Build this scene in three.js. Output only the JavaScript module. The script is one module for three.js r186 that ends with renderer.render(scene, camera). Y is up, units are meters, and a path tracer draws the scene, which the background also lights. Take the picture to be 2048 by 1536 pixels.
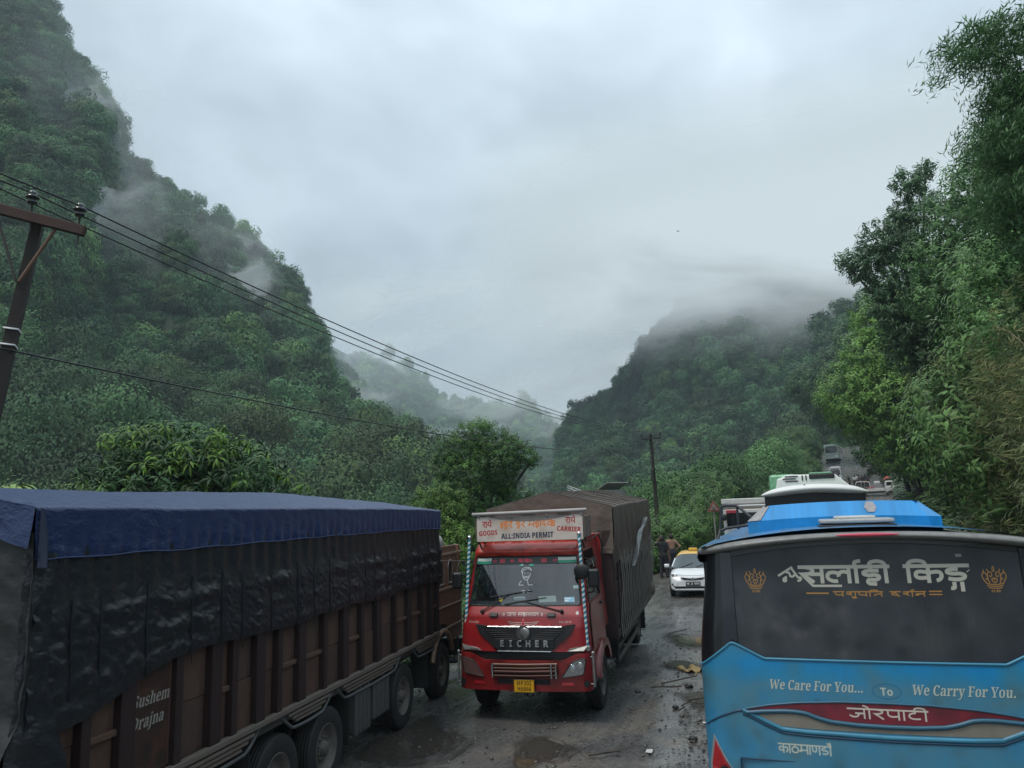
import * as THREE from 'three';
import { RoundedBoxGeometry } from 'three/addons/geometries/RoundedBoxGeometry.js';
import { mergeGeometries, mergeVertices } from 'three/addons/utils/BufferGeometryUtils.js';
import { ImprovedNoise } from 'three/addons/math/ImprovedNoise.js';
import { MarchingCubes } from 'three/addons/objects/MarchingCubes.js';
import { FontLoader } from 'three/addons/loaders/FontLoader.js';
import { TextGeometry } from 'three/addons/geometries/TextGeometry.js';

// ---------- camera, sky, light, exposure ----------
const scene = new THREE.Scene();
const camera = new THREE.PerspectiveCamera(54.2, 4 / 3, 0.1, 4000);
camera.rotation.order = 'YXZ';
camera.position.set(0, 3.35, 0);
camera.rotation.set(0.1742, 0, -0.035);
scene.add(camera);
const renderer = new THREE.WebGLRenderer({ antialias: true });
renderer.toneMapping = THREE.LinearToneMapping;
renderer.toneMappingExposure = 1.42;
renderer.shadowMap.enabled = true;

const NZ = new ImprovedNoise();
const V = (x, y, z) => new THREE.Vector3(x, y, z);
const clamp = (x, a, b) => Math.min(b, Math.max(a, x));
const sstep = (a, b, x) => { const t = clamp((x - a) / (b - a), 0, 1); return t * t * (3 - 2 * t); };
const lerp = (a, b, t) => a + (b - a) * t;
function rng(seed) { let a = seed >>> 0; return () => { a = (a + 0x6d2b79f5) | 0; let t = Math.imul(a ^ (a >>> 15), 1 | a); t = (t + Math.imul(t ^ (t >>> 7), 61 | t)) ^ t; return ((t ^ (t >>> 14)) >>> 0) / 4294967296; }; }
function fbm(x, y, z, o = 4) { let s = 0, a = 0.5, f = 1; for (let i = 0; i < o; i++) { s += a * NZ.noise(x * f, y * f, z * f); a *= 0.5; f *= 2.03; } return s; }
function pl(list, x) { // piecewise linear [[x, ...values]]
  if (x <= list[0][0]) return list[0].slice(1);
  for (let i = 1; i < list.length; i++) if (x <= list[i][0]) { const a = list[i - 1], b = list[i], t = (x - a[0]) / (b[0] - a[0]); return a.slice(1).map((v, k) => lerp(v, b[k + 1], t)); }
  return list[list.length - 1].slice(1);
}
const pl1 = (list, x) => pl(list, x)[0];

{ // overcast monsoon sky: brighter towards the zenith, soft torn cloud
  const W = 1024, Hh = 512, d = new Float32Array(W * Hh * 4);
  for (let j = 0; j < Hh; j++) for (let i = 0; i < W; i++) {
    const el = (j / (Hh - 1) - 0.5) * Math.PI, az = (i / W) * Math.PI * 2;
    const x = Math.cos(el) * Math.cos(az), y = Math.sin(el), z = Math.cos(el) * Math.sin(az);
    const se = Math.max(0, y);
    let L = 0.375 + 0.43 * se;
    const ww = fbm(x * 1.6 + 7, y * 2.2, z * 1.6, 4);
    const c = fbm(x * 2.6 + ww * 1.6, y * 4.2 + ww, z * 2.6 + 3.1 + ww * 1.2, 6);
    const c2 = fbm(x * 6 + 11 + c * 1.5, y * 9 + c, z * 6, 5);
    L *= 1 + 0.56 * c + 0.20 * c2;
    L *= 1 + 0.06 * x * -1;
    const cool = 0.5 + 0.5 * clamp(c * 1.6, -1, 1);
    let r = L * lerp(0.83, 0.89, cool), g = L * 1.02, b = L * lerp(1.18, 1.14, cool);
    if (y < 0) { const k = clamp(-y * 5, 0, 1); r = lerp(r, 0.10, k); g = lerp(g, 0.13, k); b = lerp(b, 0.12, k); }
    d.set([r, g, b, 1], (j * W + i) * 4);
  }
  const t = new THREE.DataTexture(d, W, Hh, THREE.RGBAFormat, THREE.FloatType);
  t.mapping = THREE.EquirectangularReflectionMapping; t.magFilter = THREE.LinearFilter; t.minFilter = THREE.LinearFilter; t.colorSpace = THREE.LinearSRGBColorSpace; t.needsUpdate = true;
  scene.background = t; scene.environment = t;
}
const sun = new THREE.DirectionalLight(0xfff6ea, 1.5);
sun.position.set(-45, 120, 15); sun.target.position.set(0, 0, -25); sun.castShadow = true; sun.shadow.radius = 32;
sun.shadow.camera.left = -120; sun.shadow.camera.right = 120; sun.shadow.camera.top = 120; sun.shadow.camera.bottom = -120; sun.shadow.camera.far = 500;
scene.add(sun, sun.target);
scene.fog = new THREE.FogExp2(0xc8dde6, 0.0005);

// ---------- helpers ----------
const counts = {};
function numbered(n) { if (!(n in counts)) { counts[n] = 0; return n; } counts[n]++; return n + '_' + String(counts[n]).padStart(3, '0'); }
function finish(m) { m.castShadow = true; m.receiveShadow = true; return m; }
function thing(name, label, category, pos = [0, 0, 0], turn = 0, group) {
  const o = new THREE.Group(); o.name = numbered(name); o.rotation.order = 'YXZ'; o.position.set(...pos); o.rotation.y = turn;
  o.userData = { label, category }; if (group) o.userData.group = group; scene.add(o); return o;
}
function structure(name, geo, mat, label) { const m = finish(new THREE.Mesh(geo, mat)); m.name = numbered(name); m.userData = { kind: 'structure', label, category: name.replace(/_/g, ' ') }; scene.add(m); return m; }
function merge(gs) {
  const list = (Array.isArray(gs) ? gs : [gs]).map((g) => { const q = g.index ? g.toNonIndexed() : g; for (const k of Object.keys(q.attributes)) if (!['position', 'normal', 'uv'].includes(k)) q.deleteAttribute(k); if (!q.attributes.uv) q.setAttribute('uv', new THREE.BufferAttribute(new Float32Array(q.attributes.position.count * 2), 2)); return q; });
  return list.length > 1 ? mergeGeometries(list) : list[0];
}
function part(parent, name, gs, mat, label) { const m = finish(new THREE.Mesh(merge(gs), mat)); m.name = name; if (label) m.userData.label = label; parent.add(m); return m; }
function lone(name, label, category, gs, mat, pos = [0, 0, 0], turn = 0, group) { const m = finish(new THREE.Mesh(merge(gs), mat)); m.name = numbered(name); m.position.set(...pos); m.rotation.y = turn; m.userData = { label, category }; if (group) m.userData.group = group; scene.add(m); return m; }
function at(g, x = 0, y = 0, z = 0, rx = 0, ry = 0, rz = 0) { const m = new THREE.Matrix4().makeRotationFromEuler(new THREE.Euler(rx, ry, rz, 'YXZ')); m.setPosition(x, y, z); return g.applyMatrix4(m); }
function box(x0, x1, y0, y1, z0, z1, r = 0.012) { const w = x1 - x0, h = y1 - y0, d = z1 - z0, q = Math.min(r, w * 0.45, h * 0.45, d * 0.45); return new RoundedBoxGeometry(w, h, d, q > 0.02 ? 3 : 1, q).translate((x0 + x1) / 2, (y0 + y1) / 2, (z0 + z1) / 2); }
function tube(pts, r, seg = 6, n) { const c = pts.length === 2 ? new THREE.LineCurve3(V(...pts[0]), V(...pts[1])) : new THREE.CatmullRomCurve3(pts.map((p) => V(...p)), false, 'catmullrom', 0.15); return new THREE.TubeGeometry(c, n ?? (pts.length === 2 ? 1 : pts.length * 4), r, seg); }
function bar(a, b, r0, r1 = r0, seg = 10) { const A = V(...a), B = V(...b), l = A.distanceTo(B), g = new THREE.CylinderGeometry(r1, r0, l, seg); g.translate(0, l / 2, 0); g.applyQuaternion(new THREE.Quaternion().setFromUnitVectors(V(0, 1, 0), B.clone().sub(A).normalize())); return g.translate(A.x, A.y, A.z); }
function sheet(nu, nv, fn, uvs = [1, 1]) { // fn(u, v) -> [x, y, z]; smooth
  const p = [], uv = [], ix = [];
  for (let j = 0; j <= nv; j++) for (let i = 0; i <= nu; i++) { const q = fn(i / nu, j / nv); p.push(q[0], q[1], q[2]); if (q.length > 3) uv.push(q[3], q[4]); else uv.push((i / nu) * uvs[0], (j / nv) * uvs[1]); }
  for (let j = 0; j < nv; j++) for (let i = 0; i < nu; i++) { const a = j * (nu + 1) + i, b = a + 1, c = a + nu + 1, d = c + 1; ix.push(a, b, d, a, d, c); }
  const g = new THREE.BufferGeometry(); g.setAttribute('position', new THREE.Float32BufferAttribute(p, 3)); g.setAttribute('uv', new THREE.Float32BufferAttribute(uv, 2)); g.setIndex(ix); g.computeVertexNormals(); return g;
}
function prism(pts, depth, bevel = 0.006) { // outline in x,y extruded towards +z
  const s = new THREE.Shape(pts.map((p) => new THREE.Vector2(p[0], p[1])));
  return new THREE.ExtrudeGeometry(s, { depth: Math.max(0.001, depth - 2 * bevel), bevelEnabled: bevel > 0, bevelSize: bevel, bevelThickness: bevel, bevelSegments: 2, bevelOffset: -bevel }).translate(0, 0, bevel);
}
const lin = (r, g, b) => new THREE.Color().setRGB(r, g, b);
function M(r, g, b, rough = 0.6, o = {}) { return new THREE.MeshPhysicalMaterial({ color: lin(r, g, b), roughness: rough, ...o }); }
function canvasTex(w, h, draw, srgb = true) { const c = document.createElement('canvas'); c.width = w; c.height = h; const x = c.getContext('2d'); draw(x, w, h); const t = new THREE.CanvasTexture(c); if (srgb) t.colorSpace = THREE.SRGBColorSpace; t.wrapS = t.wrapT = THREE.RepeatWrapping; return t; }
function dataTex(n, fn, srgb = false, m = n) { const d = new Uint8Array(n * m * 4); for (let j = 0; j < m; j++) for (let i = 0; i < n; i++) { const v = fn(i / n, j / m); const c = Array.isArray(v) ? v : [v, v, v]; for (let k = 0; k < 3; k++) d[(j * n + i) * 4 + k] = clamp(c[k] * 255, 0, 255); d[(j * n + i) * 4 + 3] = c.length > 3 ? clamp(c[3] * 255, 0, 255) : 255; } const t = new THREE.DataTexture(d, n, m); t.wrapS = t.wrapT = THREE.RepeatWrapping; t.magFilter = THREE.LinearFilter; t.minFilter = THREE.LinearMipmapLinearFilter; if (srgb) t.colorSpace = THREE.SRGBColorSpace; t.needsUpdate = true; return t; }
// tileable noise: sample on a torus-like blend
function tfbm(u, v, s, o = 4, seed = 0) { const a = (x, y) => fbm(x * s + seed, y * s + seed * 1.7, seed * 3.1, o); const bu = u, bv = v; return a(u, v) * (1 - bu) * (1 - bv) + a(u - 1, v) * bu * (1 - bv) + a(u, v - 1) * (1 - bu) * bv + a(u - 1, v - 1) * bu * bv; }
const T_grime = dataTex(512, (u, v) => { const n = tfbm(u, v, 5, 6, 2) * 1.1, s = tfbm(u, v * 0.25, 22, 3, 9); const k = clamp(0.80 + n * 0.55 + s * 0.28, 0.25, 1); return [k, k * 0.985, k * 0.96]; });
const T_fine = dataTex(512, (u, v) => 0.5 + tfbm(u, v, 26, 4, 4) * 0.9);
const T_rough = dataTex(512, (u, v) => clamp(0.6 + tfbm(u, v, 7, 5, 6) * 0.9, 0.2, 1));
// ---------- road line and land ----------
const ROAD = [[-60, -20, 0], [-30, -9.2, 0], [-12, -4.7, 0], [0, -2.1, 0], [6, -0.7, 0], [14, 1.9, 0.02], [20, 4.7, 0.17], [26, 7.5, 0.22], [32, 10.4, 0.6], [40, 14.4, 1.08], [60, 24.2, 2.3], [85, 36.6, 3.95], [105, 46, 5.6], [118, 51.5, 6.7], [130, 57.6, 8.5], [145, 63.4, 11.4], [160, 69.5, 14], [172, 78, 16], [184, 90, 18], [196, 106, 20]];
const roadCurve = new THREE.CatmullRomCurve3(ROAD.map(([d, x, h]) => V(x, h, -d)), false, 'centripetal');
const RS = roadCurve.getSpacedPoints(900), RT = RS.map((p, i) => { const a = RS[Math.max(0, i - 1)], b = RS[Math.min(900, i + 1)]; const t = b.clone().sub(a); t.y = 0; return t.normalize(); });
function roadAt(x, z) { let bi = 0, bd = 1e9; for (let i = 0; i <= 900; i += 12) { const dx = RS[i].x - x, dz = RS[i].z - z, q = dx * dx + dz * dz; if (q < bd) { bd = q; bi = i; } } for (let i = Math.max(0, bi - 12); i <= Math.min(900, bi + 12); i++) { const dx = RS[i].x - x, dz = RS[i].z - z, q = dx * dx + dz * dz; if (q < bd) { bd = q; bi = i; } } const p = RS[bi], t = RT[bi]; return { s: (x - p.x) * -t.z + (z - p.z) * t.x, h: p.y, d: Math.sqrt(bd), i: bi }; }
const HALF = 5.3;
function groundH(x, z) {
  const r = roadAt(x, z), D = -z, a = Math.max(Math.abs(r.s), r.d * 0.999), n = fbm(x * 0.08, z * 0.08, 1.3, 4), n2 = fbm(x * 0.5, z * 0.5, 5.3, 3);
  const end = sstep(175, 235, D), low = -13 + 2 * n;
  if (a < HALF) return lerp(r.h - 0.16, low, end);
  const t = a - HALF;
  if (r.s < 0 || r.i > 895) return lerp(low, r.h - 0.10 + 0.1 * n2 - clamp((t - 2.0) * 0.62, 0, 14) * (0.9 + 0.3 * n), r.i > 895 ? 0 : 1 - end);
  const far = sstep(45, 110, D);
  return lerp(r.h - 0.05 + 0.12 * n2 + (4.6 + 2.0 * n) * sstep(0.7, 5.5, t) + 0.2 * clamp(t - 5, 0, 60) + far * clamp(t * 0.35, 0, 22), low, Math.max(end, sstep(120, 220, t)));
}
function axis(stops) { const o = []; for (const [a, b, n] of stops) for (let i = 0; i < n; i++) o.push(a + (b - a) * (i / n)); o.push(stops[stops.length - 1][1]); return o; }
const M_soil = M(1, 1, 1, 0.85, { map: dataTex(512, (u, v) => { const n = tfbm(u, v, 6, 6, 12), k = tfbm(u, v, 30, 3, 17); const g = clamp(0.5 + n * 1.3, 0, 1); return [lerp(0.20, 0.27, g) + k * 0.12, lerp(0.19, 0.31, g) + k * 0.12, lerp(0.14, 0.17, g) + k * 0.08]; }, true), bumpMap: T_fine, bumpScale: 0.05 });
{
  const xs = axis([[-700, -120, 20], [-120, -40, 20], [-40, 40, 110], [40, 110, 60], [110, 900, 24]]), zs = axis([[90, 20, 12], [20, -50, 110], [-50, -160, 90], [-160, -320, 24], [-320, -1500, 24]]);
  const nx = xs.length - 1, nz = zs.length - 1;
  const g = sheet(nx, nz, (u, v) => { const x = xs[Math.round(u * nx)], z = zs[Math.round(v * nz)]; return [x, groundH(x, z), z, x / 4, z / 4]; });
  structure('ground', g, M_soil, 'damp earth and weeds beside and below the road');
}
// wet, muddy road
const T_road = dataTex(1024, (u, v) => { const n = tfbm(u, v, 7, 6, 21), f = tfbm(u, v, 90, 3, 23), m = sstep(0.0, 0.45, n + 0.1); const sk = tfbm(u, v * 0.12, 34, 3, 27); const k = 0.40 + f * 0.18 + n * 0.09 + sk * 0.07; return [k + m * 0.05, k + m * 0.034 + 0.002, k + m * 0.008 + 0.004]; }, true);
const T_roadR = dataTex(1024, (u, v) => { const n = tfbm(u, v, 5, 6, 31), f = tfbm(u, v, 60, 3, 33); const sk = tfbm(u, v * 0.1, 26, 3, 29); return clamp(0.25 + n * 0.45 + f * 0.2 + sk * 0.35, 0.07, 0.75); });
const T_roadB = dataTex(1024, (u, v) => { const n = tfbm(u, v, 5, 6, 31), f = tfbm(u, v, 70, 4, 23), st = tfbm(u, v, 150, 2, 41); return clamp(0.45 + n * 0.3 + f * 0.35 + Math.max(0, st - 0.15) * 1.2, 0, 1); });
for (const t of [T_road, T_roadR, T_roadB]) t.repeat.set(1, 1);
const M_road = M(0.78, 0.76, 0.74, 1, { map: T_road, roughnessMap: T_roadR, bumpMap: T_roadB, bumpScale: 0.008, specularIntensity: 1 });
function roadBump(s, l) { const right = sstep(0.6, 2.4, s); return 0.012 * fbm(s * 0.9, l * 0.5, 0, 3) + right * (0.05 * fbm(s * 1.7, l * 1.5, 4, 4)) - 0.02 * Math.exp(-Math.pow((s + 1.0 + 0.4 * Math.sin(l * 0.2)) / 0.35, 2)) - 0.02 * Math.exp(-Math.pow((s - 1.1) / 0.35, 2)); }
{
  const i0 = 150, n = 900 - i0, m = 84; let len = 0; const L = [0]; for (let i = 1; i <= 900; i++) { len += RS[i].distanceTo(RS[i - 1]); L.push(len); }
  const rows = []; for (let i = i0; i <= 900; i++) { const near = -RS[i].z < 34; if (near && i < 900) { for (let k = 0; k < 4; k++) rows.push(i + k / 4); } else rows.push(i); }
  const g = sheet(m, rows.length - 1, (u, v) => { const f = rows[Math.round(v * (rows.length - 1))], i = Math.min(899, Math.floor(f)), q = f - i; const p = RS[i].clone().lerp(RS[i + 1], q), t = RT[i].clone().lerp(RT[i + 1], q), l = lerp(L[i], L[i + 1], q); const s = (u - 0.5) * 2 * (HALF + 0.35); const e = sstep(HALF - 0.7, HALF + 0.35, Math.abs(s)); return [p.x - t.z * s, p.y + roadBump(s, l) - e * 0.22, p.z + t.x * s, s / 5, l / 5]; });
  structure('road', g, M_road, 'wet asphalt road smeared with mud and gravel');
}
const T_puddle = dataTex(256, (u, v) => 1 - sstep(0.35, 0.95, v + tfbm(u, v, 9, 4, 3) * 1.1)); T_puddle.wrapT = THREE.ClampToEdgeWrapping;
const M_water = M(0.062, 0.055, 0.047, 0.07, { specularIntensity: 1, alphaMap: T_puddle, transparent: true });
[[-1.7, -12.3, 0.8, 1.6], [0.2, -11.6, 0.55, 0.9], [4.3, -19.6, 0.9, 1.1], [3.2, -14.2, 0.5, 0.8], [6.6, -23.5, 1.2, 1.0], [1.6, -9.4, 0.5, 1.1], [3.4, -16.9, 0.5, 0.6]].forEach(([x, z, a, b], k) => { const h = roadAt(x, z).h; structure('puddle', sheet(36, 10, (u, v) => { const t = u * 6.2832, r = 1.35 * v * (0.75 + 0.5 * fbm(Math.cos(t) * 1.4 + k * 7, Math.sin(t) * 1.4, k, 3) + 0.12 * Math.sin(t * 3 + k)); return [x + Math.cos(t) * r * a, h + 0.006 + 0.012 * (-z > 13 ? 1 : 0.4), z + Math.sin(t) * r * b, u, v]; }), M_water, ['shallow muddy puddle on the asphalt between the two trucks', 'brown puddle in front of the red lorry', 'puddle beyond the yellow rubbish beside the blue bus', 'small puddle in the mud near the thin stick', 'puddle in front of the white taxi', 'small puddle in the lower middle of the road nearest the camera', 'small puddle beside the yellow rubbish'][k]); });
// ---------- hills (measured as bearing, elevation and range from the bend) ----------
const DEG = Math.PI / 180;
function hillH(h, az, r) {
  const [el0, rr] = pl(h.ridge, az), el = el0 - (h.drop ?? 0) * sstep(4, 14, el0), em = pl1(h.mid, az), rm = h.rm, n = fbm(az * 0.22 + h.seed, r * 0.012, h.seed, 5), n2 = fbm(az * 0.8, r * 0.04, h.seed + 5, 3);
  const hm = 3.35 + rm * Math.tan(em * DEG), hr = 3.35 + rr * Math.tan(el * DEG);
  let y; let rw = r + n * h.rough;
  if (h.rid) rw += (Math.abs(fbm(az * 0.14 + h.seed, r * 0.007, h.seed + 9, 4)) - 0.16) * h.rid;
  if (rw < rm) y = lerp(h.base, hm, Math.pow(clamp((rw - h.r0) / (rm - h.r0), 0, 1), 1.2));
  else if (rw < rr) y = lerp(hm, hr, Math.pow((rw - rm) / (rr - rm), h.pow));
  else y = hr - (rw - rr) * 0.55;
  const cap = r < rr ? 3.35 + r * Math.tan((el - 0.15 + n2 * 0.5) * DEG) : 1e9;
  return Math.min(y + n2 * h.rough * 0.25, cap);
}
const HILLS = [
  { name: 'hill', seed: 1.3, label: 'steep jungle mountain rising above the left truck, its cliff facing the gorge', az: [-56, -1.2], r: [60, 420], r0: 70, base: -13, rm: 165, rough: 34, rid: 60, drop: 1.35, pow: 0.9,
    ridge: [[-60, 46, 380], [-40, 38.6, 350], [-33.5, 32.4, 330], [-30.4, 28.8, 325], [-27, 25.2, 315], [-24.2, 23.8, 310], [-21.7, 21.8, 300], [-17.7, 19.6, 295], [-16.2, 17.8, 290], [-14.9, 15.4, 285], [-14.45, 14.6, 280], [-14.2, 9.4, 262], [-12.7, 7.8, 250], [-9.4, 4.9, 240], [-6.4, 2.8, 230], [-4, 1.4, 225], [-1, 0.2, 220]],
    mid: [[-60, 11], [-30, 8.4], [-20, 6.6], [-12, 4.3], [-6, 2.2], [-1, 0]] },
  { name: 'hill', seed: 4.7, label: 'dark forested mountain on the right, its top lost in low cloud', az: [3.3, 48], r: [190, 600], r0: 190, base: -10, rm: 270, rough: 40, rid: 110, pow: 0.95,
    ridge: [[3.3, 1.2, 440], [3.5, 2.6, 440], [3.75, 5.0, 445], [4.2, 6.0, 450], [5.2, 6.7, 455], [6.7, 7.6, 460], [9.2, 10.5, 470], [11.2, 11.9, 480], [14.4, 14.7, 490], [16, 16.0, 500], [18.7, 17.4, 510], [24, 18, 530], [35, 16.5, 540], [48, 15, 540]],
    mid: [[3.3, 0.4], [5, 2.2], [10, 3.4], [17.7, 6.0], [22.8, 8.4], [30, 12], [48, 15]] },
  { name: 'hill', seed: 8.1, label: 'paler far ridge sloping down behind the left cliff', az: [-20, 3], r: [420, 900], r0: 430, base: -12, rm: 520, rough: 30, pow: 1,
    ridge: [[-20, 15, 660], [-14, 12.2, 660], [-11.1, 8.8, 650], [-7.9, 6.2, 640], [-4.9, 4.0, 630], [-2, 2.2, 620], [1, 1.4, 610], [3, 0.4, 600]], mid: [[-20, 5], [-8, 3.0], [-3, 1.6], [3, 0]] },
  { name: 'hill', seed: 11.4, label: 'faint forested mountainside closing the gorge in mist', az: [-14, 12], r: [640, 1300], r0: 650, base: -12, rm: 800, rough: 40, pow: 1,
    ridge: [[-14, 13, 1050], [-8, 11, 1050], [-4, 8.4, 1040], [-1, 7.8, 1000], [0.6, 7.6, 980], [2.2, 6.6, 960], [4, 5.4, 960], [7, 8, 1000], [12, 12, 1000]], mid: [[-14, 5], [0, 3.4], [12, 5]] },
];
const M_hill = M(0.028, 0.05, 0.024, 0.95, { bumpMap: T_fine, bumpScale: 0.3 });
for (const h of HILLS) {
  const nA = 200, nR = 80;
  const g = sheet(nA, nR, (u, v) => { const az = lerp(h.az[0], h.az[1], u), r = lerp(h.r[0], h.r[1], v); return [Math.sin(az * DEG) * r, hillH(h, az, r), -Math.cos(az * DEG) * r, u * 40, v * 40]; });
  structure(h.name, g, M_hill, h.label);
}
// ---------- foliage building blocks ----------
function leafQuad(P, C, I, p, n, up, len, wid, c, bend = 0.25) { // folded leaf of 4 triangles
  const s = V().crossVectors(n, up).normalize(), b = P.length / 3, q = (u, w, d) => P.push(p.x + up.x * u + s.x * w - n.x * d, p.y + up.y * u + s.y * w - n.y * d, p.z + up.z * u + s.z * w - n.z * d);
  q(0, 0, 0); q(len * 0.45, wid * 0.5, wid * 0.14); q(len * 0.5, 0, -wid * 0.05); q(len * 0.45, -wid * 0.5, wid * 0.14); q(len, 0, len * bend);
  for (let i = 0; i < 5; i++) C.push(c, c, c);
  I.push(b, b + 1, b + 2, b, b + 2, b + 3, b + 1, b + 4, b + 2, b + 2, b + 4, b + 3);
}
function geoOf(P, C, I) { const g = new THREE.BufferGeometry(); g.setAttribute('position', new THREE.Float32BufferAttribute(P, 3)); g.setAttribute('color', new THREE.Float32BufferAttribute(C, 3)); g.setIndex(I); g.computeVertexNormals(); return g; }
function farCrown(seed, lobes, per, leaf) { // unit tree about 1 wide, foot at 0
  const R = rng(seed), P = [], C = [], I = [], tall = 0.9 + R() * 0.5;
  for (let l = 0; l < lobes; l++) {
    const a = R() * 6.283, q = Math.sqrt(R()) * 0.36, hy = 0.32 + R() * tall * 0.62 * (1 - q * 0.9), rad = 0.16 + R() * 0.13, c0 = 0.72 + R() * 0.5, cx = Math.cos(a) * q, cz = Math.sin(a) * q;
    for (let k = 0; k < per; k++) {
      const y = R() * 1.5 - 0.5, f = Math.sqrt(Math.max(0, 1 - Math.min(1, y * y))), t = R() * 6.283, o = V(Math.cos(t) * f, y, Math.sin(t) * f), rr = rad * (0.75 + R() * 0.4);
      const n = o.clone().add(V(R() - 0.5, R() * 0.5, R() - 0.5).multiplyScalar(0.55)).normalize(), up = V(R() - 0.5, R() - 0.75, R() - 0.5).addScaledVector(n, -0.1).normalize();
      up.addScaledVector(n, -up.dot(n)).normalize();
      leafQuad(P, C, I, V(cx + o.x * rr, hy + o.y * rr * 0.8, cz + o.z * rr), n, up, leaf * (0.7 + R() * 0.7), leaf * (0.5 + R() * 0.4), c0 * (0.8 + R() * 0.4));
    }
  }
  const g = geoOf(P, C, I); return g;
}
const M_leafFar = new THREE.MeshStandardMaterial({ color: lin(1, 1, 1), roughness: 0.8, vertexColors: true, side: THREE.DoubleSide });
const CROWN = [0, 1, 2, 3, 4].map((k) => farCrown(100 + k, 15, 60, 0.10)), CROWNM = [0, 1, 2, 3].map((k) => farCrown(120 + k, 20, 110, 0.058)), CROWNF = [0, 1, 2].map((k) => farCrown(140 + k, 30, 170, 0.036));
const dummy = new THREE.Object3D();
function scatter(name, label, geos, items, mat, parent) { // items [x,y,z,sx,sy,yaw,r,g,b,(geo)]
  const G = parent ?? new THREE.Group(); if (!parent) { G.name = numbered(name); G.userData = { kind: 'stuff', label, category: name }; scene.add(G); }
  geos.forEach((geo, k) => {
    const mine = items.filter((_, i) => i % geos.length === k); if (!mine.length) return;
    const im = new THREE.InstancedMesh(geo, mat, mine.length); im.name = parent ? name : 'foliage'; im.userData.kind = 'stuff'; finish(im);
    mine.forEach((q, i) => { dummy.position.set(q[0], q[1], q[2]); dummy.rotation.set(q[9] ?? 0, q[5], q[10] ?? 0); dummy.scale.set(q[3], q[4], q[3]); dummy.updateMatrix(); im.setMatrixAt(i, dummy.matrix); im.setColorAt(i, lin(q[6], q[7], q[8])); });
    G.add(im);
  });
  return G;
}
function hillForest(hi, n, seed, size, azR, rR, label, geos, tint = [1, 1, 1], rockMask) {
  const h = HILLS[hi], R = rng(seed), it = [];
  for (let k = 0; k < n; k++) {
    const az = lerp(azR[0], azR[1], R()), r = Math.sqrt(lerp(rR[0] * rR[0], rR[1] * rR[1], R())), rr = pl(h.ridge, az)[1]; if (r > rr + 6) continue;
    const x = Math.sin(az * DEG) * r, z = -Math.cos(az * DEG) * r, y = hillH(h, az, r); if (y < h.base + 1) continue;
    if (rockMask && rockMask(az, Math.atan2(y - 3.35, r) / DEG, R)) continue;
    const big = R(), s = size * (0.5 + 0.5 * big + (R() < 0.10 ? 0.6 : 0)), m = 0.5 + 0.5 * clamp(fbm(x * 0.02, y * 0.03, z * 0.02, 3) * 2.5, -1, 1), v = (0.30 + R() * 1.15) * (0.75 + 0.5 * m), yl = R() < 0.14 ? 1.7 : 0.8 + 0.3 * R();
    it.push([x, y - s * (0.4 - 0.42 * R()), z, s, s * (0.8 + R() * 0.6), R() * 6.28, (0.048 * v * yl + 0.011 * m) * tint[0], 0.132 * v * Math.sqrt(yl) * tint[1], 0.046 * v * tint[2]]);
  }
  return scatter('forest', label, geos, it, M_leafFar);
}
hillForest(0, 21000, 11, 7.2, [-50, -1.5], [110, 395], 'dense dark jungle covering the left mountain', CROWNM, [1, 1, 1], (az, el, R) => az > -16.5 && az < -13.6 && el > 9.6 && el < 13 && R() < 0.75);
hillForest(0, 5200, 12, 8, [-50, -1.5], [72, 165], 'lighter green trees on the lower slope behind the left truck', CROWNF, [1.12, 0.98, 0.95]);
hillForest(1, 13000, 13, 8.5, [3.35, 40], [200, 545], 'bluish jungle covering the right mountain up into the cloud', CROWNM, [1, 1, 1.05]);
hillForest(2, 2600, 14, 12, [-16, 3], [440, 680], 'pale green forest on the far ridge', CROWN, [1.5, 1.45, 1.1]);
hillForest(3, 2600, 15, 15, [-12, 10], [660, 1060], 'misty forest on the mountainside closing the gorge', CROWN, [1.5, 1.45, 1.1]);
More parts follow.
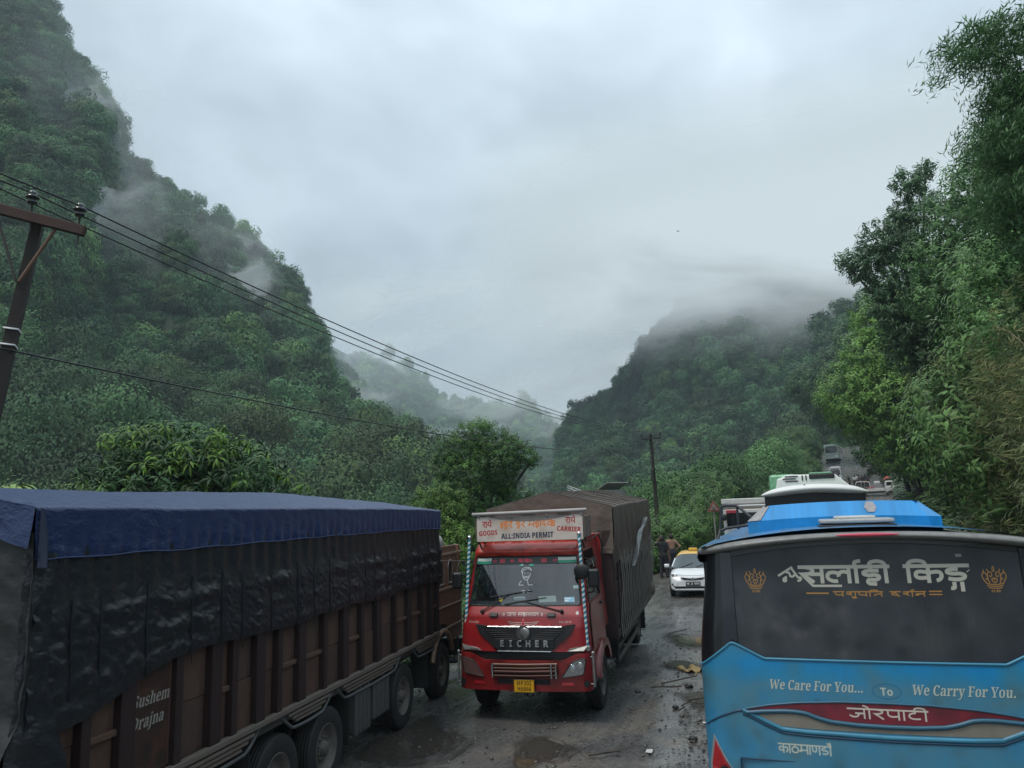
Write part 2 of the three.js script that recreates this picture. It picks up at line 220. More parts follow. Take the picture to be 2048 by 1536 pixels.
// ---------- lettering drawn stroke by stroke ----------
const DV = { // key: [advance, strokes, headline from, headline to]; headline y=0, foot y=10
  ka: [9.6, 'M5 0L5 10M5 4Q1 2 1 5.2Q1 8 5 6.6M5 4.2Q9 2.2 9 5.4Q9 8 7.3 8.6'], ga: [7.6, 'M2.6 0L2.6 6Q2.8 8 1 7.4M6.6 0L6.6 10'], nga: [8, 'M4 0L4 2Q1 2 1.2 3.8Q2 5 4.5 4.6Q7.4 5 6.2 7.2Q4.4 8.8 1.4 7.4M7.6 3L7.8 3.4'],
  ja: [9, 'M8 0L8 10M8 4.6L3.6 4.6M5.4 4.6Q5.4 8.6 2.6 8.2Q1 7.4 1.2 6.2'], tta: [7.4, 'M4 0L4 2Q1 2.4 1.2 5.6Q2 8.8 6.4 7.6'], ttha: [8, 'M4 0L4 2.6M4 2.6Q.9 3 1 6Q1.4 8.8 4 8.8Q6.8 8.6 7 5.8Q6.8 2.8 4 2.6'],
  dda: [7.6, 'M4 0L4 2Q1 2 1.2 3.8Q2 5 4.5 4.6Q7.4 5 6.2 7.4Q4.4 9 1.4 7.6'], nna_: [6.4, 'M1.4 0L1.4 4Q1.6 6.6 3.6 6.4Q5 6 5 4L5 0'], ta: [7.6, 'M6.6 0L6.6 10M6.6 4.4Q1.6 4 1.8 9'], da: [7.2, 'M4 0L4 2.4Q1 2.4 1.2 4.8Q1.6 7 4.2 6.4Q5.6 5.8 4.8 5Q3.6 5.8 6.4 9.6'],
  dha: [8, 'M1.2 1.4Q2.6 -.2 3.8 1.2Q4.2 2.8 2 3.4Q.8 6 3 6.8Q5.6 6.8 7 6M7 0L7 10', 5.4, 8], na: [7.8, 'M6.8 0L6.8 10M6.8 4.4L2.6 4.4Q.8 5 1.4 6.6Q3.2 7.4 3.4 5.2'], na_: [5, 'M5.2 4.4L2.6 4.4Q.8 5 1.4 6.6Q3.2 7.4 3.4 5.2'], pa: [7.6, 'M1.6 0L1.6 4Q1.8 6.8 4.4 6.6L6.6 6M6.6 0L6.6 10'],
  ma: [8.6, 'M2 0L2 6.6Q.6 7.6 .6 6.4Q1 5.4 2 5.6L7.6 5.6M7.6 0L7.6 10'], ya: [8, 'M1.2 1Q4 1.6 3.2 4Q2 6 4 6.8Q6 7 7 6M7 0L7 10'], ra: [6, 'M1.6 0Q5.4 .4 5 2.6Q4.4 4.4 1.6 4.4L5.4 9.6'], la: [9, 'M8 0L8 10M8 4Q6.4 2 5 3.6Q4.4 5 4.6 6M4.8 5Q4 2.6 1.6 3.6Q.4 5 1 7Q2 9 4.2 8.6'],
  va: [7.6, 'M6.6 0L6.6 10M6.6 3.2Q1.4 1.8 1.4 5.2Q1.6 8.4 6.6 6.2'], sha: [8.6, 'M1.6 1Q4.8 -.4 5 2Q4.8 4.2 1.4 4.6M2.4 4.4Q5 5.4 5.2 8.4M7.6 0L7.6 10', 4.6, 8.6], sa: [8.8, 'M1.4 0Q5 .4 4.8 2.6Q4.2 4.4 1.4 4.4L5 9.4M3.8 4.4L7.8 4.4M7.8 0L7.8 10'], ha: [7, 'M3.6 0L3.6 2.4M6.2 2.5L2.8 2.5Q0.8 3 1.2 4.4Q2.2 5.6 4.2 5Q6.6 5 6 7Q5 8.6 3.2 7.6M3.2 7.4Q1.6 9 3 10.2L5.2 10.4'],
  aa: [2.6, 'M1.4 0L1.4 10'], ii: [2.6, 'M1.4 10L1.4 0Q1.4 -3.2 -1.4 -3.2Q-4.2 -3 -3.6 0'], i: [2.6, 'M1.4 10L1.4 0Q1.4 -3.2 4.4 -3.2Q7.4 -3 6.8 0'], o: [2.6, 'M1.4 0L1.4 10M1.4 0Q.4 -3 -1.6 -3.4'], au: [2.6, 'M1.4 0L1.4 10M1.4 0Q.4 -3 -1.6 -3.4M1.4 0Q2.4 -3 .8 -4.2'],
  e: [0, 'M-1 0Q-2 -3 -4 -3.4', 0, 0], uu: [0, 'M-1.4 10.2Q1 10.4 .4 12Q-1.4 13.4 -2.8 11.6', 0, 0], u: [0, 'M-1 10.4Q-4 10.6 -2.8 12.4Q-1.2 13 0 12', 0, 0], reph: [0, 'M-1 0Q-2.6 -3.4 .6 -3.4', 0, 0], sub: [0, 'M-5 9.4L-5 12Q-5 13.4 -6.2 13M-2.6 9.4L-2.6 15', 0, 0], dd: [4, 'M1 0L1 10M3 0L3 10', 0, 0], sp: [4.6, '', 0, 0],
};
function deva(x, text, X, Y, hgt, col, wt = 1.5, width = 0) { // draws text with headline at Y (pixels), glyph height hgt
  const ks = text.split(' '), adv = ks.reduce((s, k) => s + DV[k][0], 0), s = hgt / 10, sx = width ? width / adv : s; let p = 0;
  x.save(); x.translate(X, Y); x.strokeStyle = col; x.lineCap = 'butt'; x.lineJoin = 'miter'; x.lineWidth = wt * s;
  for (const k of ks) {
    const [w, path, h0 = 0, h1 = w] = DV[k]; x.beginPath();
    for (const m of path.matchAll(/([MLQ])([^MLQ]*)/g)) { const n = m[2].trim().split(/\s+/).map(Number); const X1 = (i) => (p + n[i]) * sx, Y1 = (i) => n[i] * s; if (m[1] === 'M') x.moveTo(X1(0), Y1(1)); else if (m[1] === 'L') x.lineTo(X1(0), Y1(1)); else x.quadraticCurveTo(X1(0), Y1(1), X1(2), Y1(3)); }
    if (h1 > h0) { x.moveTo((p + h0 - 0.2) * sx, 0); x.lineTo((p + h1 + 0.2) * sx, 0); }
    x.stroke(); p += w;
  }
  x.restore(); return adv * sx;
}
function speck(x, w, h, n, seed, cols, r0, r1, a0, a1) { const R = rng(seed); for (let i = 0; i < n; i++) { x.globalAlpha = a0 + R() * (a1 - a0); x.fillStyle = cols[Math.floor(R() * cols.length)]; const r = r0 + R() * R() * (r1 - r0); x.beginPath(); x.ellipse(R() * w, R() * h, r, r * (0.5 + R()), R() * 3, 0, 6.3); x.fill(); } x.globalAlpha = 1; }
function streaks(x, w, h, n, seed, col, a) { const R = rng(seed); x.strokeStyle = col; for (let i = 0; i < n; i++) { x.globalAlpha = a * R(); x.lineWidth = 0.6 + R() * 2.2; const X = R() * w, Y = R() * h; x.beginPath(); x.moveTo(X, Y); x.lineTo(X + (R() - 0.5) * 6, Y + h * (0.05 + R() * 0.25)); x.stroke(); } x.globalAlpha = 1; }
function clouds(x, w, h, n, seed, col, r0, r1, a) { const R = rng(seed); for (let i = 0; i < n; i++) { const X = R() * w, Y = R() * h, r = r0 + R() * (r1 - r0), g = x.createRadialGradient(X, Y, 0, X, Y, r); g.addColorStop(0, `rgba(${col},${a * R()})`); g.addColorStop(1, `rgba(${col},0)`); x.fillStyle = g; x.fillRect(X - r, Y - r, 2 * r, 2 * r); } }

// ---------- shared materials ----------
const M_black = M(0.012, 0.013, 0.014, 0.45), M_rubber = M(0.024, 0.024, 0.024, 0.75, { bumpMap: T_fine, bumpScale: 0.004, map: T_grime }), M_iron = M(0.07, 0.065, 0.06, 0.6, { metalness: 0.3, map: T_grime }), M_chrome = M(0.75, 0.76, 0.77, 0.14, { metalness: 1 }), M_steel = M(0.42, 0.42, 0.41, 0.42, { metalness: 0.7, map: T_grime }), M_rust = M(0.13, 0.06, 0.035, 0.75, { map: T_grime });
const M_glassDark = M(0.012, 0.014, 0.016, 0.07, { clearcoat: 1, clearcoatRoughness: 0.04 }), M_glass = M(0.78, 0.86, 0.84, 0.02, { transmission: 1, thickness: 0, ior: 1.5 }), M_lens = M(0.9, 0.92, 0.92, 0.05, { transmission: 0.9, thickness: 0 }), M_redLens = M(0.42, 0.016, 0.022, 0.12, { clearcoat: 1 }), M_white = M(0.72, 0.73, 0.72, 0.5, { map: T_grime }), M_orangeLens = M(0.55, 0.2, 0.03, 0.2), M_dirtRim = M(0.16, 0.145, 0.13, 0.7, { map: T_grime, metalness: 0.2 }), M_seat = M(0.05, 0.04, 0.04, 0.85);
function tyreGeo(r, w) { const h = w / 2, p = [[r * 0.56, -h * 0.8], [r * 0.68, -h], [r * 0.9, -h * 0.98], [r * 0.975, -h * 0.84]]; for (let i = -2; i <= 2; i++) { p.push([r, i * h * 0.3 - h * 0.1], [r * 0.975, i * h * 0.3 - h * 0.08], [r * 0.975, i * h * 0.3 + h * 0.06], [r, i * h * 0.3 + h * 0.08]); } p.push([r * 0.975, h * 0.84], [r * 0.9, h * 0.98], [r * 0.68, h], [r * 0.56, h * 0.8]); return new THREE.LatheGeometry(p.map((q) => new THREE.Vector2(...q)), 44).rotateZ(-Math.PI / 2); }
function rimGeo(r, w, lugs = 10) { // outer face towards +x
  const h = w / 2, p = [[0.001, h * 0.9], [r * 0.14, h * 0.9], [r * 0.17, h * 0.5], [r * 0.30, h * 0.3], [r * 0.40, h * 0.12], [r * 0.5, h * 0.5], [r * 0.57, h * 0.92], [r * 0.60, h * 0.86], [r * 0.58, -h * 0.8]], g = [new THREE.LatheGeometry(p.map((q) => new THREE.Vector2(...q)), 36).rotateZ(-Math.PI / 2)];
  for (let i = 0; i < lugs; i++) { const a = (i / lugs) * 6.283; g.push(new THREE.CylinderGeometry(r * 0.035, r * 0.04, h * 0.4, 6).rotateZ(-Math.PI / 2).translate(h * 0.42, Math.cos(a) * r * 0.27, Math.sin(a) * r * 0.27)); }
  return merge(g);
}
const TY = tyreGeo(0.5, 0.27), RM = rimGeo(0.5, 0.27), TYS = tyreGeo(0.29, 0.18), RMS = rimGeo(0.29, 0.18, 5);
function wheel(parent, x, y, z, out = 1, small = false, dual = false, scl = 1) {
  const w = new THREE.Group(); w.name = 'wheel'; w.position.set(x, y, z); w.scale.set(out * scl, scl, scl); parent.add(w);
  part(w, 'tyre', dual ? [(small ? TYS : TY).clone(), (small ? TYS : TY).clone().translate(-0.31, 0, 0)] : (small ? TYS : TY).clone(), M_rubber); part(w, 'rim', (small ? RMS : RM).clone(), M_dirtRim); return w;
}
const font = await new FontLoader().loadAsync('fonts/droid/droid_sans_bold.typeface.json');
// ---------- blue bus seen from behind ----------
function blueBus() {
  const t = thing('coach_bus', 'dirty blue coach bus seen from behind with gold crowns on its rear window', 'bus', [2.635, 0, -5.811], -0.3316);
  const HW = 1.31, rz = (x, y) => { const a = Math.min(Math.abs(x), HW - 1e-4); let z = -0.06 * (a / 1.3) ** 2 - Math.max(0, y - 2.2) * 0.06; if (a > 1.12) { const q = (a - 1.12) / 0.19; z -= 0.19 * (1 - Math.sqrt(Math.max(0, 1 - q * q))); } return z; };
  const U = (x) => (x + 1.31) / 2.62, Vv = (y) => (y - 0.4) / 2.0;
  const band = (x0, x1, top, bot, off, nu, nv, rim = true, uvf = (x, y) => [U(x), Vv(y)], sine = false) => {
    const fx = (u) => sine ? HW * Math.sin(lerp(x0, x1, u) / HW * Math.PI / 2) : lerp(x0, x1, u);
    const g = [sheet(nu, nv, (u, v) => { const x = fx(u), y = lerp(bot(x), top(x), v); return [tum(x, y), y, rz(x, y) + off, ...uvf(x, y)]; })];
    if (rim) for (const f of [top, bot]) g.push(sheet(nu, 1, (u, v) => { const x = fx(u), y = f(x) + (f === top ? 1 : -1) * 0.006 * (1 - v); return [tum(x, y), y, rz(x, y) + off * v - 0.004 * (1 - v), ...uvf(x, y)]; }));
    return g;
  };
  const tum = (x, y) => { const a = Math.abs(x); return a < 1 ? x : Math.sign(x) * (1 + (a - 1) * (1 - 0.28 * sstep(2.1, 3.0, y))); };
  const winB = (x) => { const a = Math.abs(x); return a < 0.81 ? 2.2 : a < 1.045 ? lerp(2.2, 2.315, (a - 0.81) / 0.235) : lerp(2.315, 2.12, clamp((a - 1.045) / 0.25, 0, 1)); };
  const T_body = canvasTex(2048, 1564, (x, w, h) => {
    const X = (m) => (m + 1.31) / 2.62 * w, Y = (m) => h - (m - 0.4) / 2.0 * h, S = w / 2.62;
    x.fillStyle = '#1087c0'; x.fillRect(0, 0, w, h);
    x.fillStyle = '#3d83a3'; x.fillRect(0, Y(2.03), w, h); const g = x.createLinearGradient(0, Y(2.16), 0, Y(2.0)); g.addColorStop(0, 'rgba(61,131,163,0)'); g.addColorStop(1, 'rgba(61,131,163,1)'); x.fillStyle = g; x.fillRect(0, Y(2.16), w, Y(2.0) - Y(2.16));
    clouds(x, w, h, 340, 5, '92,116,120', 16, 150, 0.40); clouds(x, w, h, 120, 6, '6,120,190', 30, 150, 0.35); x.save(); x.translate(0, Y(2.05)); clouds(x, w, h * 0.7, 200, 7, '62,92,100', 12, 90, 0.4); x.restore();
    streaks(x, w, h, 800, 8, '#516c74', 0.32); streaks(x, w, h, 260, 18, '#0b6ea6', 0.3);
    speck(x, w, h, 5200, 9, ['#6f8288', '#3c5560', '#93a0a0'], 0.6, 2.6, 0.1, 0.5);
    x.textBaseline = 'alphabetic'; const txt = (s, m0, m1, yb, sz, font) => { x.font = font.replace('$', Math.round(sz * S)); const tw = x.measureText(s).width; x.save(); x.translate(X(m0), Y(yb)); x.scale((m1 - m0) * S / tw, 1); x.fillStyle = 'rgba(30,70,95,.55)'; x.fillText(s, 3, 4); x.fillStyle = '#b9bfb4'; x.fillText(s, 0, 0); x.restore(); };
    txt('We Care For You...', -0.795, -0.136, 1.985, 0.098, 'italic bold $px serif'); txt('We Carry For You.', 0.181, 0.84, 1.985, 0.098, 'italic bold $px serif');
    x.strokeStyle = '#2a6a92'; x.lineWidth = 6; x.beginPath(); x.ellipse(X(0.02), Y(2.0), 0.095 * S, 0.052 * S, 0, 0, 6.3); x.stroke(); x.font = `bold ${Math.round(0.075 * S)}px sans-serif`; x.textAlign = 'center'; x.fillStyle = '#b9bfb4'; x.fillText('To', X(0.02), Y(1.973)); x.textAlign = 'left';
    deva(x, 'ka aa ttha ma aa nna_ aa dda au', X(-0.765), Y(1.596), 0.064 * S, '#b9bfb4', 1.7, 0.372 * S);
    speck(x, w, h, 2600, 10, ['#3f6f88', '#2f86b0', '#5b7d88'], 0.8, 2.4, 0.2, 0.6);
  });
  const M_blue = M(1, 1, 1, 0.36, { map: T_body, clearcoat: 0.35, clearcoatRoughness: 0.25, roughnessMap: null, bumpMap: T_fine, bumpScale: 0.0006 });
  const M_bluePlain = M(0.004, 0.245, 0.60, 0.36, { map: T_grime, clearcoat: 0.35, clearcoatRoughness: 0.3 }), M_lip = M(0.05, 0.26, 0.42, 0.4, { map: T_grime }), M_dkblue = M(0.012, 0.05, 0.10, 0.4), M_sideBlue = M(0.01, 0.2, 0.45, 0.4, { map: T_grime });
  part(t, 'lower_body', band(-1.31, 1.31, winB, () => 0.45, 0.03, 90, 26, true, undefined, true), M_blue);
  // bright lip round the foot of the window
  { const p = []; for (let i = -40; i <= 40; i++) { const x = HW * Math.sin(i / 40 * Math.PI / 2) * 0.995; p.push([x, winB(x) + 0.004, rz(x, winB(x)) + 0.03]); } part(t, 'window_lip', tube(p, 0.011, 6, 160), M_lip); }
  // dark surround, pane, pillars
  const winT = (x) => 3.05 - 0.085 * (x / 1.0) ** 2;
  part(t, 'window_surround', band(-1.31, 1.31, (x) => 3.1 - 0.10 * (x / 1.2) ** 2, (x) => winB(x) - 0.02, 0, 80, 10, false, undefined, true), M(0.013, 0.014, 0.017, 0.3, { map: T_grime, clearcoat: 0.5 }));
  const T_win = canvasTex(2048, 900, (x, w, h) => {
    const X = (m) => (m + 1.0) / 2.0 * w, Y = (m) => h - (m - 2.19) / 0.88 * h, S = w / 2;
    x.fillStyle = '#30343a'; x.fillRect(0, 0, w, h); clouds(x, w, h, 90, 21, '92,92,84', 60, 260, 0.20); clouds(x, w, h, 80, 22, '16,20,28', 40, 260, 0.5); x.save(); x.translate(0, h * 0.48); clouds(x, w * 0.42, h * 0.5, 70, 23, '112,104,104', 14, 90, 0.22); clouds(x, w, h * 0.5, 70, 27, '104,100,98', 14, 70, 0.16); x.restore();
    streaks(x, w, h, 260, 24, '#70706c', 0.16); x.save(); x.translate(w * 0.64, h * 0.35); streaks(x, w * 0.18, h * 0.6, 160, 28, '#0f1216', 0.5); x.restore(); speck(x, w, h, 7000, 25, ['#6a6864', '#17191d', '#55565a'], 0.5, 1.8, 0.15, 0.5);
    const C = '#b4b2a6', O = '#a8793a';
    x.save(); x.translate(X(-0.652), Y(2.818)); x.rotate(-0.55); deva(x, 'na_ ya uu', 0, 0, 0.088 * S, C, 1.9, 0.125 * S); x.restore();
    deva(x, 'sa la aa reph ha ii sp i ka nga sub', X(-0.50), Y(2.882), 0.122 * S, C, 2.2, 1.165 * S);
    x.strokeStyle = C; x.lineWidth = 0.017 * S; x.beginPath(); x.moveTo(X(-0.485), Y(2.832)); x.lineTo(X(-0.405), Y(2.742)); x.lineTo(X(-0.2), Y(2.742)); x.stroke();
    deva(x, 'pa sha u pa i ta sp da sha reph na', X(-0.268), Y(2.699), 0.036 * S, O, 2.3, 0.63 * S);
    x.fillStyle = O; x.fillRect(X(-0.459), Y(2.693), 0.16 * S, 0.011 * S); x.fillRect(X(0.385), Y(2.705), 0.086 * S, 0.009 * S); x.fillRect(X(0.385), Y(2.683), 0.086 * S, 0.009 * S);
    for (const cx of [-0.827, 0.82]) {
      x.save(); x.translate(X(cx), Y(2.786)); const q = 0.0042 * S; x.scale(q, q); x.strokeStyle = x.fillStyle = O; x.lineWidth = 1.5; x.lineCap = 'round';
      const P = (a) => { x.beginPath(); for (let k = 0; k < a.length; k++) { const e = a[k]; if (k === 0) x.moveTo(e[0], e[1]); else if (e.length === 2) x.lineTo(e[0], e[1]); else x.quadraticCurveTo(...e); } x.stroke(); };
      for (const s of [-1, 1]) { P([[s * 12, 8], [s * 21, -4, s * 17, -9], [s * 13, -13, s * 10, -4], [s * 11, 2, s * 13, 0]]); P([[s * 8, 7], [s * 12, -6, s * 8, -11], [s * 3, -13, s * 3, -6], [s * 5, -2, s * 7, -5]]); P([[0, 7], [s * 6, 2, s * 3, -1], [0, -2, 0, 2]]); P([[s * 16, -10], [s * 15, -15]]); P([[s * 8, -12], [s * 10, -16]]); P([[0, -12], [s * 3, -15, 0, -21]]); x.beginPath(); x.ellipse(s * 15, -10.5, 1.4, 1.4, 0, 0, 7); x.fill(); }
      P([[-12, 8], [0, 11, 12, 8]]); P([[-12, 11], [0, 14, 12, 11]]); P([[-10, 14.5], [0, 17, 10, 14.5]]); x.font = 'bold 7px serif'; x.textAlign = 'center'; x.scale(1.7, 0.75); x.fillText('SR', 0, 29); x.restore();
    }
    speck(x, w, h, 2600, 26, ['#30343a', '#44464a'], 0.5, 1.6, 0.3, 0.7);
    x.fillStyle = '#868a86'; x.fillRect(X(0.59), Y(2.965), 40, 22);
  });
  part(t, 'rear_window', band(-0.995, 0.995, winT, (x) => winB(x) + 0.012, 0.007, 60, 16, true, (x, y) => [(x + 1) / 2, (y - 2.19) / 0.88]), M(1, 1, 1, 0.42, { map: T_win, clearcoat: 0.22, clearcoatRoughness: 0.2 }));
  for (const s of [-1, 1]) part(t, 'pillar', band(s > 0 ? 1.0 : -1.12, s > 0 ? 1.12 : -1.0, (x) => 3.0, (x) => winB(x) + 0.02, 0.012, 8, 8), M(0.02, 0.024, 0.036, 0.25, { clearcoat: 0.7, map: T_grime }));
  // roof visor rolled over the rear edge
  { const yt = (x) => 3.142 - 0.075 * Math.abs(x / 1.12) ** 2.2, yb = (x) => 3.088 - 0.10 * Math.abs(x / 1.15) ** 2.0;
    const g = sheet(80, 14, (u, v) => { const x = 1.275 * Math.sin((u - 0.5) * Math.PI), a = v * Math.PI * 1.15 - 0.2, e = Math.sqrt(Math.max(0.0, 1 - Math.abs(x / 1.276) ** 8)), m = (yt(x) + yb(x)) / 2, hh = (yt(x) - yb(x)) / 2 * (0.35 + 0.65 * e); return [x, m + Math.cos(a) * hh * 1.05 + 0.0, rz(x * 0.97, 2.6) + 0.02 - (1 - e) * 0.14 + Math.sin(a) * 0.085 * (0.3 + 0.7 * e), u * 6, v]; });
    part(t, 'roof_visor', g, M(0.22, 0.22, 0.215, 0.45, { map: T_grime, clearcoat: 0.15, side: THREE.DoubleSide }));
    for (const s of [-1, 1]) part(t, 'roof_rim', tube([[s * 1.23, 2.96, -0.2], [s * 1.25, 2.97, -1.2], [s * 1.25, 2.97, -9.6]], 0.05, 8), M_steel); }
  part(t, 'brake_light', sheet(20, 6, (u, v) => { const x = lerp(-0.215, 0.215, u), a = v * Math.PI; return [x, 3.122 + Math.cos(a) * 0.014 * Math.sin(Math.PI * clamp(u * 0.98 + 0.01, 0, 1)) ** 0.4, 0.098 + Math.sin(a) * 0.014]; }), M(0.55, 0.05, 0.09, 0.25, { clearcoat: 0.6 }));
  // red stripe, wave mouldings, beige strip
  const mir = (list) => (x) => pl1(list, Math.abs(x));
  const rt = mir([[0, 1.912], [0.3, 1.909], [0.6, 1.889], [0.8, 1.862], [0.975, 1.826]]), rb = mir([[0, 1.774], [0.2, 1.777], [0.38, 1.79], [0.48, 1.815], [0.54, 1.838], [0.61, 1.847], [0.7, 1.847], [0.85, 1.836], [0.975, 1.82]]);
  const T_red = canvasTex(2048, 160, (x, w, h) => { x.fillStyle = '#7d2230'; x.fillRect(0, 0, w, h); clouds(x, w, h, 80, 31, '70,30,40', 20, 120, 0.5); speck(x, w, h, 2500, 32, ['#8c5a5c', '#4a2228'], 0.6, 2, 0.2, 0.5); const S = w / 2; deva(x, 'ja o ra pa aa tta ii', (1 - 0.258) * S, h * 0.30, 0.068 * S, '#c9c2b4', 1.7, 0.53 * S); streaks(x, w, h, 100, 33, '#5a5a5a', 0.3); });
  part(t, 'red_stripe', band(-0.975, 0.975, rt, rb, 0.034, 90, 6, true, (x, y) => [(x + 1) / 2, (y - 1.765) / 0.156]), M(1, 1, 1, 0.4, { map: T_red, clearcoat: 0.3 }));
  const edge = (f, x0, x1, r, dy = 0, off = 0.034) => { const p = []; for (let i = 0; i <= 50; i++) { const x = lerp(x0, x1, i / 50); p.push([x, f(x) + dy, rz(x, f(x)) + off]); } return tube(p, r, 6, 120); };
  part(t, 'wave_moulding', [edge(rb, -0.975, 0.975, 0.017, -0.017), edge(rt, -0.975, 0.975, 0.008, 0.006)], M(0.03, 0.11, 0.17, 0.4));
  const gt = (x) => rb(x) - 0.036, gb = mir([[0, 1.712], [0.5, 1.714], [0.72, 1.72], [0.8, 1.745], [0.89, 1.79]]);
  part(t, 'beige_strip', band(-0.885, 0.885, (x) => Math.max(gt(x), gb(x) + 0.001), gb, 0.033, 70, 4), M(0.27, 0.25, 0.21, 0.55, { map: T_grime }));
  const lw = mir([[0, 1.683], [0.55, 1.69], [0.72, 1.70], [0.85, 1.752], [0.98, 1.815]]);
  part(t, 'lower_moulding', [edge(lw, -1.0, 1.0, 0.02, 0, 0.026)], M_lip); part(t, 'body_crease', [edge(lw, -1.0, 1.0, 0.009, -0.026, 0.031)], M_dkblue);
  for (const s of [-1, 1]) part(t, 'corner_crease', tube([[s * 0.97, 1.826, rz(0.97, 1.8) + 0.03], [s * 1.06, 1.805, rz(1.06, 1.8) + 0.03], [s * 1.137, 1.776, rz(1.137, 1.8) + 0.03], [s * 1.22, 1.73, rz(1.22, 1.7) + 0.03], [s * 1.285, 1.675, rz(1.285, 1.7) + 0.03]], 0.009, 6, 24), M_dkblue);
  part(t, 'plate_recess', [box(-1.045, 1.045, 1.471, 1.479, -0.075, -0.02, 0.003), box(-1.049, -1.041, 0.9, 1.475, -0.09, -0.01, 0.003), box(1.041, 1.049, 0.9, 1.475, -0.09, -0.01, 0.003)].map((g) => g.translate(0, 0, 0.035)), M_dkblue);
  for (const s of [-1, 1]) {
    const o = [[-1.238, 1.625], [-1.20, 1.55], [-1.14, 1.44], [-1.09, 1.36], [-1.07, 1.15], [-1.16, 1.02], [-1.272, 1.1], [-1.285, 1.4]].map(([x, y]) => [x * -s, y]);
    const flat = (pts, off, d) => { const g = prism(s > 0 ? pts : pts.slice().reverse(), d, 0.004), p = g.attributes.position; for (let i = 0; i < p.count; i++) p.setZ(i, p.getZ(i) + rz(p.getX(i), 1.4) + off); g.computeVertexNormals(); return g; };
    const tl = part(t, 'tail_light', flat(o, 0.028, 0.02), M(0.45, 0.46, 0.46, 0.3, { metalness: 0.5 })); const c = [-s * -1.19, 1.3];
    part(tl, 'red_lens', flat(o.map(([x, y]) => [lerp(s * 1.19, x, 0.82), lerp(1.33, y, 0.86)]), 0.044, 0.016), M_redLens);
    part(tl, 'round_lamp', new THREE.CylinderGeometry(0.05, 0.05, 0.03, 24).rotateX(Math.PI / 2).translate(s * 1.165, 1.36, rz(1.165, 1.36) + 0.07), M_black);
  }
  part(t, 'rear_bumper', box(-1.28, 1.28, 0.38, 0.62, -0.25, 0.08, 0.06), M_sideBlue);
  // roof, sides, floor, front
  part(t, 'roof', sheet(30, 40, (u, v) => { const x = 1.24 * Math.sin((u - 0.5) * Math.PI), z = -0.02 - v * 9.7; return [x, 3.178 - 0.105 * Math.abs(x / 1.12) ** 2.2 + (v > 0.97 ? -0.1 * (v - 0.97) / 0.03 : 0), z, u * 3, v * 9]; }), M(1, 1, 1, 0.4, { map: dataTex(512, (u, v) => { const n = tfbm(u, v, 6, 5, 51), m = tfbm(u, v, 14, 4, 53), k = sstep(-0.1, 0.28, n + m * 0.5); return [lerp(0.14, 0.27, k), lerp(0.45, 0.31, k), lerp(0.68, 0.33, k)]; }, true), clearcoat: 0.15, bumpMap: T_fine, bumpScale: 0.003 }));
  for (const s of [-1, 1]) { part(t, 'side_panel', box(s > 0 ? 1.25 : -1.3, s > 0 ? 1.3 : -1.25, 0.45, 2.12, -9.7, -0.26, 0.02), M_sideBlue); part(t, 'side_glass', box(s > 0 ? 1.18 : -1.24, s > 0 ? 1.24 : -1.18, 2.12, 2.95, -9.7, -0.27, 0.02), M_glassDark);
    for (let k = 0; k < 7; k++) part(t, 'curtain', box(s > 0 ? 1.238 : -1.244, s > 0 ? 1.244 : -1.238, 2.2 + (k % 3) * 0.06, 2.86 - (k % 2) * 0.1, -0.62 - k * 1.25, -0.42 - k * 1.25, 0.002), M(0.3, 0.31, 0.32, 0.6));
    part(t, 'wheel_arch', box(s > 0 ? 1.2 : -1.32, s > 0 ? 1.32 : -1.2, 0.5, 1.12, -3.6, -2.4, 0.06), M_black); wheel(t, s * 1.12, 0.5, -3.0, s, false, true); wheel(t, s * 1.12, 0.5, -8.0, s); }
  part(t, 'chassis', box(-1.1, 1.1, 0.5, 0.9, -9.4, -0.3), M_black); part(t, 'front_panel', box(-1.25, 1.25, 0.45, 3.0, -9.85, -9.68, 0.08), M_bluePlain);
  // air conditioner, hatch, pipe rail
  { const c = -0.085, P = (w, h, zz) => [[-w, h, zz]], ring = (hw, y, z0, z1, ch) => [[c - hw, y, z0 - ch], [c - hw + ch, y, z0], [c + hw - ch, y, z0], [c + hw, y, z0 - ch], [c + hw, y, z1], [c - hw, y, z1]];
    const R0 = ring(0.80, 3.09, -0.95, -3.1, 0.10), R1 = ring(0.80, 3.222, -0.95, -3.1, 0.12), R2 = ring(0.64, 3.35, -1.08, -2.9, 0.05), arch = (p) => [p[0], p[1] + 0.03 * (1 - ((p[0] - c) / 0.8) ** 2), p[2]];
    const pos = [], ns = 6, rows = [R0, R1, R2], sub = 8, uv = [];
    for (let k = 0; k < 2; k++) for (let i = 0; i < ns; i++) { const a = rows[k][i], b = rows[k][(i + 1) % ns], d = rows[k + 1][i], e = rows[k + 1][(i + 1) % ns], L = (p, q, s) => arch([lerp(p[0], q[0], s), lerp(p[1], q[1], s), lerp(p[2], q[2], s)]); for (let s = 0; s < sub; s++) { const A = L(a, b, s / sub), B = L(a, b, (s + 1) / sub), C = L(d, e, s / sub), D = L(d, e, (s + 1) / sub); for (const q of [A, B, D, A, D, C]) { pos.push(...q); uv.push(q[0], q[1] + q[2]); } } }
    const top = R2.map(arch); for (let s = 0; s < sub; s++) { const f = (k) => { const q = lerp(c - 0.64, c + 0.64, k / sub); return arch([q, 3.35, 0]); }; const A = f(s), B = f(s + 1); for (const q of [[A[0], A[1], -1.08], [B[0], B[1], -1.08], [B[0], B[1], -2.9], [A[0], A[1], -1.08], [B[0], B[1], -2.9], [A[0], A[1], -2.9]]) { pos.push(...q); uv.push(q[0], q[2]); } }
    const g = new THREE.BufferGeometry(); g.setAttribute('position', new THREE.Float32BufferAttribute(pos, 3)); g.setAttribute('uv', new THREE.Float32BufferAttribute(uv, 2)); g.computeVertexNormals();
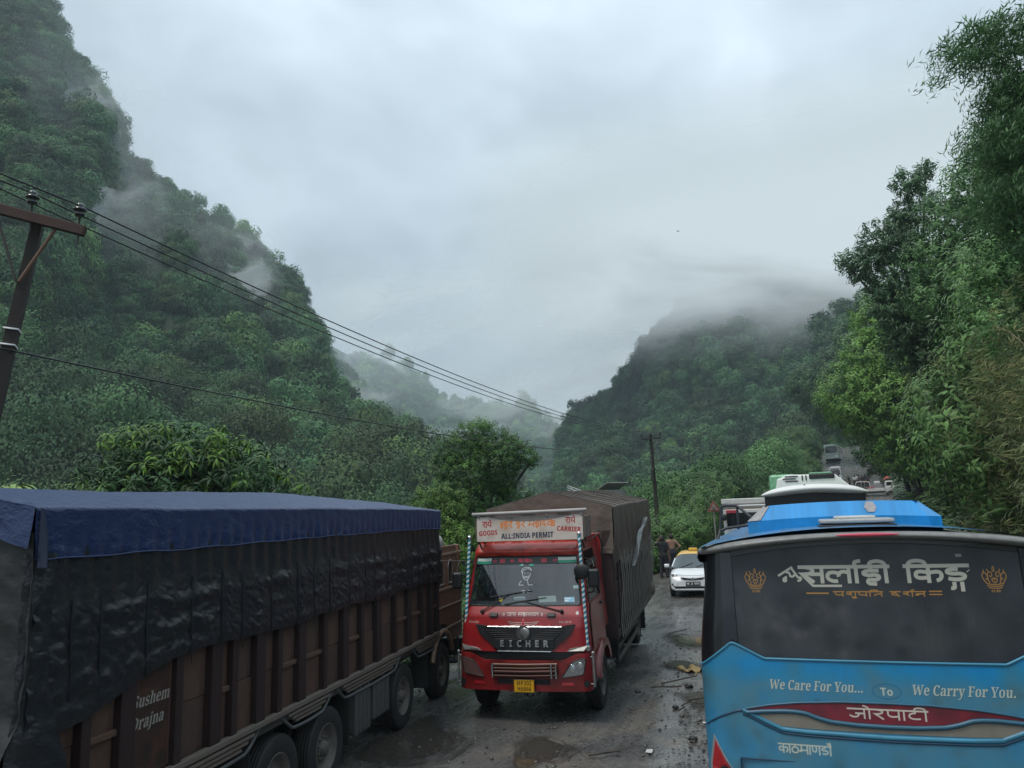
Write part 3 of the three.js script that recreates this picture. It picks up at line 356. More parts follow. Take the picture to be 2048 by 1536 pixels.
    const ac = part(t, 'air_conditioner', g, M(0.006, 0.30, 0.74, 0.36, { map: T_grime, clearcoat: 0.4 }));
    const A = R1[0], B = R1[1], C = R2[0], D = R2[1], patch = (p, q) => arch([lerp(lerp(A[0], B[0], p), lerp(C[0], D[0], p), q), lerp(A[1], C[1], q), lerp(lerp(A[2], B[2], p), lerp(C[2], D[2], p), q)]);
    part(ac, 'scraped_corner', sheet(6, 6, (p, q) => { const w = patch(p, q * 0.96); return [w[0] - 0.004, w[1] + 0.004, w[2] + 0.004]; }), M(0.42, 0.41, 0.41, 0.7, { map: T_grime }));
    part(ac, 'scraped_patch', sheet(6, 6, (p, q) => { const ww = lerp(0.2, 0.9, q), x = 0.16 + (p - 0.5) * 0.09 * (1.1 - Math.abs(q - 0.5)), w = arch([x, lerp(3.222, 3.35, ww), lerp(-0.95, -1.08, ww)]); return [w[0], w[1] + 0.004, w[2] + 0.004]; }), M(0.4, 0.38, 0.4, 0.7, { map: T_grime }));
  }
  const ht = part(t, 'roof_hatch', [box(-0.29, 0.27, 3.195, 3.232, -0.80, -0.42, 0.015)], M(0.45, 0.47, 0.48, 0.4, { map: T_grime })); part(ht, 'hatch_lid', [box(-0.17, 0.14, 3.225, 3.256, -0.74, -0.48, 0.02)], M(0.6, 0.61, 0.6, 0.4, { map: T_grime })); part(ht, 'hatch_seal', box(-0.3, 0.28, 3.15, 3.188, -0.81, -0.41, 0.01), M_black);
  part(t, 'pipe_rail', [tube([[-1.2, 3.0, -1.25], [-1.165, 3.14, -1.4], [-1.14, 3.36, -1.42], [-1.12, 3.378, -1.42], [-0.99, 3.375, -1.42], [-0.86, 3.26, -1.3]], 0.014, 7, 40), tube([[-1.165, 3.135, -1.4], [-1.1, 3.16, -1.4], [-0.86, 3.19, -1.3]], 0.014, 7, 14), tube([[-0.985, 3.375, -1.42], [-0.99, 3.15, -1.42]], 0.012, 7), tube([[-1.2, 3.0, -1.25], [-1.2, 2.9, -1.05]], 0.02, 7)], M(0.035, 0.035, 0.037, 0.5));
  return t;
}
blueBus();
// ---------- tarpaulin covered truck on the left ----------
const T_tarp = dataTex(512, (u, v) => { const a = tfbm(u, v, 4, 5, 61), b = tfbm(u * 1, v, 9, 4, 63), c = tfbm(u, v, 40, 2, 65); return clamp(0.5 + (0.5 - Math.abs(a) * 1.7) * 0.45 + (0.3 - Math.abs(b)) * 0.35 + c * 0.1, 0, 1); });
function leftTruck() {
  const t = thing('cargo_truck', 'long brown timber sided truck covered by a blue and black tarpaulin', 'truck', [-4.687, 0, -5.79], -0.2077);
  const M_wood = M(0.092, 0.050, 0.035, 0.72, { map: T_grime, bumpMap: T_fine, bumpScale: 0.002 }), M_wood2 = M(0.078, 0.045, 0.033, 0.75, { map: T_grime, bumpMap: T_fine, bumpScale: 0.002 }), M_post = M(0.024, 0.009, 0.008, 0.7, { map: T_grime }), M_rung = M(0.11, 0.06, 0.042, 0.7, { map: T_grime }), M_rail = M(0.17, 0.145, 0.12, 0.65, { map: T_grime }), M_frame = M(0.12, 0.13, 0.135, 0.6, { map: T_grime, metalness: 0.2 });
  const T_txt = canvasTex(512, 1024, (x, w, h) => { x.fillStyle = '#4a2c20'; x.fillRect(0, 0, w, h); clouds(x, w, h, 60, 71, '24,16,12', 20, 160, 0.5); streaks(x, w, h, 200, 72, '#33201a', 0.5); x.fillStyle = '#a09c94'; x.font = 'italic bold 150px serif'; x.save(); x.translate(0, h * 0.42); x.scale(0.86, 1); x.fillText('Sushem', 2, 0); x.fillText('Drajna', -14, 190); x.restore(); speck(x, w, h, 1500, 73, ['#4a2c20', '#38231b'], 0.8, 2.5, 0.3, 0.8); });
  const M_woodTxt = M(0.8, 0.8, 0.8, 0.7, { map: T_txt });
  part(t, 'cargo_floor', box(-1.2, 1.2, 1.1, 1.24, -9.45, -0.02), M_iron); part(t, 'cargo_body', box(-1.12, 1.10, 1.24, 3.3, -9.4, -0.12), M_black);
  const posts = [-0.06, -0.6, -1.06, -1.72, -2.3, -2.62, -3.12, -3.53, -4.06, -4.68, -5.3, -5.86, -6.49, -7.2, -7.85, -8.5, -9.05, -9.42];
  posts.forEach((z, i) => {
    part(t, 'side_post', box(1.10, 1.232, 1.24, 3.3, z - (i % 2 ? 0.05 : 0.09), z + (i % 2 ? 0.05 : 0.09), 0.01), M_post); part(t, 'side_post', box(-1.225, -1.10, 1.24, 3.3, z - 0.06, z + 0.06, 0.01), M_post);
    if (i + 1 < posts.length) {
      const z1 = z - (i % 2 ? 0.05 : 0.09), z0 = posts[i + 1] + (i % 2 ? 0.09 : 0.05), txt = i === 1 + 0 && false;
      for (const s of [1]) for (const [y0, y1] of [[1.25, 1.74], [1.745, 2.6]]) part(t, 'side_panel', box(1.09, 1.15 + 0.006 * ((i + (y0 > 1.5 ? 1 : 0)) % 3), y0, y1, z0 + 0.003, z1 - 0.003, 0.006), (i + (y0 > 1.5 ? 1 : 0)) % 3 ? M_wood : M_wood2);
      if (i !== 2 && (i % 3 === 1 || i % 3 === 2 && i % 2 === 0)) part(t, 'side_rung', box(1.15, 1.2, 1.70, 1.755, z0, z1, 0.01), M_rung);
    }
  });
  // lettered panel
  { const g = sheet(2, 2, (u, v) => [1.185, 1.30 + v * 0.95, -1.15 - u * 0.48]); part(t, 'lettered_panel', [box(1.16, 1.182, 1.28, 2.3, -1.66, -1.12, 0.004)], M_wood); part(t, 'lettering', g, M_woodTxt); }
  // stepped side rails with cut-outs over the wheels
  part(t, 'side_rail', box(1.17, 1.25, 1.2, 1.262, -9.45, 0, 0.01), M_rail); part(t, 'side_rail', box(-1.25, -1.17, 1.05, 1.262, -9.45, 0, 0.01), M_rail);
  for (const [a, b] of [[-2.75, -0.1], [-4.55, -4.0], [-7.05, -5.45], [-9.2, -8.4]]) {
    for (let k = 0; k < 3; k++) { const y = 1.145 - k * 0.05, s = 0.10 * k; part(t, 'rail_strip', box(1.2 - 0.012 * k, 1.24 - 0.012 * k, y, y + 0.034, a - 0.25 + s, b + 0.25 - s, 0.006), M_rail); }
    part(t, 'arch_bracket', tube([[1.2, 1.2, b + 0.42], [1.2, 1.0, b + 0.12], [1.2, 0.98, (a + b) / 2], [1.2, 1.0, a - 0.12], [1.2, 1.2, a - 0.42]], 0.02, 6, 30), M_frame);
  }
  part(t, 'chassis', [box(-0.5, -0.36, 0.72, 1.05, -10.9, -0.3), box(0.36, 0.5, 0.72, 1.05, -10.9, -0.3), box(-0.5, 0.5, 0.8, 0.95, -1.0, -0.8), box(-0.5, 0.5, 0.8, 0.95, -7.2, -7)], M_black);
  for (const [z, d] of [[-9.76, 0], [-7.66, 0], [-4.85, 1], [-3.61, 1]]) { for (const s of [-1, 1]) wheel(t, s * 1.05, 0.5, z, s, false, !!d); part(t, 'axle', new THREE.CylinderGeometry(0.09, 0.09, 1.8, 10).rotateZ(Math.PI / 2).translate(0, 0.5, z), M_black); }
  // ribbed fuel tanks
  for (const [a, b, y0, y1] of [[-6.28, -5.72, 0.4, 1.0], [-7.02, -6.36, 0.46, 0.96]]) { const f = part(t, 'fuel_tank', box(0.72, 1.13, y0, y1, a, b, 0.05), M_iron); const n = 4; for (let k = 0; k < n; k++) part(f, 'tank_rib', box(1.08, 1.19, y0 - 0.02, y1 + 0.02, lerp(a, b, (k + 0.1) / n), lerp(a, b, (k + 0.82) / n), 0.04), M(0.14, 0.14, 0.14, 0.5, { metalness: 0.4, map: T_grime })); }
  for (const z of [-8.9, -3.0, -5.5]) part(t, 'mud_flap', box(0.85, 1.18, 0.35, 1.05, z - 0.01, z + 0.01, 0.004), M_rubber);
  // cab
  const M_cab = M(0.22, 0.115, 0.07, 0.55, { map: T_grime, clearcoat: 0.15 }), M_cab2 = M(0.30, 0.21, 0.14, 0.5, { map: T_grime });
  { const z0 = -9.52, z1 = -11.15, s = new THREE.Shape(); s.moveTo(0, 1.05); s.lineTo(0, 2.8); s.lineTo(1.28, 2.8); s.lineTo(1.52, 2.3); s.lineTo(1.62, 1.9); s.lineTo(1.62, 0.95); s.lineTo(0.98, 0.95); s.absarc(0.28, 0.62, 0.72, 0.42, 1.95, false); s.lineTo(0, 1.05);
    for (const [wx, ww] of [[0.12, 0.30], [0.72, 0.32]]) { const hl = new THREE.Path(); hl.moveTo(wx, 2.08); hl.lineTo(wx + ww, 2.08); hl.lineTo(wx + ww, 2.36); hl.absarc(wx + ww / 2, 2.36, ww / 2, 0, Math.PI, false); hl.lineTo(wx, 2.08); s.holes.push(hl); }
    for (const sd of [1, -1]) { const g = new THREE.ExtrudeGeometry(s, { depth: 0.05, bevelEnabled: true, bevelSize: 0.006, bevelThickness: 0.006, bevelSegments: 1, curveSegments: 14 }).rotateY(Math.PI / 2).translate(sd > 0 ? 1.12 : -1.17, 0, z0); part(t, 'cab_side', g, M_cab);
      for (const [wx, ww] of [[0.12, 0.30], [0.72, 0.32]]) { const p = []; p.push([sd * 1.175, 2.08, z0 - wx]); for (let k = 0; k <= 10; k++) { const a = Math.PI - k / 10 * Math.PI; p.push([sd * 1.175, 2.36 + Math.sin(a) * ww / 2, z0 - wx - ww / 2 - Math.cos(a) * ww / 2]); } p.push([sd * 1.175, 2.08, z0 - wx - ww]); const f = part(t, 'arched_window_frame', tube(p, 0.018, 6, 40), M_steel); part(f, 'window_sill', box(sd > 0 ? 1.15 : -1.2, sd > 0 ? 1.2 : -1.15, 2.05, 2.08, z0 - wx - ww, z0 - wx, 0.006), M_steel); }
      for (const [y, d] of [[1.95, 0.05], [1.62, 0.035], [2.62, 0.05], [1.2, 0.04]]) part(t, 'cab_moulding', box(sd > 0 ? 1.165 : -1.205, sd > 0 ? 1.205 : -1.165, y, y + d, z1 - 0.02, z0, 0.01), M_cab2);
      part(t, 'fender_flare', tube(Array.from({ length: 9 }, (_, k) => { const a = 0.35 + k / 8 * 2.5; return [sd * 1.19, 0.55 + Math.sin(a) * 0.66, -9.76 - Math.cos(a) * 0.66]; }), 0.05, 7, 40), M_cab2); }
    part(t, 'window_glass', box(1.128, 1.134, 2.04, 2.56, z0 - 1.1, z0 - 0.08, 0.001), M_glassDark); part(t, 'window_glass', box(-1.134, -1.128, 2.04, 2.56, z0 - 1.1, z0 - 0.08, 0.001), M_glassDark); part(t, 'cab_back', box(-1.15, 1.15, 1.05, 2.8, z0 - 0.04, z0, 0.01), M_cab); part(t, 'cab_floor', box(-1.12, 1.12, 1.05, 1.12, z1, z0), M_black); part(t, 'cab_front', [box(-1.17, 1.17, 0.95, 1.95, z1 - 0.06, z1, 0.03), box(-1.17, -1.05, 1.9, 2.8, z1 + 0.02, z1 + 0.1), box(1.05, 1.17, 1.9, 2.8, z1 + 0.02, z1 + 0.1)], M_cab);
    part(t, 'windscreen', box(-1.05, 1.05, 1.95, 2.7, z1 + 0.05, z1 + 0.06, 0.002), M_glass); part(t, 'cab_roof', sheet(16, 12, (u, v) => [lerp(-1.19, 1.19, u), 2.78 + 0.1 * Math.sin(Math.PI * u) * Math.sin(Math.PI * clamp(v, 0, 1)), lerp(z0, z1 + 0.25, v)]), M_cab);
    part(t, 'roof_dome', sheet(20, 10, (u, v) => { const a = u * 6.283, b = v * Math.PI / 2; return [0.55 + Math.cos(a) * Math.cos(b) * 0.62, 2.8 + Math.sin(b) * 0.42, z0 - 0.5 + Math.sin(a) * Math.cos(b) * 0.44]; }), M(0.5, 0.5, 0.49, 0.35, { metalness: 0.6, map: T_grime }));
    part(t, 'dome_band', [tube([[1.0, 2.82, -9.62], [1.0, 3.05, -9.8], [0.9, 3.22, -10.02], [1.0, 3.05, -10.24], [1.0, 2.82, -10.42]], 0.015, 6)], M_chrome);
    part(t, 'seat_back', box(-1.0, 1.0, 1.2, 2.1, z0 - 0.4, z0 - 0.2, 0.06), M_seat); part(t, 'bumper', box(-1.22, 1.22, 0.5, 0.86, z1 - 0.3, z1 - 0.06, 0.04), M_black); part(t, 'step', [box(1.0, 1.2, 0.46, 0.52, -10.95, -10.6), tube([[1.15, 0.5, -10.9], [1.15, 0.95, -10.9]], 0.02, 6), tube([[1.15, 0.5, -10.65], [1.15, 0.95, -10.65]], 0.02, 6)], M_iron);
    part(t, 'wing_mirror', [new THREE.SphereGeometry(0.13, 16, 12).scale(0.8, 0.8, 0.45).translate(1.42, 1.86, -11.05), tube([[1.15, 2.2, -11.0], [1.4, 2.1, -11.05], [1.42, 1.86, -11.05]], 0.014, 6)], M_black);
    const R = rng(88), gs = []; for (let k = 0; k < 90; k++) { const a = R() * 6.28, r = 0.09 * Math.sqrt(R()), y = 1.58 - R() * 0.3; gs.push(tube([[1.36, y, -11.0], [1.36 + Math.cos(a) * r, y - 0.16, -11.0 + Math.sin(a) * r], [1.36 + Math.cos(a) * r * 1.4, y - 0.26 - R() * 0.08, -11.0 + Math.sin(a) * r * 1.4]], 0.009, 3, 3)); } part(t, 'hanging_tassel', gs, M_black); part(t, 'tassel_cord', tube([[1.36, 1.8, -11.0], [1.36, 1.5, -11.0]], 0.03, 6), M_black);
  }
  // tarpaulins
  const M_blueTarp = M(0.014, 0.029, 0.092, 0.4, { sheen: 1, sheenColor: lin(0.42, 0.52, 0.8), sheenRoughness: 0.45, bumpMap: T_tarp, bumpScale: 0.032, side: THREE.DoubleSide, specularIntensity: 0.9 }), M_dark = M(0.011, 0.012, 0.015, 0.44, { bumpMap: T_tarp, bumpScale: 0.03, side: THREE.DoubleSide }), M_grey = M(0.020, 0.021, 0.022, 0.6, { bumpMap: T_tarp, bumpScale: 0.02, side: THREE.DoubleSide });
  const top = (x, z) => 3.54 + 0.235 * (1 - Math.abs(x) / 1.25) + 0.03 * Math.sin(z * 0.9) * (1 - Math.abs(x) / 1.4) + 0.022 * fbm(x * 1.5, z * 0.8, 2, 4) - 0.03 * sstep(-8.2, -9.5, z);
  const bt = t;
  { const prof = (u) => { const p = (u - 0.5) * 2, a = Math.abs(p), s = Math.sign(p); if (a < 0.72) return [s * a / 0.72 * 1.25, 1]; return [s * (1.25 + 0.015), 1 - (a - 0.72) / 0.28]; };
    const g = sheet(140, 220, (u, v) => { const [x, k] = prof(u), z = 0.06 - v * 9.62; const fold = (k < 1 ? (1 - k) : 0), dr = 0.38 - 0.03 * v + 0.008 * Math.sin(z * 9); const yT = top(x, z), r = k >= 0.96 ? 0 : 1; const out = fold * (0.018 * Math.sin(z * 31 + 3 * fbm(z, 0, 3)) * fold + 0.03 * fbm(z * 3, fold * 2, 9, 3)); return [x + Math.sign(x) * out, k >= 1 ? yT : yT - (1 - k) * dr, z, z * 0.8, (u - 0.5) * 3.2]; });
    const tp = part(t, 'blue_tarpaulin', g, M_blueTarp);
    const back = sheet(60, 24, (u, v) => { const x = lerp(-1.26, 1.26, u), d = 0.27 - 0.03 * Math.cos(u * 9), pull = Math.exp(-(1 - u) * 7), y = top(x, 0.06) - v * d; return [x, y, 0.065 + 0.02 * v + 0.025 * v * fbm(u * 8, v, 4, 3) + 0.02 * v * Math.sin((u + v * 0.5 * (1 - u)) * 40) * (0.3 + pull), u * 2.5, v * 0.4]; }); part(tp, 'rear_drop', back, M_blueTarp);
    part(tp, 'corner_fold', sheet(10, 14, (u, v) => { const w = lerp(0.02, 0.07, Math.sin(v * 2.4)), x = 1.285 + 0.02 * Math.sin(u * 3), z = 0.06 - u * w - 0.02; return [x + 0.04 * Math.sin(u * 3.1) * v, 3.52 - v * 0.42, z, u, v]; }), M(0.012, 0.02, 0.05, 0.5, { side: THREE.DoubleSide, bumpMap: T_tarp, bumpScale: 0.01 }));
    part(tp, 'hem', tube(Array.from({ length: 40 }, (_, i) => { const z = 0.04 - i / 39 * 9.6; return [1.29 + 0.006 * Math.sin(i * 2.1), top(1.25, z) - 0.385 + 0.03 * i / 39 + 0.006 * Math.sin(i * 1.7), z]; }), 0.007, 4, 120), M(0.03, 0.05, 0.13, 0.6)); }
  { const straps = []; for (let z = -0.35, k = 0; z > -9.4; z -= 0.30 + 0.32 * Math.abs(Math.sin(k * 2.3)), k++) straps.push(z);
    const bottom = (z) => 2.19 + 0.02 * Math.sin(z * 2.1) + 0.07 * fbm(z * 1.7, 3, 1, 3) - 0.28 * sstep(-1.6, -0.2, z);
    const g = sheet(420, 70, (u, v) => { const z = 0.03 - u * 9.55, yb = bottom(z), y = lerp(3.24, yb, v), lump = sstep(2.95, 2.72, y); let k = 1; for (const s of straps) k = Math.min(k, Math.abs(z - s) / 0.09); k = lerp(1, sstep(0, 1, k), 0.6); const wr = Math.abs(fbm(z * 7 + 3 * fbm(z, y, 1, 2), y * 9, 3, 5)) * 0.17 + 0.05 * Math.sin(y * 26 + 4 * fbm(z * 3, y * 2, 8, 2)) * sstep(0.1, 0.7, Math.abs(fbm(z * 1.3, y, 14, 2)) * 3); return [1.245 + 0.01 * (1 - lump) * Math.sin(z * 24) + lump * (0.012 + k * (0.010 + wr * 0.32) ) * (1 - 0.6 * sstep(0.9, 1, v)), y, z, z * 0.9, y * 0.9]; });
    const sk = part(t, 'black_tarpaulin', g, M_dark);
    for (const s of straps) part(sk, 'strap', tube([[1.262, 2.9, s], [1.272, 2.6, s + 0.02], [1.262, 2.1, s - 0.02]], 0.007, 4, 8), M_black);
    part(sk, 'rear_sheet', sheet(60, 80, (u, v) => { const x = lerp(-1.25, 1.26, u), y = lerp(3.35, 1.0, v); return [x - 0.1 * sstep(0.45, 0.8, v) * sstep(0.7, 1, u), y, 0.05 + 0.05 * fbm(x * 2, y * 3, 7, 4) + 0.16 * sstep(2.1, 1.7, y) * (0.6 + 0.8 * fbm(x * 1.5, y * 2, 17, 3)) + 0.02 * Math.abs(fbm(x * 7, y * 9, 5, 3)), x * 0.8, y * 0.8]; }), M_grey);
    part(sk, 'corner_sheet', sheet(24, 70, (u, v) => { const a = u * Math.PI / 2, y = lerp(3.2, 1.42, v), b = 0.03 + 0.05 * sstep(2.3, 1.6, y); return [1.2 + Math.sin(a) * (0.06 + b) + 0.03 * fbm(u * 3, y * 5, 2, 3), y, -0.12 + Math.cos(a) * (0.16 + b) + 0.03 * fbm(u * 3, y * 4, 8, 3) - 0.5 * u * sstep(2.4, 1.5, y) * 0.4, u * 0.3, y]; }), M_dark);
  }
  part(t, 'silver_ornament', [0, 1, 2, 3].map((k) => new THREE.SphereGeometry(0.045, 12, 8).translate(1.25 + 0.02 * (k % 2), 1.36 + 0.05 * (k % 2), -0.45 - k * 0.07)), M_chrome);
  return t;
}
leftTruck();
// ---------- red lorry facing the camera ----------
function redTruck() {
  const t = thing('lorry', 'red lorry facing the camera with a painted goods carrier board above its cab', 'lorry', [0.349, 0, -14.219], -0.2697); t.rotation.x = 0.0295;
  const prof = [[0.45, 1.18], [0.55, 1.22], [1.12, 1.22], [1.18, 1.2], [1.55, 1.17], [1.72, 1.12], [1.87, 1.03], [2.66, 0.745], [2.76, 0.70], [2.88, 0.60], [2.94, 0.45], [2.96, 0.2]];
  const hw = (y) => pl1([[0.5, 1.13], [1.15, 1.13], [1.87, 1.08], [2.66, 0.985], [2.96, 0.93]], y);
  const S = (u, y, off = 0) => { const w = hw(y), x = u * w, a = Math.abs(u); let z = pl1(prof, y) - 0.07 * u * u; if (a > 0.86) { const q = Math.min(1, (a - 0.86) / 0.14); z -= 0.14 * (1 - Math.sqrt(Math.max(0, 1 - q * q * 0.98))); } return [x, y, z + off]; };
  const band = (u0, u1, top, bot, off, nu = 50, nv = 10, uvf) => sheet(nu, nv, (p, q) => { const u = lerp(u0, u1, p), tt = typeof top === 'function' ? top(u) : top, b = typeof bot === 'function' ? bot(u) : bot, y = lerp(b, tt, q), s = S(u, y, off); return uvf ? [...s, ...uvf(s[0], y)] : [...s, s[0], y]; });
  const solid = (u0, u1, top, bot, off, nu = 50, nv = 8, uvf) => { const tf = typeof top === 'function' ? top : () => top, bf = typeof bot === 'function' ? bot : () => bot; const rim = (f) => sheet(nu, 1, (p, q) => { const u = lerp(u0, u1, p), s = S(u, f(u), off * q - 0.01 * (1 - q)); return [...s, s[0], s[1]]; }); const side = (u) => sheet(1, nv, (p, q) => { const y = lerp(bf(u), tf(u), q), s = S(u, y, off * p - 0.01 * (1 - p)); return [...s, s[0], y]; }); return [band(u0, u1, tf, bf, off, nu, nv, uvf), rim(tf), rim(bf), side(u0), side(u1)]; };
  const T_dirt = canvasTex(512, 512, (x, w, h) => { x.fillStyle = '#fff'; x.fillRect(0, 0, w, h); clouds(x, w, h, 80, 91, '120,100,90', 20, 120, 0.35); streaks(x, w, h, 120, 92, '#6a5a52', 0.25); speck(x, w, h, 900, 93, ['#8a7a70'], 0.5, 2, 0.1, 0.4); });
  const M_red = M(0.29, 0.017, 0.018, 0.32, { map: T_dirt, clearcoat: 0.55, clearcoatRoughness: 0.18 }), M_redBright = M(0.50, 0.045, 0.022, 0.36, { map: T_dirt, clearcoat: 0.4 }), M_plastic = M(0.016, 0.016, 0.017, 0.42);
  const T_front = canvasTex(1400, 440, (x, w, h) => { // 2.2 m x 0.69 m, from y 1.18
    const X = (m) => (m + 1.1) / 2.2 * w, Y = (m) => h - (m - 1.18) / 0.69 * h, s = w / 2.2; x.fillStyle = '#961d20'; x.fillRect(0, 0, w, h); x.fillStyle = '#7e181c'; x.fillRect(X(-0.62), Y(1.80), 1.24 * s, 0.1 * s); x.fillStyle = '#5a1216'; x.fillRect(0, Y(1.703), w, 4);
    deva(x, 'dd sp ja ya sp ma ha aa ka aa la sp dd', X(-0.345), Y(1.778), 0.05 * s, '#c4bdb4', 1.9, 0.70 * s);
    x.strokeStyle = '#b9b2aa'; x.lineWidth = 7; for (let k = 0; k < 3; k++) { const y = Y(1.632 - k * 0.028), r = (0.27 - k * 0.03) * s; x.beginPath(); x.moveTo(X(0.02) - r, y - 6); x.quadraticCurveTo(X(0.02), y + 14, X(0.02) + r, y - 6); x.stroke(); }
    x.fillStyle = '#c3122c'; x.strokeStyle = '#d9b9b0'; x.lineWidth = 3; x.beginPath(); x.moveTo(X(0.02), Y(1.69)); x.quadraticCurveTo(X(0.07), Y(1.57), X(0.02), Y(1.545)); x.quadraticCurveTo(X(-0.03), Y(1.57), X(0.02), Y(1.69)); x.fill(); x.stroke();
    x.fillStyle = '#b6a49a'; x.font = `bold ${Math.round(0.05 * s)}px sans-serif`; x.fillText('Hitechs', X(-0.95), Y(1.615)); x.fillText('Pro 3019', X(0.63), Y(1.615)); const ax = X(0.93), ay = Y(1.765); x.fillStyle = '#cfc8c2'; x.beginPath(); x.ellipse(ax - 6, ay, 11, 15, 0.1, 0, 7); x.ellipse(ax + 6, ay, 11, 15, -0.1, 0, 7); x.fill(); x.fillStyle = '#961d20'; x.beginPath(); x.arc(ax + 19, ay - 2, 7, 0, 7); x.fill(); x.fillStyle = '#cfc8c2'; x.beginPath(); x.ellipse(ax + 4, ay - 20, 3, 7, 0.6, 0, 7); x.fill();
    clouds(x, w, h, 60, 95, '60,30,28', 20, 100, 0.3); speck(x, w, h, 1600, 96, ['#7e181c', '#a5504a'], 0.5, 1.6, 0.2, 0.6);
  });
  part(t, 'front_panel', solid(-1, 1, 1.87, 1.17, 0.02, 60, 20, (x, y) => [(x + 1.1) / 2.2, (y - 1.18) / 0.69]), M(1, 1, 1, 0.32, { map: T_front, clearcoat: 0.5, clearcoatRoughness: 0.2 }));
  const M_letter = M(0.42, 0.42, 0.42, 0.3, { metalness: 0.7 });
  // grille
  const go = [[-0.86, 1.60], [-0.70, 1.585], [-0.62, 1.555], [0.62, 1.555], [0.70, 1.585], [0.86, 1.60], [0.78, 1.44], [0.60, 1.31], [0.47, 1.18], [-0.47, 1.18], [-0.60, 1.31], [-0.78, 1.44]].map(([x, y]) => [x + 0.04, y]);
  const bend = (g, off) => { const p = g.attributes.position; for (let i = 0; i < p.count; i++) { const s = S(p.getX(i) / hw(p.getY(i)), p.getY(i), off); p.setZ(i, p.getZ(i) + s[2]); } g.computeVertexNormals(); return g; };
  const dense = (o, d) => { const g = []; for (let i = 0; i < 24; i++) { const x0 = lerp(-0.82, 0.90, i / 24), x1 = lerp(-0.82, 0.90, (i + 1) / 24), up = (x) => pl1([[-0.86, 1.60], [-0.7, 1.585], [-0.62, 1.555], [0.62, 1.555], [0.7, 1.585], [0.86, 1.6]], x - 0.04), dn = (x) => pl1([[0, 1.18], [0.47, 1.18], [0.6, 1.31], [0.78, 1.44], [0.86, 1.595]], Math.abs(x - 0.04)); g.push(prism([[x0, dn(x0)], [x1, dn(x1)], [x1, up(x1)], [x0, up(x0)]], d, 0)); } return g.map((q) => bend(q, 0.015)); };
  const gr = part(t, 'grille', dense(go, 0.03), M_plastic);
  for (let k = 0; k < 5; k++) part(gr, 'grille_slat', bend(box(-0.66 + 0.04 * k + 0.04, 0.66 - 0.04 * k + 0.04, 1.50 - k * 0.034, 1.512 - k * 0.034, 0, 0.02, 0.004), 0.042), M(0.03, 0.03, 0.032, 0.35));
  part(gr, 'chrome_line', [bend(box(-0.60, 0.68, 1.553, 1.575, 0, 0.02, 0.006), 0.045)], M_chrome); part(gr, 'lower_chrome', [bend(box(-0.42, 0.50, 1.172, 1.19, 0, 0.03, 0.006), 0.04)], M_chrome);
  part(gr, 'name_plate', bend(box(-0.47, 0.55, 1.225, 1.385, 0, 0.012, 0.006), 0.046), M_black);
  'EICHER'.split('').forEach((ch, i) => { const g = new TextGeometry(ch, { font, size: 0.088, depth: 0.012, curveSegments: 3, bevelEnabled: true, bevelSize: 0.002, bevelThickness: 0.003, bevelSegments: 1 }); g.computeBoundingBox(); const bb = g.boundingBox; g.translate(-(bb.max.x + bb.min.x) / 2, 0, 0); g.scale(1.15, 1.15, 1).translate(-0.335 + i * 0.15, 1.255, 0); part(gr, 'maker_letter', bend(g, 0.06), M_letter); });
  part(gr, 'round_emblem', [new THREE.CylinderGeometry(0.115, 0.12, 0.02, 28).rotateX(Math.PI / 2).translate(0.035, 1.475, 1.245)], M(0.12, 0.12, 0.125, 0.4, { metalness: 0.5 })); part(gr, 'emblem_badge', [new THREE.SphereGeometry(0.085, 20, 12).scale(1, 1, 0.25).translate(0.065, 1.475, 1.255)], M(0.42, 0.43, 0.42, 0.35, { metalness: 0.7, map: T_grime }));
  for (const s of [-1, 1]) { part(t, 'panel_vent', bend(box(s * 0.50 - 0.07, s * 0.50 + 0.07, 1.72, 1.775, 0, 0.04, 0.012), 0.02), M_black); part(t, 'silver_lip', bend(prism(s > 0 ? [[0.76, 1.185], [1.03, 1.185], [1.10, 1.27], [0.80, 1.225]] : [[-1.03, 1.185], [-0.72, 1.185], [-0.78, 1.225], [-1.08, 1.27]], 0.04, 0.006), 0.02), M_steel); }
  part(t, 'bumper_gap', band(-1, 1, 1.18, 1.0, -0.03, 40, 4), M_black);
  const bTop = (u) => 1.035 + 0.115 * sstep(0.55, 0.85, Math.abs(u)), bu = part(t, 'bumper', solid(-1, 1, bTop, 0.56, 0.045, 60, 10), M_red);
  part(bu, 'lower_intake', bend(box(-0.42, 0.46, 0.67, 0.75, 0, 0.02, 0.015), 0.046), M_black);
  for (const s of [-1, 1]) {
    const o = [[0.66, 0.785], [1.01, 0.84], [1.055, 1.075], [0.84, 1.03]].map(([x, y]) => [x * s, y]); if (s < 0) o.reverse();
    const ff = (o2, d, off) => { const n = 8, g = []; for (let i = 0; i < n; i++) { const a = i / n, b = (i + 1) / n, A = o2[0], B = o2[1], C = o2[2], D = o2[3]; const q = (p, r, k) => [lerp(p[0], r[0], k), lerp(p[1], r[1], k)]; g.push(prism([q(A, B, a), q(A, B, b), q(D, C, b), q(D, C, a)], d, 0)); } return g.map((e) => bend(e, off)); };
    const hl = part(t, 'headlight', ff(o, 0.012, 0.046), s > 0 ? M(0.16, 0.16, 0.16, 0.25, { metalness: 0.8 }) : M(0.09, 0.065, 0.06, 0.5)); const c = [s * 0.9, 0.94];
    for (const [dx, dy, r] of [[-0.07, -0.01, 0.06], [0.06, 0.03, 0.055]]) { const p = S((c[0] + dx * s) / 1.13, c[1] + dy, 0.062); part(hl, 'reflector_bowl', new THREE.SphereGeometry(r, 18, 10).scale(1, 1, 0.3).translate(...p), s > 0 ? M_chrome : M_dirtRim); }
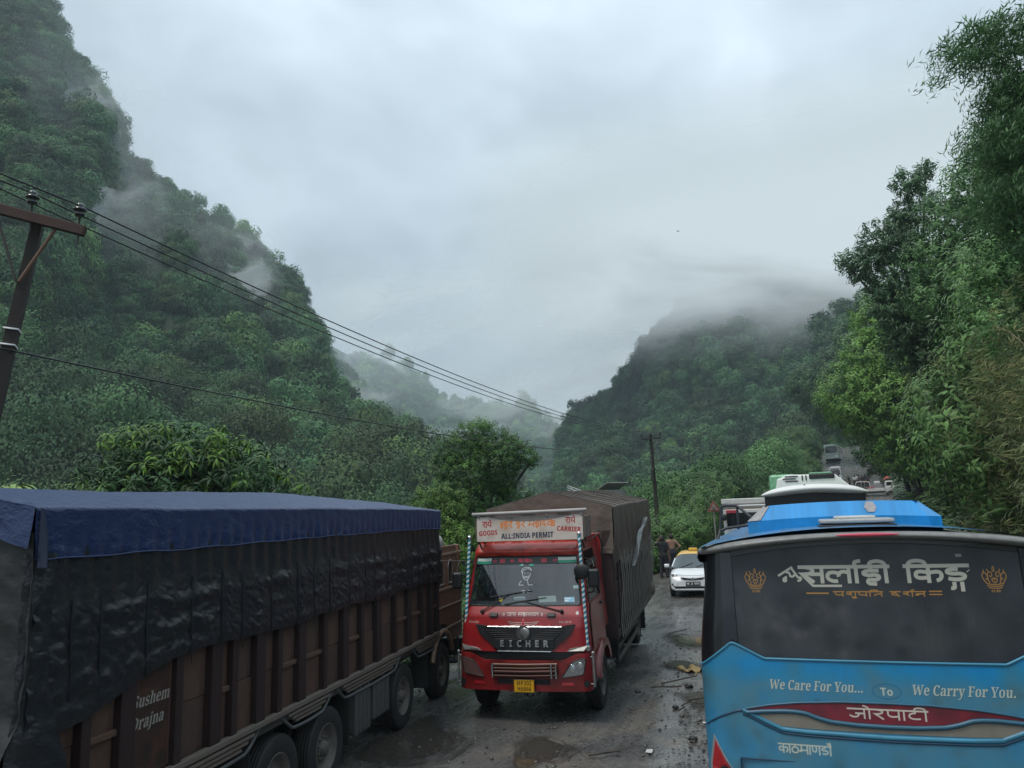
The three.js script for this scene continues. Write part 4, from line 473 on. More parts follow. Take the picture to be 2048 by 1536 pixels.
    part(hl, 'clear_lens', ff(o.map(([x, y]) => [x, y]), 0.006, 0.082), s > 0 ? M_lens : M(0.2, 0.11, 0.10, 0.25, { clearcoat: 0.6, transmission: 0.35, thickness: 0 })); part(hl, 'headlight_bezel', tube([...o, o[0]].map((p) => S(p[0] / hw(p[1]), p[1], 0.085)), 0.009, 6, 40), M_plastic);
    const f = S(s * 0.93, 0.68, 0.05); part(bu, 'fog_lamp', new THREE.CylinderGeometry(0.05, 0.05, 0.03, 20).rotateX(Math.PI / 2).translate(...f), M_black);
    part(t, 'red_reflector', bend(box(s * 0.75 - 0.1, s * 0.75 + 0.1, 0.65, 0.70, 0, 0.012, 0.004), 0.048), M_redLens);
    part(t, 'corner_guard', [bar([s * 1.17, 0.62, 1.12], [s * 1.16, 1.13, 1.10], 0.02, 0.02, 8), new THREE.SphereGeometry(0.03, 10, 8).translate(s * 1.16, 1.14, 1.10), bar([s * 1.17, 0.66, 1.12], [s * 1.05, 0.66, 1.1], 0.014), bar([s * 1.16, 1.08, 1.1], [s * 1.05, 1.08, 1.08], 0.014)], M_steel);
  }
  for (const [y, r] of [[0.975, 0.03], [0.92, 0.022], [0.865, 0.03], [0.80, 0.024]]) part(t, 'guard_bar', tube([[-0.52, y, 1.30], [0.04, y + 0.005, 1.325], [0.60, y + 0.02, 1.30]], r, 8, 16), y > 0.9 ? M(0.13, 0.075, 0.06, 0.4, { metalness: 0.6, map: T_grime }) : M(0.075, 0.028, 0.022, 0.45, { metalness: 0.4, map: T_grime }));
  for (const x of [-0.5, 0.5, 0.58]) part(t, 'guard_post', bar([x, 0.78, 1.33], [x, 1.0, 1.33], 0.02), M_chrome);
  const T_plate = canvasTex(512, 256, (x, w, h) => { x.fillStyle = '#d9a410'; x.fillRect(0, 0, w, h); x.strokeStyle = '#5a4510'; x.lineWidth = 8; x.strokeRect(8, 8, w - 16, h - 16); x.fillStyle = '#1c1408'; x.font = 'bold 124px sans-serif'; x.textAlign = 'center'; x.save(); x.translate(w / 2, 112); x.scale(1.0, 1); x.fillText('MP20Z', 0, 0); x.fillText('H6866', 0, 116); x.restore(); });
  part(t, 'number_plate', sheet(1, 1, (u, v) => [lerp(-0.13, 0.21, u), lerp(0.56, 0.755, v), 1.345]), M(1, 1, 1, 0.5, { map: T_plate })); part(t, 'plate_backing', box(-0.135, 0.215, 0.555, 0.76, 1.325, 1.342, 0.004), M_black); part(t, 'tow_eye', new THREE.TorusGeometry(0.05, 0.015, 8, 16).translate(0.12, 0.52, 1.25), M_black);
  // windscreen, pillars, header
  part(t, 'windscreen', band(-0.89, 0.90, 2.66, 1.89, 0.004, 30, 14), M(0.62, 0.72, 0.72, 0.03, { transmission: 1, thickness: 0, ior: 2.1 }));
  const T_strip = canvasTex(1024, 96, (x, w, h) => { x.fillStyle = '#1a2326'; x.fillRect(0, 0, w, h); for (const [x0, x1, d] of [[0, 0.15, 1], [0.82, 1, -1]]) { const q = (y0, y1, c) => { x.fillStyle = c; x.beginPath(); x.moveTo(x0 * w, h * y0); x.quadraticCurveTo((x0 + x1) / 2 * w, h * (y0 + 0.12), x1 * w, h * y0); x.lineTo(x1 * w, h * y1); x.quadraticCurveTo((x0 + x1) / 2 * w, h * (y1 + 0.12), x0 * w, h * y1); x.fill(); }; q(0.1, 0.5, '#c9cfc8'); q(0.5, 0.85, '#1f8f72'); } x.strokeStyle = x.fillStyle = '#c02440'; x.lineWidth = 9; const pet = (cx, n, r) => { for (let k = 0; k < n; k++) { const a = k / n * 6.28; x.beginPath(); x.ellipse(cx + Math.cos(a) * r, 48 + Math.sin(a) * r * 0.9, r * 0.55, r * 0.4, a, 0, 7); x.fill(); } }; pet(190, 5, 16); pet(375, 6, 15); pet(560, 5, 17); pet(810, 5, 16); for (const cx of [270, 700]) { x.strokeRect(cx - 22, 28, 44, 40); x.beginPath(); x.moveTo(cx - 22, 48); x.lineTo(cx + 22, 48); x.moveTo(cx, 28); x.lineTo(cx, 68); x.stroke(); } deva(x, 'ma aa sp ma aa', 440, 26, 46, '#c02440', 2.4, 100); });
  part(t, 'sticker_strip', band(-0.9, 0.91, 2.665, 2.545, 0.012, 30, 3, (x, y) => [(x + 0.89) / 1.79, (y - 2.545) / 0.12]), M(1, 1, 1, 0.4, { map: T_strip }));
  const decal = (w, h, draw, x0, x1, y0, y1) => { const tx = canvasTex(w, h, draw); part(t, 'windscreen_sticker', band(x0 / 1.03, x1 / 1.03, y1, y0, 0.012, 8, 8, (x, y) => [(x - x0) / (x1 - x0), (y - y0) / (y1 - y0)]), new THREE.MeshStandardMaterial({ map: tx, transparent: true, roughness: 0.5 })); };
  decal(256, 384, (x, w, h) => { x.clearRect(0, 0, w, h); x.strokeStyle = '#d9dfdc'; x.lineWidth = 7; x.beginPath(); x.ellipse(128, 110, 74, 56, -0.2, 2.6, 6.6); x.stroke(); x.beginPath(); x.ellipse(132, 116, 62, 36, -0.25, 3.0, 6.2); x.stroke(); x.beginPath(); x.moveTo(70, 130); x.quadraticCurveTo(66, 220, 120, 262); x.quadraticCurveTo(178, 250, 192, 150); x.stroke(); x.beginPath(); x.moveTo(86, 190); x.quadraticCurveTo(126, 214, 176, 190); x.moveTo(90, 210); x.quadraticCurveTo(126, 240, 172, 210); x.moveTo(60, 270); x.quadraticCurveTo(30, 300, 24, 336); x.lineTo(92, 336); x.moveTo(150, 262); x.lineTo(166, 336); x.lineTo(232, 336); x.moveTo(92, 150); x.lineTo(116, 150); x.moveTo(142, 150); x.lineTo(166, 150); x.stroke(); x.fillStyle = '#3fae95'; x.fillRect(20, 6, 60, 24); x.fillRect(170, 6, 66, 24); x.fillStyle = '#d9dfdc'; x.fillRect(50, 10, 24, 14); }, -0.12, 0.18, 2.16, 2.55);
  decal(128, 64, (x, w, h) => { x.clearRect(0, 0, w, h); x.strokeStyle = '#cfd5d2'; x.lineWidth = 7; for (const s of [-1, 1]) { x.beginPath(); x.moveTo(64 + s * 12, 50); x.quadraticCurveTo(64 + s * 20, 20, 64 + s * 48, 30); x.moveTo(64 + s * 12, 50); x.lineTo(64 + s * 40, 54); x.stroke(); } }, -0.06, 0.14, 2.07, 2.16);
  decal(64, 48, (x, w, h) => { x.fillStyle = '#8fc3dc'; x.fillRect(0, 0, w, h); x.fillStyle = '#e8eeee'; x.fillRect(8, 10, 48, 8); x.fillRect(8, 26, 30, 12); }, 0.68, 0.84, 1.93, 2.01); decal(64, 32, (x, w, h) => { x.fillStyle = '#9fb6b8'; x.fillRect(0, 0, w, h); }, 0.84, 0.93, 2.14, 2.19); decal(32, 32, (x, w, h) => { x.fillStyle = '#c7b53a'; x.fillRect(0, 0, w, h); }, -0.42, -0.36, 1.95, 2.0);
  for (const s of [-1, 1]) part(t, 'pillar', solid(s > 0 ? 0.9 : -1, s > 0 ? 1 : -0.9, 2.72, 1.86, 0.012, 8, 12), M_red);
  part(t, 'screen_frame', tube([[-0.9, 1.885], [-0.45, 1.88], [0, 1.88], [0.45, 1.88], [0.9, 1.885], [0.905, 2.3], [0.905, 2.665], [0, 2.67], [-0.9, 2.665], [-0.9, 2.3], [-0.9, 1.885]].map(([u, y]) => S(u, y, 0.012)), 0.014, 6, 90), M_black);
  part(t, 'sun_visor', [sheet(60, 14, (p, q) => { const u = lerp(-1, 1, p), y = lerp(2.685, 2.93, q), s = S(u, y, 0.04 + 0.055 * Math.sin(Math.PI * clamp(q * 1.15, 0, 1)) + 0.012 * fbm(u * 6, q * 3, 3, 3)); return [s[0], s[1] + (q > 0.8 ? 0.03 * fbm(u * 9, 2, 5, 2) : 0), s[2], u, q]; })], M_redBright);
  // cab sides, roof, back, interior
  for (const s of [-1, 1]) {
    const side = (y0, y1, zb, off) => sheet(10, 12, (p, q) => { const y = lerp(y0, y1, q), f = S(s, y), z = lerp(f[2], zb, p); return [s * (hw(y) + off), y, z, z, y]; });
    part(t, 'cab_side', side(1.28, 1.90, -0.92, 0), M_red); part(t, 'rear_pillar', sheet(4, 8, (p, q) => { const y = lerp(1.9, 2.93, q), z = lerp(-0.45, -0.92, p); return [s * hw(y), y, z, z, y]; }), M_red); part(t, 'upper_frame', sheet(8, 3, (p, q) => { const y = lerp(2.72, 2.95, q), f = S(s, y), z = lerp(f[2], -0.45, p); return [s * hw(y), y, z, z, y]; }), M_red);
    const dr = part(t, 'door', [sheet(10, 10, (p, q) => { const y = lerp(1.12, 1.88, q), f = S(s, y), z = lerp(f[2] - 0.12, -0.42, p); return [s * (hw(y) + 0.018), y, z, z, y]; })], M_red); part(dr, 'door_handle', box(s > 0 ? 1.1 : -1.15, s > 0 ? 1.15 : -1.1, 1.74, 1.78, -0.32, -0.16, 0.012), M_black);
    part(dr, 'door_glass', sheet(6, 8, (p, q) => { const y = lerp(1.9, 2.5, q), f = S(s, y), z = lerp(f[2] - 0.12, -0.43, p); return [s * (hw(y) - 0.005), y, z]; }), M(0.5, 0.55, 0.55, 0.05, { transmission: 1, thickness: 0 }));
    part(dr, 'weather_shield', box(s > 0 ? 1.0 : -1.05, s > 0 ? 1.05 : -1.0, 2.46, 2.56, -0.4, 0.55, 0.01), M_black);
    part(t, 'fender', [sheet(14, 8, (p, q) => { const a = lerp(0.25, 2.75, p), r = 0.6 + 0.0 * q; return [s * lerp(0.86, 1.2, q), 0.5 + Math.sin(a) * (r + 0.08) + (q > 0.8 ? -0.03 : 0), Math.cos(a) * (r + 0.05), p, q]; }), sheet(14, 4, (p, q) => { const a = lerp(0.25, 2.75, p), r = lerp(0.55, 0.68, q); return [s * 1.2, 0.5 + Math.sin(a) * r, Math.cos(a) * r]; })], M_red);
    part(t, 'cab_step', box(s > 0 ? 0.95 : -1.16, s > 0 ? 1.16 : -0.95, 0.62, 0.68, 0.62, 1.05, 0.02), M_black); part(t, 'lower_side', sheet(6, 6, (p, q) => { const y = lerp(0.6, 1.28, q), f = S(s, y), z = lerp(f[2], 0.62, p); return [s * (hw(y) - 0.01), y, z, z, y]; }), M_red);
    wheel(t, s * 1.0, 0.5, 0, s); wheel(t, s * 1.0, 0.5, -5.55, s, false, true);
    part(t, 'mud_flap', box(s > 0 ? 0.7 : -1.2, s > 0 ? 1.2 : -0.7, 0.22, 0.9, -6.4, -6.36, 0.004), M_rubber);
  }
  part(t, 'wing_mirror', [new RoundedBoxGeometry(0.2, 0.3, 0.1, 3, 0.045).translate(1.22, 2.32, 0.98)], M_black); part(t, 'mirror_arm', tube([[1.0, 2.62, 0.62], [1.2, 2.6, 0.9], [1.24, 2.5, 0.98]], 0.014, 6), M_black); part(t, 'mirror_arm', tube([[1.05, 2.05, 0.8], [1.2, 2.1, 0.95], [1.22, 2.2, 0.98]], 0.012, 6), M_black); part(t, 'round_mirror', new THREE.SphereGeometry(0.13, 18, 12).scale(1, 1, 0.35).translate(1.03, 2.43, 1.02), M_black);
  part(t, 'wing_mirror', new RoundedBoxGeometry(0.18, 0.28, 0.1, 3, 0.045).translate(-1.2, 2.3, 0.95), M_black); part(t, 'mirror_arm', tube([[-1.0, 2.6, 0.62], [-1.18, 2.6, 0.88], [-1.2, 2.45, 0.95]], 0.014, 6), M_iron); part(t, 'mirror_arm', tube([[-1.1, 2.62, 0.85], [-1.55, 2.63, 0.85]], 0.012, 6), M_iron);
  part(t, 'cab_roof', sheet(20, 12, (p, q) => { const x = lerp(-0.95, 0.95, p), z = lerp(0.5, -0.95, q); return [x, 2.94 + 0.05 * Math.sin(Math.PI * p), z, x, z]; }), M_redBright); part(t, 'cab_back', box(-1.05, 1.05, 1.2, 2.95, -0.97, -0.93, 0.01), M_red); part(t, 'cab_floor', box(-1.05, 1.05, 1.2, 1.28, -0.9, 1.0), M_black);
  part(t, 'dashboard', [sheet(20, 6, (p, q) => [lerp(-1.0, 1.0, p), 1.88 + 0.03 * Math.sin(q * 3), lerp(0.95, 0.5, q)]), box(-1.0, 1.0, 1.3, 1.88, 0.45, 0.5)], M(0.035, 0.04, 0.04, 0.7)); for (const s of [-1, 1]) part(t, 'seat', [box(s * 0.55 - 0.25, s * 0.55 + 0.25, 1.6, 1.75, -0.4, 0.15, 0.05), box(s * 0.55 - 0.25, s * 0.55 + 0.25, 1.7, 2.45, -0.6, -0.45, 0.06)], M_seat); part(t, 'berth', box(-1.0, 1.0, 1.5, 2.0, -0.9, -0.65, 0.05), M_seat); part(t, 'steering_wheel', new THREE.TorusGeometry(0.23, 0.018, 8, 28).rotateX(-0.9).translate(-0.55, 1.98, 0.42), M_black);
  part(t, 'dashboard_papers', [at(box(-0.15, 0.15, 0, 0.01, -0.1, 0.1, 0.002), 0.35, 1.94, 0.72, 0.4, 0.3, 0), at(box(-0.1, 0.1, 0, 0.05, -0.06, 0.06, 0.01), -0.15, 1.93, 0.7, 0, 0.4, 0)], M(0.5, 0.52, 0.5, 0.6));
  for (const [b, e] of [[[-0.66, 1.80], [-0.25, 2.07]], [[0.62, 1.80], [0.0, 1.96]]]) { const A = S(b[0], b[1], 0.05), B = S(e[0], e[1], 0.04); part(t, 'wiper', [bar(A, B, 0.012, 0.008, 6), tube([[B[0] - 0.33, B[1] - 0.05, S(0, B[1] - 0.05, 0.035)[2]], [B[0], B[1], B[2]], [B[0] + 0.4, B[1] + 0.05, S(0.3, B[1] + 0.05, 0.035)[2]]], 0.008, 5, 12), new THREE.SphereGeometry(0.035, 10, 8).translate(...A)], M_black); }
  // striped poles
  const T_str = canvasTex(64, 256, (x, w, h) => { x.fillStyle = '#d3dad6'; x.fillRect(0, 0, w, h); x.fillStyle = '#1f7f96'; for (let k = -2; k < 6; k++) { x.beginPath(); x.moveTo(0, k * 64); x.lineTo(w, k * 64 - 64); x.lineTo(w, k * 64 - 30); x.lineTo(0, k * 64 + 34); x.fill(); } });
  for (const [b, e] of [[[-1.04, 1.22, 1.10], [-0.96, 3.0, 0.92]], [[1.08, 1.22, 1.10], [1.0, 3.02, 0.92]]]) { const g = bar(b, e, 0.026, 0.026, 12); const u = g.attributes.uv; for (let i = 0; i < u.count; i++) u.setXY(i, u.getX(i), u.getY(i) * 5.5); const pl_ = part(t, 'striped_pole', g, M(1, 1, 1, 0.4, { map: T_str })); part(pl_, 'pole_ball', new THREE.SphereGeometry(0.04, 14, 10).translate(e[0], e[1] + 0.03, e[2]), M_chrome); part(pl_, 'pole_foot', box(b[0] - 0.04, b[0] + 0.04, b[1] - 0.05, b[1] + 0.03, b[2] - 0.06, b[2] + 0.03, 0.01), M_steel); }
  // painted board
  const T_board = canvasTex(1400, 310, (x, w, h) => {
    x.fillStyle = '#c9bdb4'; x.fillRect(0, 0, w, h); clouds(x, w, h, 70, 101, '150,128,112', 20, 140, 0.35); streaks(x, w, h, 200, 102, '#8d8078', 0.25);
    const T = (s, X, Y, W, sz, c, r = 0) => { x.save(); x.translate(X, Y); x.rotate(r); x.font = `bold ${sz}px sans-serif`; x.fillStyle = c; const m = x.measureText(s).width; x.scale(W / m, 1); x.fillText(s, 0, 0); x.strokeStyle = c; x.lineWidth = 3; x.strokeText(s, 0, 0); x.restore(); };
    T('GOODS', 26, 238, 255, 86, '#a32a2e', -0.05); T('CARRIER', 1062, 196, 312, 82, '#a32a2e', 0.07); T('ALL:INDIA PERMIT', 330, 282, 690, 92, '#1c2742', -0.01);
    x.save(); x.translate(70, 62); x.rotate(-0.05); deva(x, 'ra aa dha e', 0, 0, 74, '#a32a2e', 1.7, 125); x.restore(); x.save(); x.translate(1175, 34); deva(x, 'ra aa dha e', 0, 0, 72, '#a32a2e', 1.7, 130); x.restore();
    x.save(); x.translate(318, 66); x.rotate(-0.012); deva(x, 'dd ha ra sp ha ra sp ma ha aa da e va dd', 0, 0, 84, '#d8792c', 1.8, 725); x.restore(); speck(x, w, h, 700, 103, ['#8d8078', '#c9bdb4'], 0.6, 2.4, 0.2, 0.6);
  });
  const bd = part(t, 'name_board', sheet(20, 4, (u, v) => [lerp(-0.82, 1.07, u), lerp(2.955, 3.37, v), 0.92 - 0.015 * Math.sin(u * 3.1) * v - 0.03 * v]), M(1, 1, 1, 0.5, { map: T_board })); part(bd, 'board_back', box(-0.83, 1.08, 2.95, 3.375, 0.86, 0.885, 0.006), M(0.3, 0.27, 0.25, 0.7, { map: T_grime }));
  part(t, 'side_board', [at(box(-0.012, 0.012, 0, 0.36, -0.62, 0, 0.004), 1.09, 2.98, 0.88), at(box(-0.012, 0.012, 0, 0.36, -0.62, 0, 0.004), -0.84, 2.98, 0.88)][0], M(0.20, 0.15, 0.13, 0.7, { map: T_grime })); part(t, 'side_board', at(box(-0.012, 0.012, 0, 0.36, -0.62, 0, 0.004), -0.84, 2.98, 0.88), M(0.20, 0.15, 0.13, 0.7, { map: T_grime }));
  part(t, 'top_pipe', bar([-0.9, 3.425, 0.9], [1.15, 3.445, 0.9], 0.03, 0.03, 12), M(0.45, 0.43, 0.42, 0.5, { map: T_grime })); for (const x of [-0.78, -0.2, 0.45, 1.05]) part(t, 'pipe_bracket', box(x - 0.02, x + 0.02, 3.35, 3.44, 0.86, 0.9, 0.005), M_steel);
  for (const x of [-0.6, 0.12, 0.75]) part(t, 'scroll_ornament', [0, 1, 2, 3, 4].map((k) => new THREE.TorusGeometry(0.022, 0.006, 5, 12).translate(x - 0.1 + k * 0.048, 3.40, 0.88)), M_iron);
  for (const x of [-0.8, 1.04]) part(t, 'board_stay', [bar([x, 2.9, 0.55], [x, 3.38, 0.86], 0.018), bar([x, 2.95, 0.87], [x, 2.8, 0.7], 0.016)], M_iron);
  part(t, 'cable_loop', [tube([[1.1, 2.9, 0.5], [1.22, 3.0, 0.3], [1.26, 2.8, 0.1], [1.2, 2.6, 0.0]], 0.015, 6), tube([[1.2, 2.72, -0.1], [1.42, 2.7, 0.0], [1.44, 2.45, 0.02]], 0.012, 6)], M_iron);
  // load
  const zF = -1.15, zB = -8.3, M_tarp = M(0.098, 0.076, 0.06, 0.66, { bumpMap: T_tarp, bumpScale: 0.02, side: THREE.DoubleSide }), M_body = M(0.052, 0.026, 0.024, 0.7, { map: T_grime });
  part(t, 'chassis', [box(-0.45, -0.33, 0.62, 0.9, -8.1, 0.9), box(0.33, 0.45, 0.62, 0.9, -8.1, 0.9), new THREE.CylinderGeometry(0.08, 0.08, 1.7, 10).rotateZ(Math.PI / 2).translate(0, 0.5, 0), new THREE.CylinderGeometry(0.1, 0.1, 1.7, 10).rotateZ(Math.PI / 2).translate(0, 0.5, -5.55), box(-0.3, 0.3, 0.6, 1.1, -0.5, 0.7)], M_black);
  part(t, 'cargo_bed', box(-1.24, 1.24, 0.9, 1.06, zB, zF), M_iron); part(t, 'cargo_body', box(-1.2, 1.2, 1.06, 3.4, zB + 0.05, zF - 0.05), M_body);
  for (let k = 0; k <= 13; k++) { const z = lerp(zF - 0.05, zB + 0.05, k / 13); for (const s of [-1, 1]) part(t, 'stake', box(s > 0 ? 1.2 : -1.26, s > 0 ? 1.26 : -1.2, 0.95, 3.3, z - 0.03, z + 0.03, 0.008), M_body); }
  for (const y of [1.12, 1.42, 1.72, 2.02]) part(t, 'side_plank', box(1.2, 1.23, y, y + 0.27, zB, zF, 0.006), M_body);
  part(t, 'bed_rail', box(1.2, 1.30, 0.83, 0.93, zB, zF - 0.6, 0.015), M_iron); part(t, 'bed_rail', box(-1.3, -1.2, 0.83, 0.93, zB, zF - 0.6, 0.015), M_iron);
  for (const y of [0.42, 0.66]) part(t, 'side_guard', box(1.16, 1.2, y, y + 0.09, -4.7, -1.6, 0.01), M(0.11, 0.10, 0.095, 0.6, { map: T_grime })); for (const z of [-1.65, -3.2, -4.6]) part(t, 'guard_bracket', box(1.12, 1.17, 0.4, 0.85, z - 0.03, z + 0.03, 0.006), M_black); part(t, 'fuel_tank', box(0.6, 1.1, 0.42, 0.85, -2.9, -1.8, 0.08), M_iron);
  part(t, 'bulkhead', box(-1.25, 1.25, 0.95, 3.0, zF - 0.02, zF + 0.06, 0.02), M_body);
  const yt = (x, z) => { const k = Math.abs(Math.sin((z - zF) / 0.62 * Math.PI)); return 3.45 + 0.31 * (1 - Math.abs(x) / 1.3) - 0.055 * k * (1 - Math.abs(x) / 1.7) + 0.03 * fbm(x * 1.2, z * 0.9, 3, 3); };
  const tp = part(t, 'tarpaulin', sheet(120, 180, (u, v) => { const p = (u - 0.5) * 2, a = Math.abs(p), s = Math.sign(p), z = lerp(zF + 0.02, zB - 0.05, v); if (a < 0.5) { const x = s * a / 0.5 * 1.29; return [x, yt(x, z), z, x, z]; } const f = (a - 0.5) / 0.5, low = 2.22 + 0.1 * Math.sin(z * 2.3) + 0.3 * fbm(z * 1.5, 2, 2, 3), y = lerp(yt(1.29, z), low, f); return [s * (1.30 + f * 0.055 * Math.sin(z * 7 + 4 * fbm(z * 0.7, y * 0.6, 3)) + 0.17 * f * fbm(z * 1.4, y * 0.8, 4, 4) + 0.012 * Math.sin(f * 5)), y, z, y * 1.0, z]; }), M_tarp);
  part(tp, 'front_gable', sheet(80, 40, (u, v) => { const x = lerp(-1.29, 1.29, u), y = lerp(yt(x, zF), 2.55, v); return [x, y, zF + 0.03 + 0.08 * v + 0.035 * v * Math.sin((x + 0.3 * v * Math.sign(x)) * 13) * Math.abs(x) + 0.05 * fbm(x * 2.5, y * 2, 5, 3), x, y]; }), M_tarp);
  for (let k = 0; k <= 11; k++) { const z = zF - 0.62 * k; part(tp, 'bow_seam', tube(Array.from({ length: 13 }, (_, i) => { const x = lerp(-1.28, 1.28, i / 12); return [x, yt(x, z) + 0.006, z]; }), 0.012, 5, 26), M(0.05, 0.043, 0.038, 0.6)); }
  const R = rng(77); for (let k = 0; k < 24; k++) { const z = zF - 0.35 - k * 0.285, x = 1.345; part(t, 'lashing_rope', tube([[x, 2.55 - R() * 0.2, z], [x + 0.02, 1.9, z - 0.02 + R() * 0.04], [x - 0.05, 1.2, z + 0.02], [1.31, 0.9, z]], 0.009, 5, 12), M(0.33, 0.31, 0.28, 0.8)); }
  part(t, 'torn_plastic', [sheet(8, 40, (u, v) => { const z = lerp(-6.3, -3.3, v), y = lerp(3.02, 2.2, v ** 1.3) , w = lerp(0.05, 0.17, Math.sin(v * 3)) * (0.7 + 0.6 * fbm(v * 9, 1, 2, 2)); return [1.40 + 0.05 * Math.sin(u * 6 + v * 9) + 0.03 * fbm(u * 3, v * 8, 2, 3), y + (u - 0.5) * w + 0.03 * fbm(u * 4, v * 9, 6, 3), z + (u - 0.5) * 0.1]; }), sheet(8, 12, (u, v) => [1.42 + 0.04 * Math.sin(u * 7), 2.25 - v * 0.1 + 0.05 * Math.sin(u * 9), -3.5 + u * 0.5 + v * 0.2])], M(0.19, 0.195, 0.19, 0.4, { side: THREE.DoubleSide, bumpMap: T_tarp, bumpScale: 0.02 }));
  part(t, 'rear_bag', new THREE.SphereGeometry(0.2, 14, 10).scale(0.5, 0.9, 0.8).translate(1.3, 1.05, -7.6), M(0.22, 0.19, 0.17, 0.8, { map: T_grime }));
  return t;
}
redTruck();
// ---------- taxi ----------
function taxi() {
  const t = thing('taxi', 'white hatchback taxi with a yellow roof and roof sign facing the camera', 'taxi', [6.68, 0.27, -29.4], -0.26);
  const M_w = M(0.74, 0.76, 0.77, 0.25, { clearcoat: 0.8, clearcoatRoughness: 0.08 }), M_y = M(0.72, 0.42, 0.045, 0.35, { clearcoat: 0.5 }), M_blk = M(0.014, 0.015, 0.016, 0.3);
  const st = [[1.86, 0.56, 0.30, 0.58], [1.82, 0.70, 0.24, 0.68], [1.70, 0.78, 0.22, 0.78], [1.45, 0.82, 0.21, 0.88], [1.05, 0.835, 0.2, 0.965], [0.85, 0.84, 0.2, 1.0], [0, 0.845, 0.2, 1.0], [-1.0, 0.84, 0.2, 1.02], [-1.55, 0.80, 0.22, 1.04], [-1.8, 0.70, 0.3, 0.98], [-1.86, 0.6, 0.4, 0.85]];
  const body = sheet(40, 50, (u, v) => { const z = lerp(1.86, -1.86, v), [w, b, tp] = pl(st.map((s) => [-s[0], s[1], s[2], s[3]]), -z), a = u * 6.2832 - Math.PI / 2, ca = Math.cos(a), sa = Math.sin(a), k = 0.32, X = Math.sign(ca) * Math.abs(ca) ** k * w, y = (b + tp) / 2 + Math.sign(sa) * Math.abs(sa) ** k * (tp - b) / 2; return [X * (1 - 0.06 * sstep(0.7, 1.0, y)), y, z]; });
  part(t, 'body', [body, sheet(8, 8, (u, v) => [lerp(-0.55, 0.55, u), lerp(0.31, 0.57, v), 1.862 + 0.012 * Math.sin(u * 3.14)])], M_w);
  const gs = [[1.0, 0.70, 0.985, 0.99], [0.62, 0.66, 0.99, 1.2], [0.2, 0.60, 0.99, 1.47], [-0.2, 0.58, 0.99, 1.525], [-0.9, 0.58, 0.99, 1.53], [-1.3, 0.58, 0.99, 1.48], [-1.72, 0.66, 0.99, 1.06]];
  const gl = (off) => (u, v) => { const z = lerp(1.0, -1.72, v), [w, b, tp] = pl(gs.map((s) => [-s[0], s[1], s[2], s[3]]), -z), a = lerp(-0.15, 1.15, u) * Math.PI, ca = Math.cos(a), sa = Math.max(-0.2, Math.sin(a)), q = (tp - b); return [-Math.sign(ca) * Math.abs(ca) ** 0.35 * lerp(w + 0.12, w, clamp(sa, 0, 1)), b + Math.sign(sa) * Math.abs(sa) ** 0.5 * q + off, z]; };
  part(t, 'cabin_glass', sheet(30, 40, gl(0)), M(0.02, 0.035, 0.035, 0.05, { clearcoat: 1, clearcoatRoughness: 0.03 }));
  part(t, 'roof', sheet(20, 16, (u, v) => { const q = gl(0.008)(lerp(0.235, 0.765, u), lerp(0.275, 0.86, v)); return q; }), M_y);
  for (const s of [-1, 1]) {
    part(t, 'windscreen_pillar', tube([0, 0.3, 0.6, 1].map((k) => { const q = gl(0.004)(s > 0 ? 0.80 : 0.20, lerp(0.02, 0.30, k)); return q; }), 0.028, 6, 12), M_w);
    const hl = part(t, 'headlight', prism(s > 0 ? [[0.42, 0.70], [0.74, 0.735], [0.79, 0.82], [0.66, 0.82], [0.5, 0.755]] : [[-0.74, 0.735], [-0.42, 0.70], [-0.5, 0.755], [-0.66, 0.82], [-0.79, 0.82]], 0.03, 0.006).translate(0, 0, 1.70), M(0.22, 0.24, 0.25, 0.1, { clearcoat: 1 })); part(hl, 'bulb', new THREE.SphereGeometry(0.04, 12, 8).translate(s * 0.62, 0.765, 1.715), M_chrome);
    part(t, 'mirror', new RoundedBoxGeometry(0.2, 0.13, 0.1, 3, 0.045).translate(s * 0.96, 1.05, 0.72), M_w); part(t, 'fog_recess', box(s * 0.66 - 0.09, s * 0.66 + 0.09, 0.42, 0.5, 1.72, 1.80, 0.02), M_blk);
    for (const z of [1.2, -1.2]) wheel(t, s * 0.76, 0.29, z, s, true);
    part(t, 'door_line', box(s > 0 ? 0.835 : -0.85, s > 0 ? 0.85 : -0.835, 0.32, 0.96, -0.06, -0.045, 0.002), M_blk);
  }
  part(t, 'grille', prism([[-0.44, 0.685], [-0.3, 0.63], [0, 0.615], [0.3, 0.63], [0.44, 0.685], [0.42, 0.715], [0, 0.665], [-0.42, 0.715]], 0.03, 0.005).translate(0, 0, 1.845), M_blk); part(t, 'grille_badge', new THREE.CylinderGeometry(0.045, 0.045, 0.02, 16).rotateX(Math.PI / 2).translate(0, 0.66, 1.88), M_chrome);
  part(t, 'lower_intake', prism([[-0.62, 0.33], [0.62, 0.33], [0.72, 0.43], [0.6, 0.40], [-0.6, 0.40], [-0.72, 0.43]], 0.03, 0.005).translate(0, 0, 1.85), M_blk); part(t, 'chin', box(-0.66, 0.66, 0.27, 0.31, 1.82, 1.875, 0.015), M_w);
  part(t, 'number_plate', sheet(1, 1, (u, v) => [lerp(-0.25, 0.25, u), lerp(0.425, 0.555, v), 1.9]), M(1, 1, 1, 0.5, { map: canvasTex(256, 64, (x, w, h) => { x.fillStyle = '#14161a'; x.fillRect(0, 0, w, h); deva(x, 'va aa sp ja sp pa ra na', 14, 16, 34, '#e6e6e6', 2, 228); }) })); part(t, 'plate_backing', box(-0.255, 0.255, 0.42, 0.56, 1.86, 1.898, 0.004), M_blk);
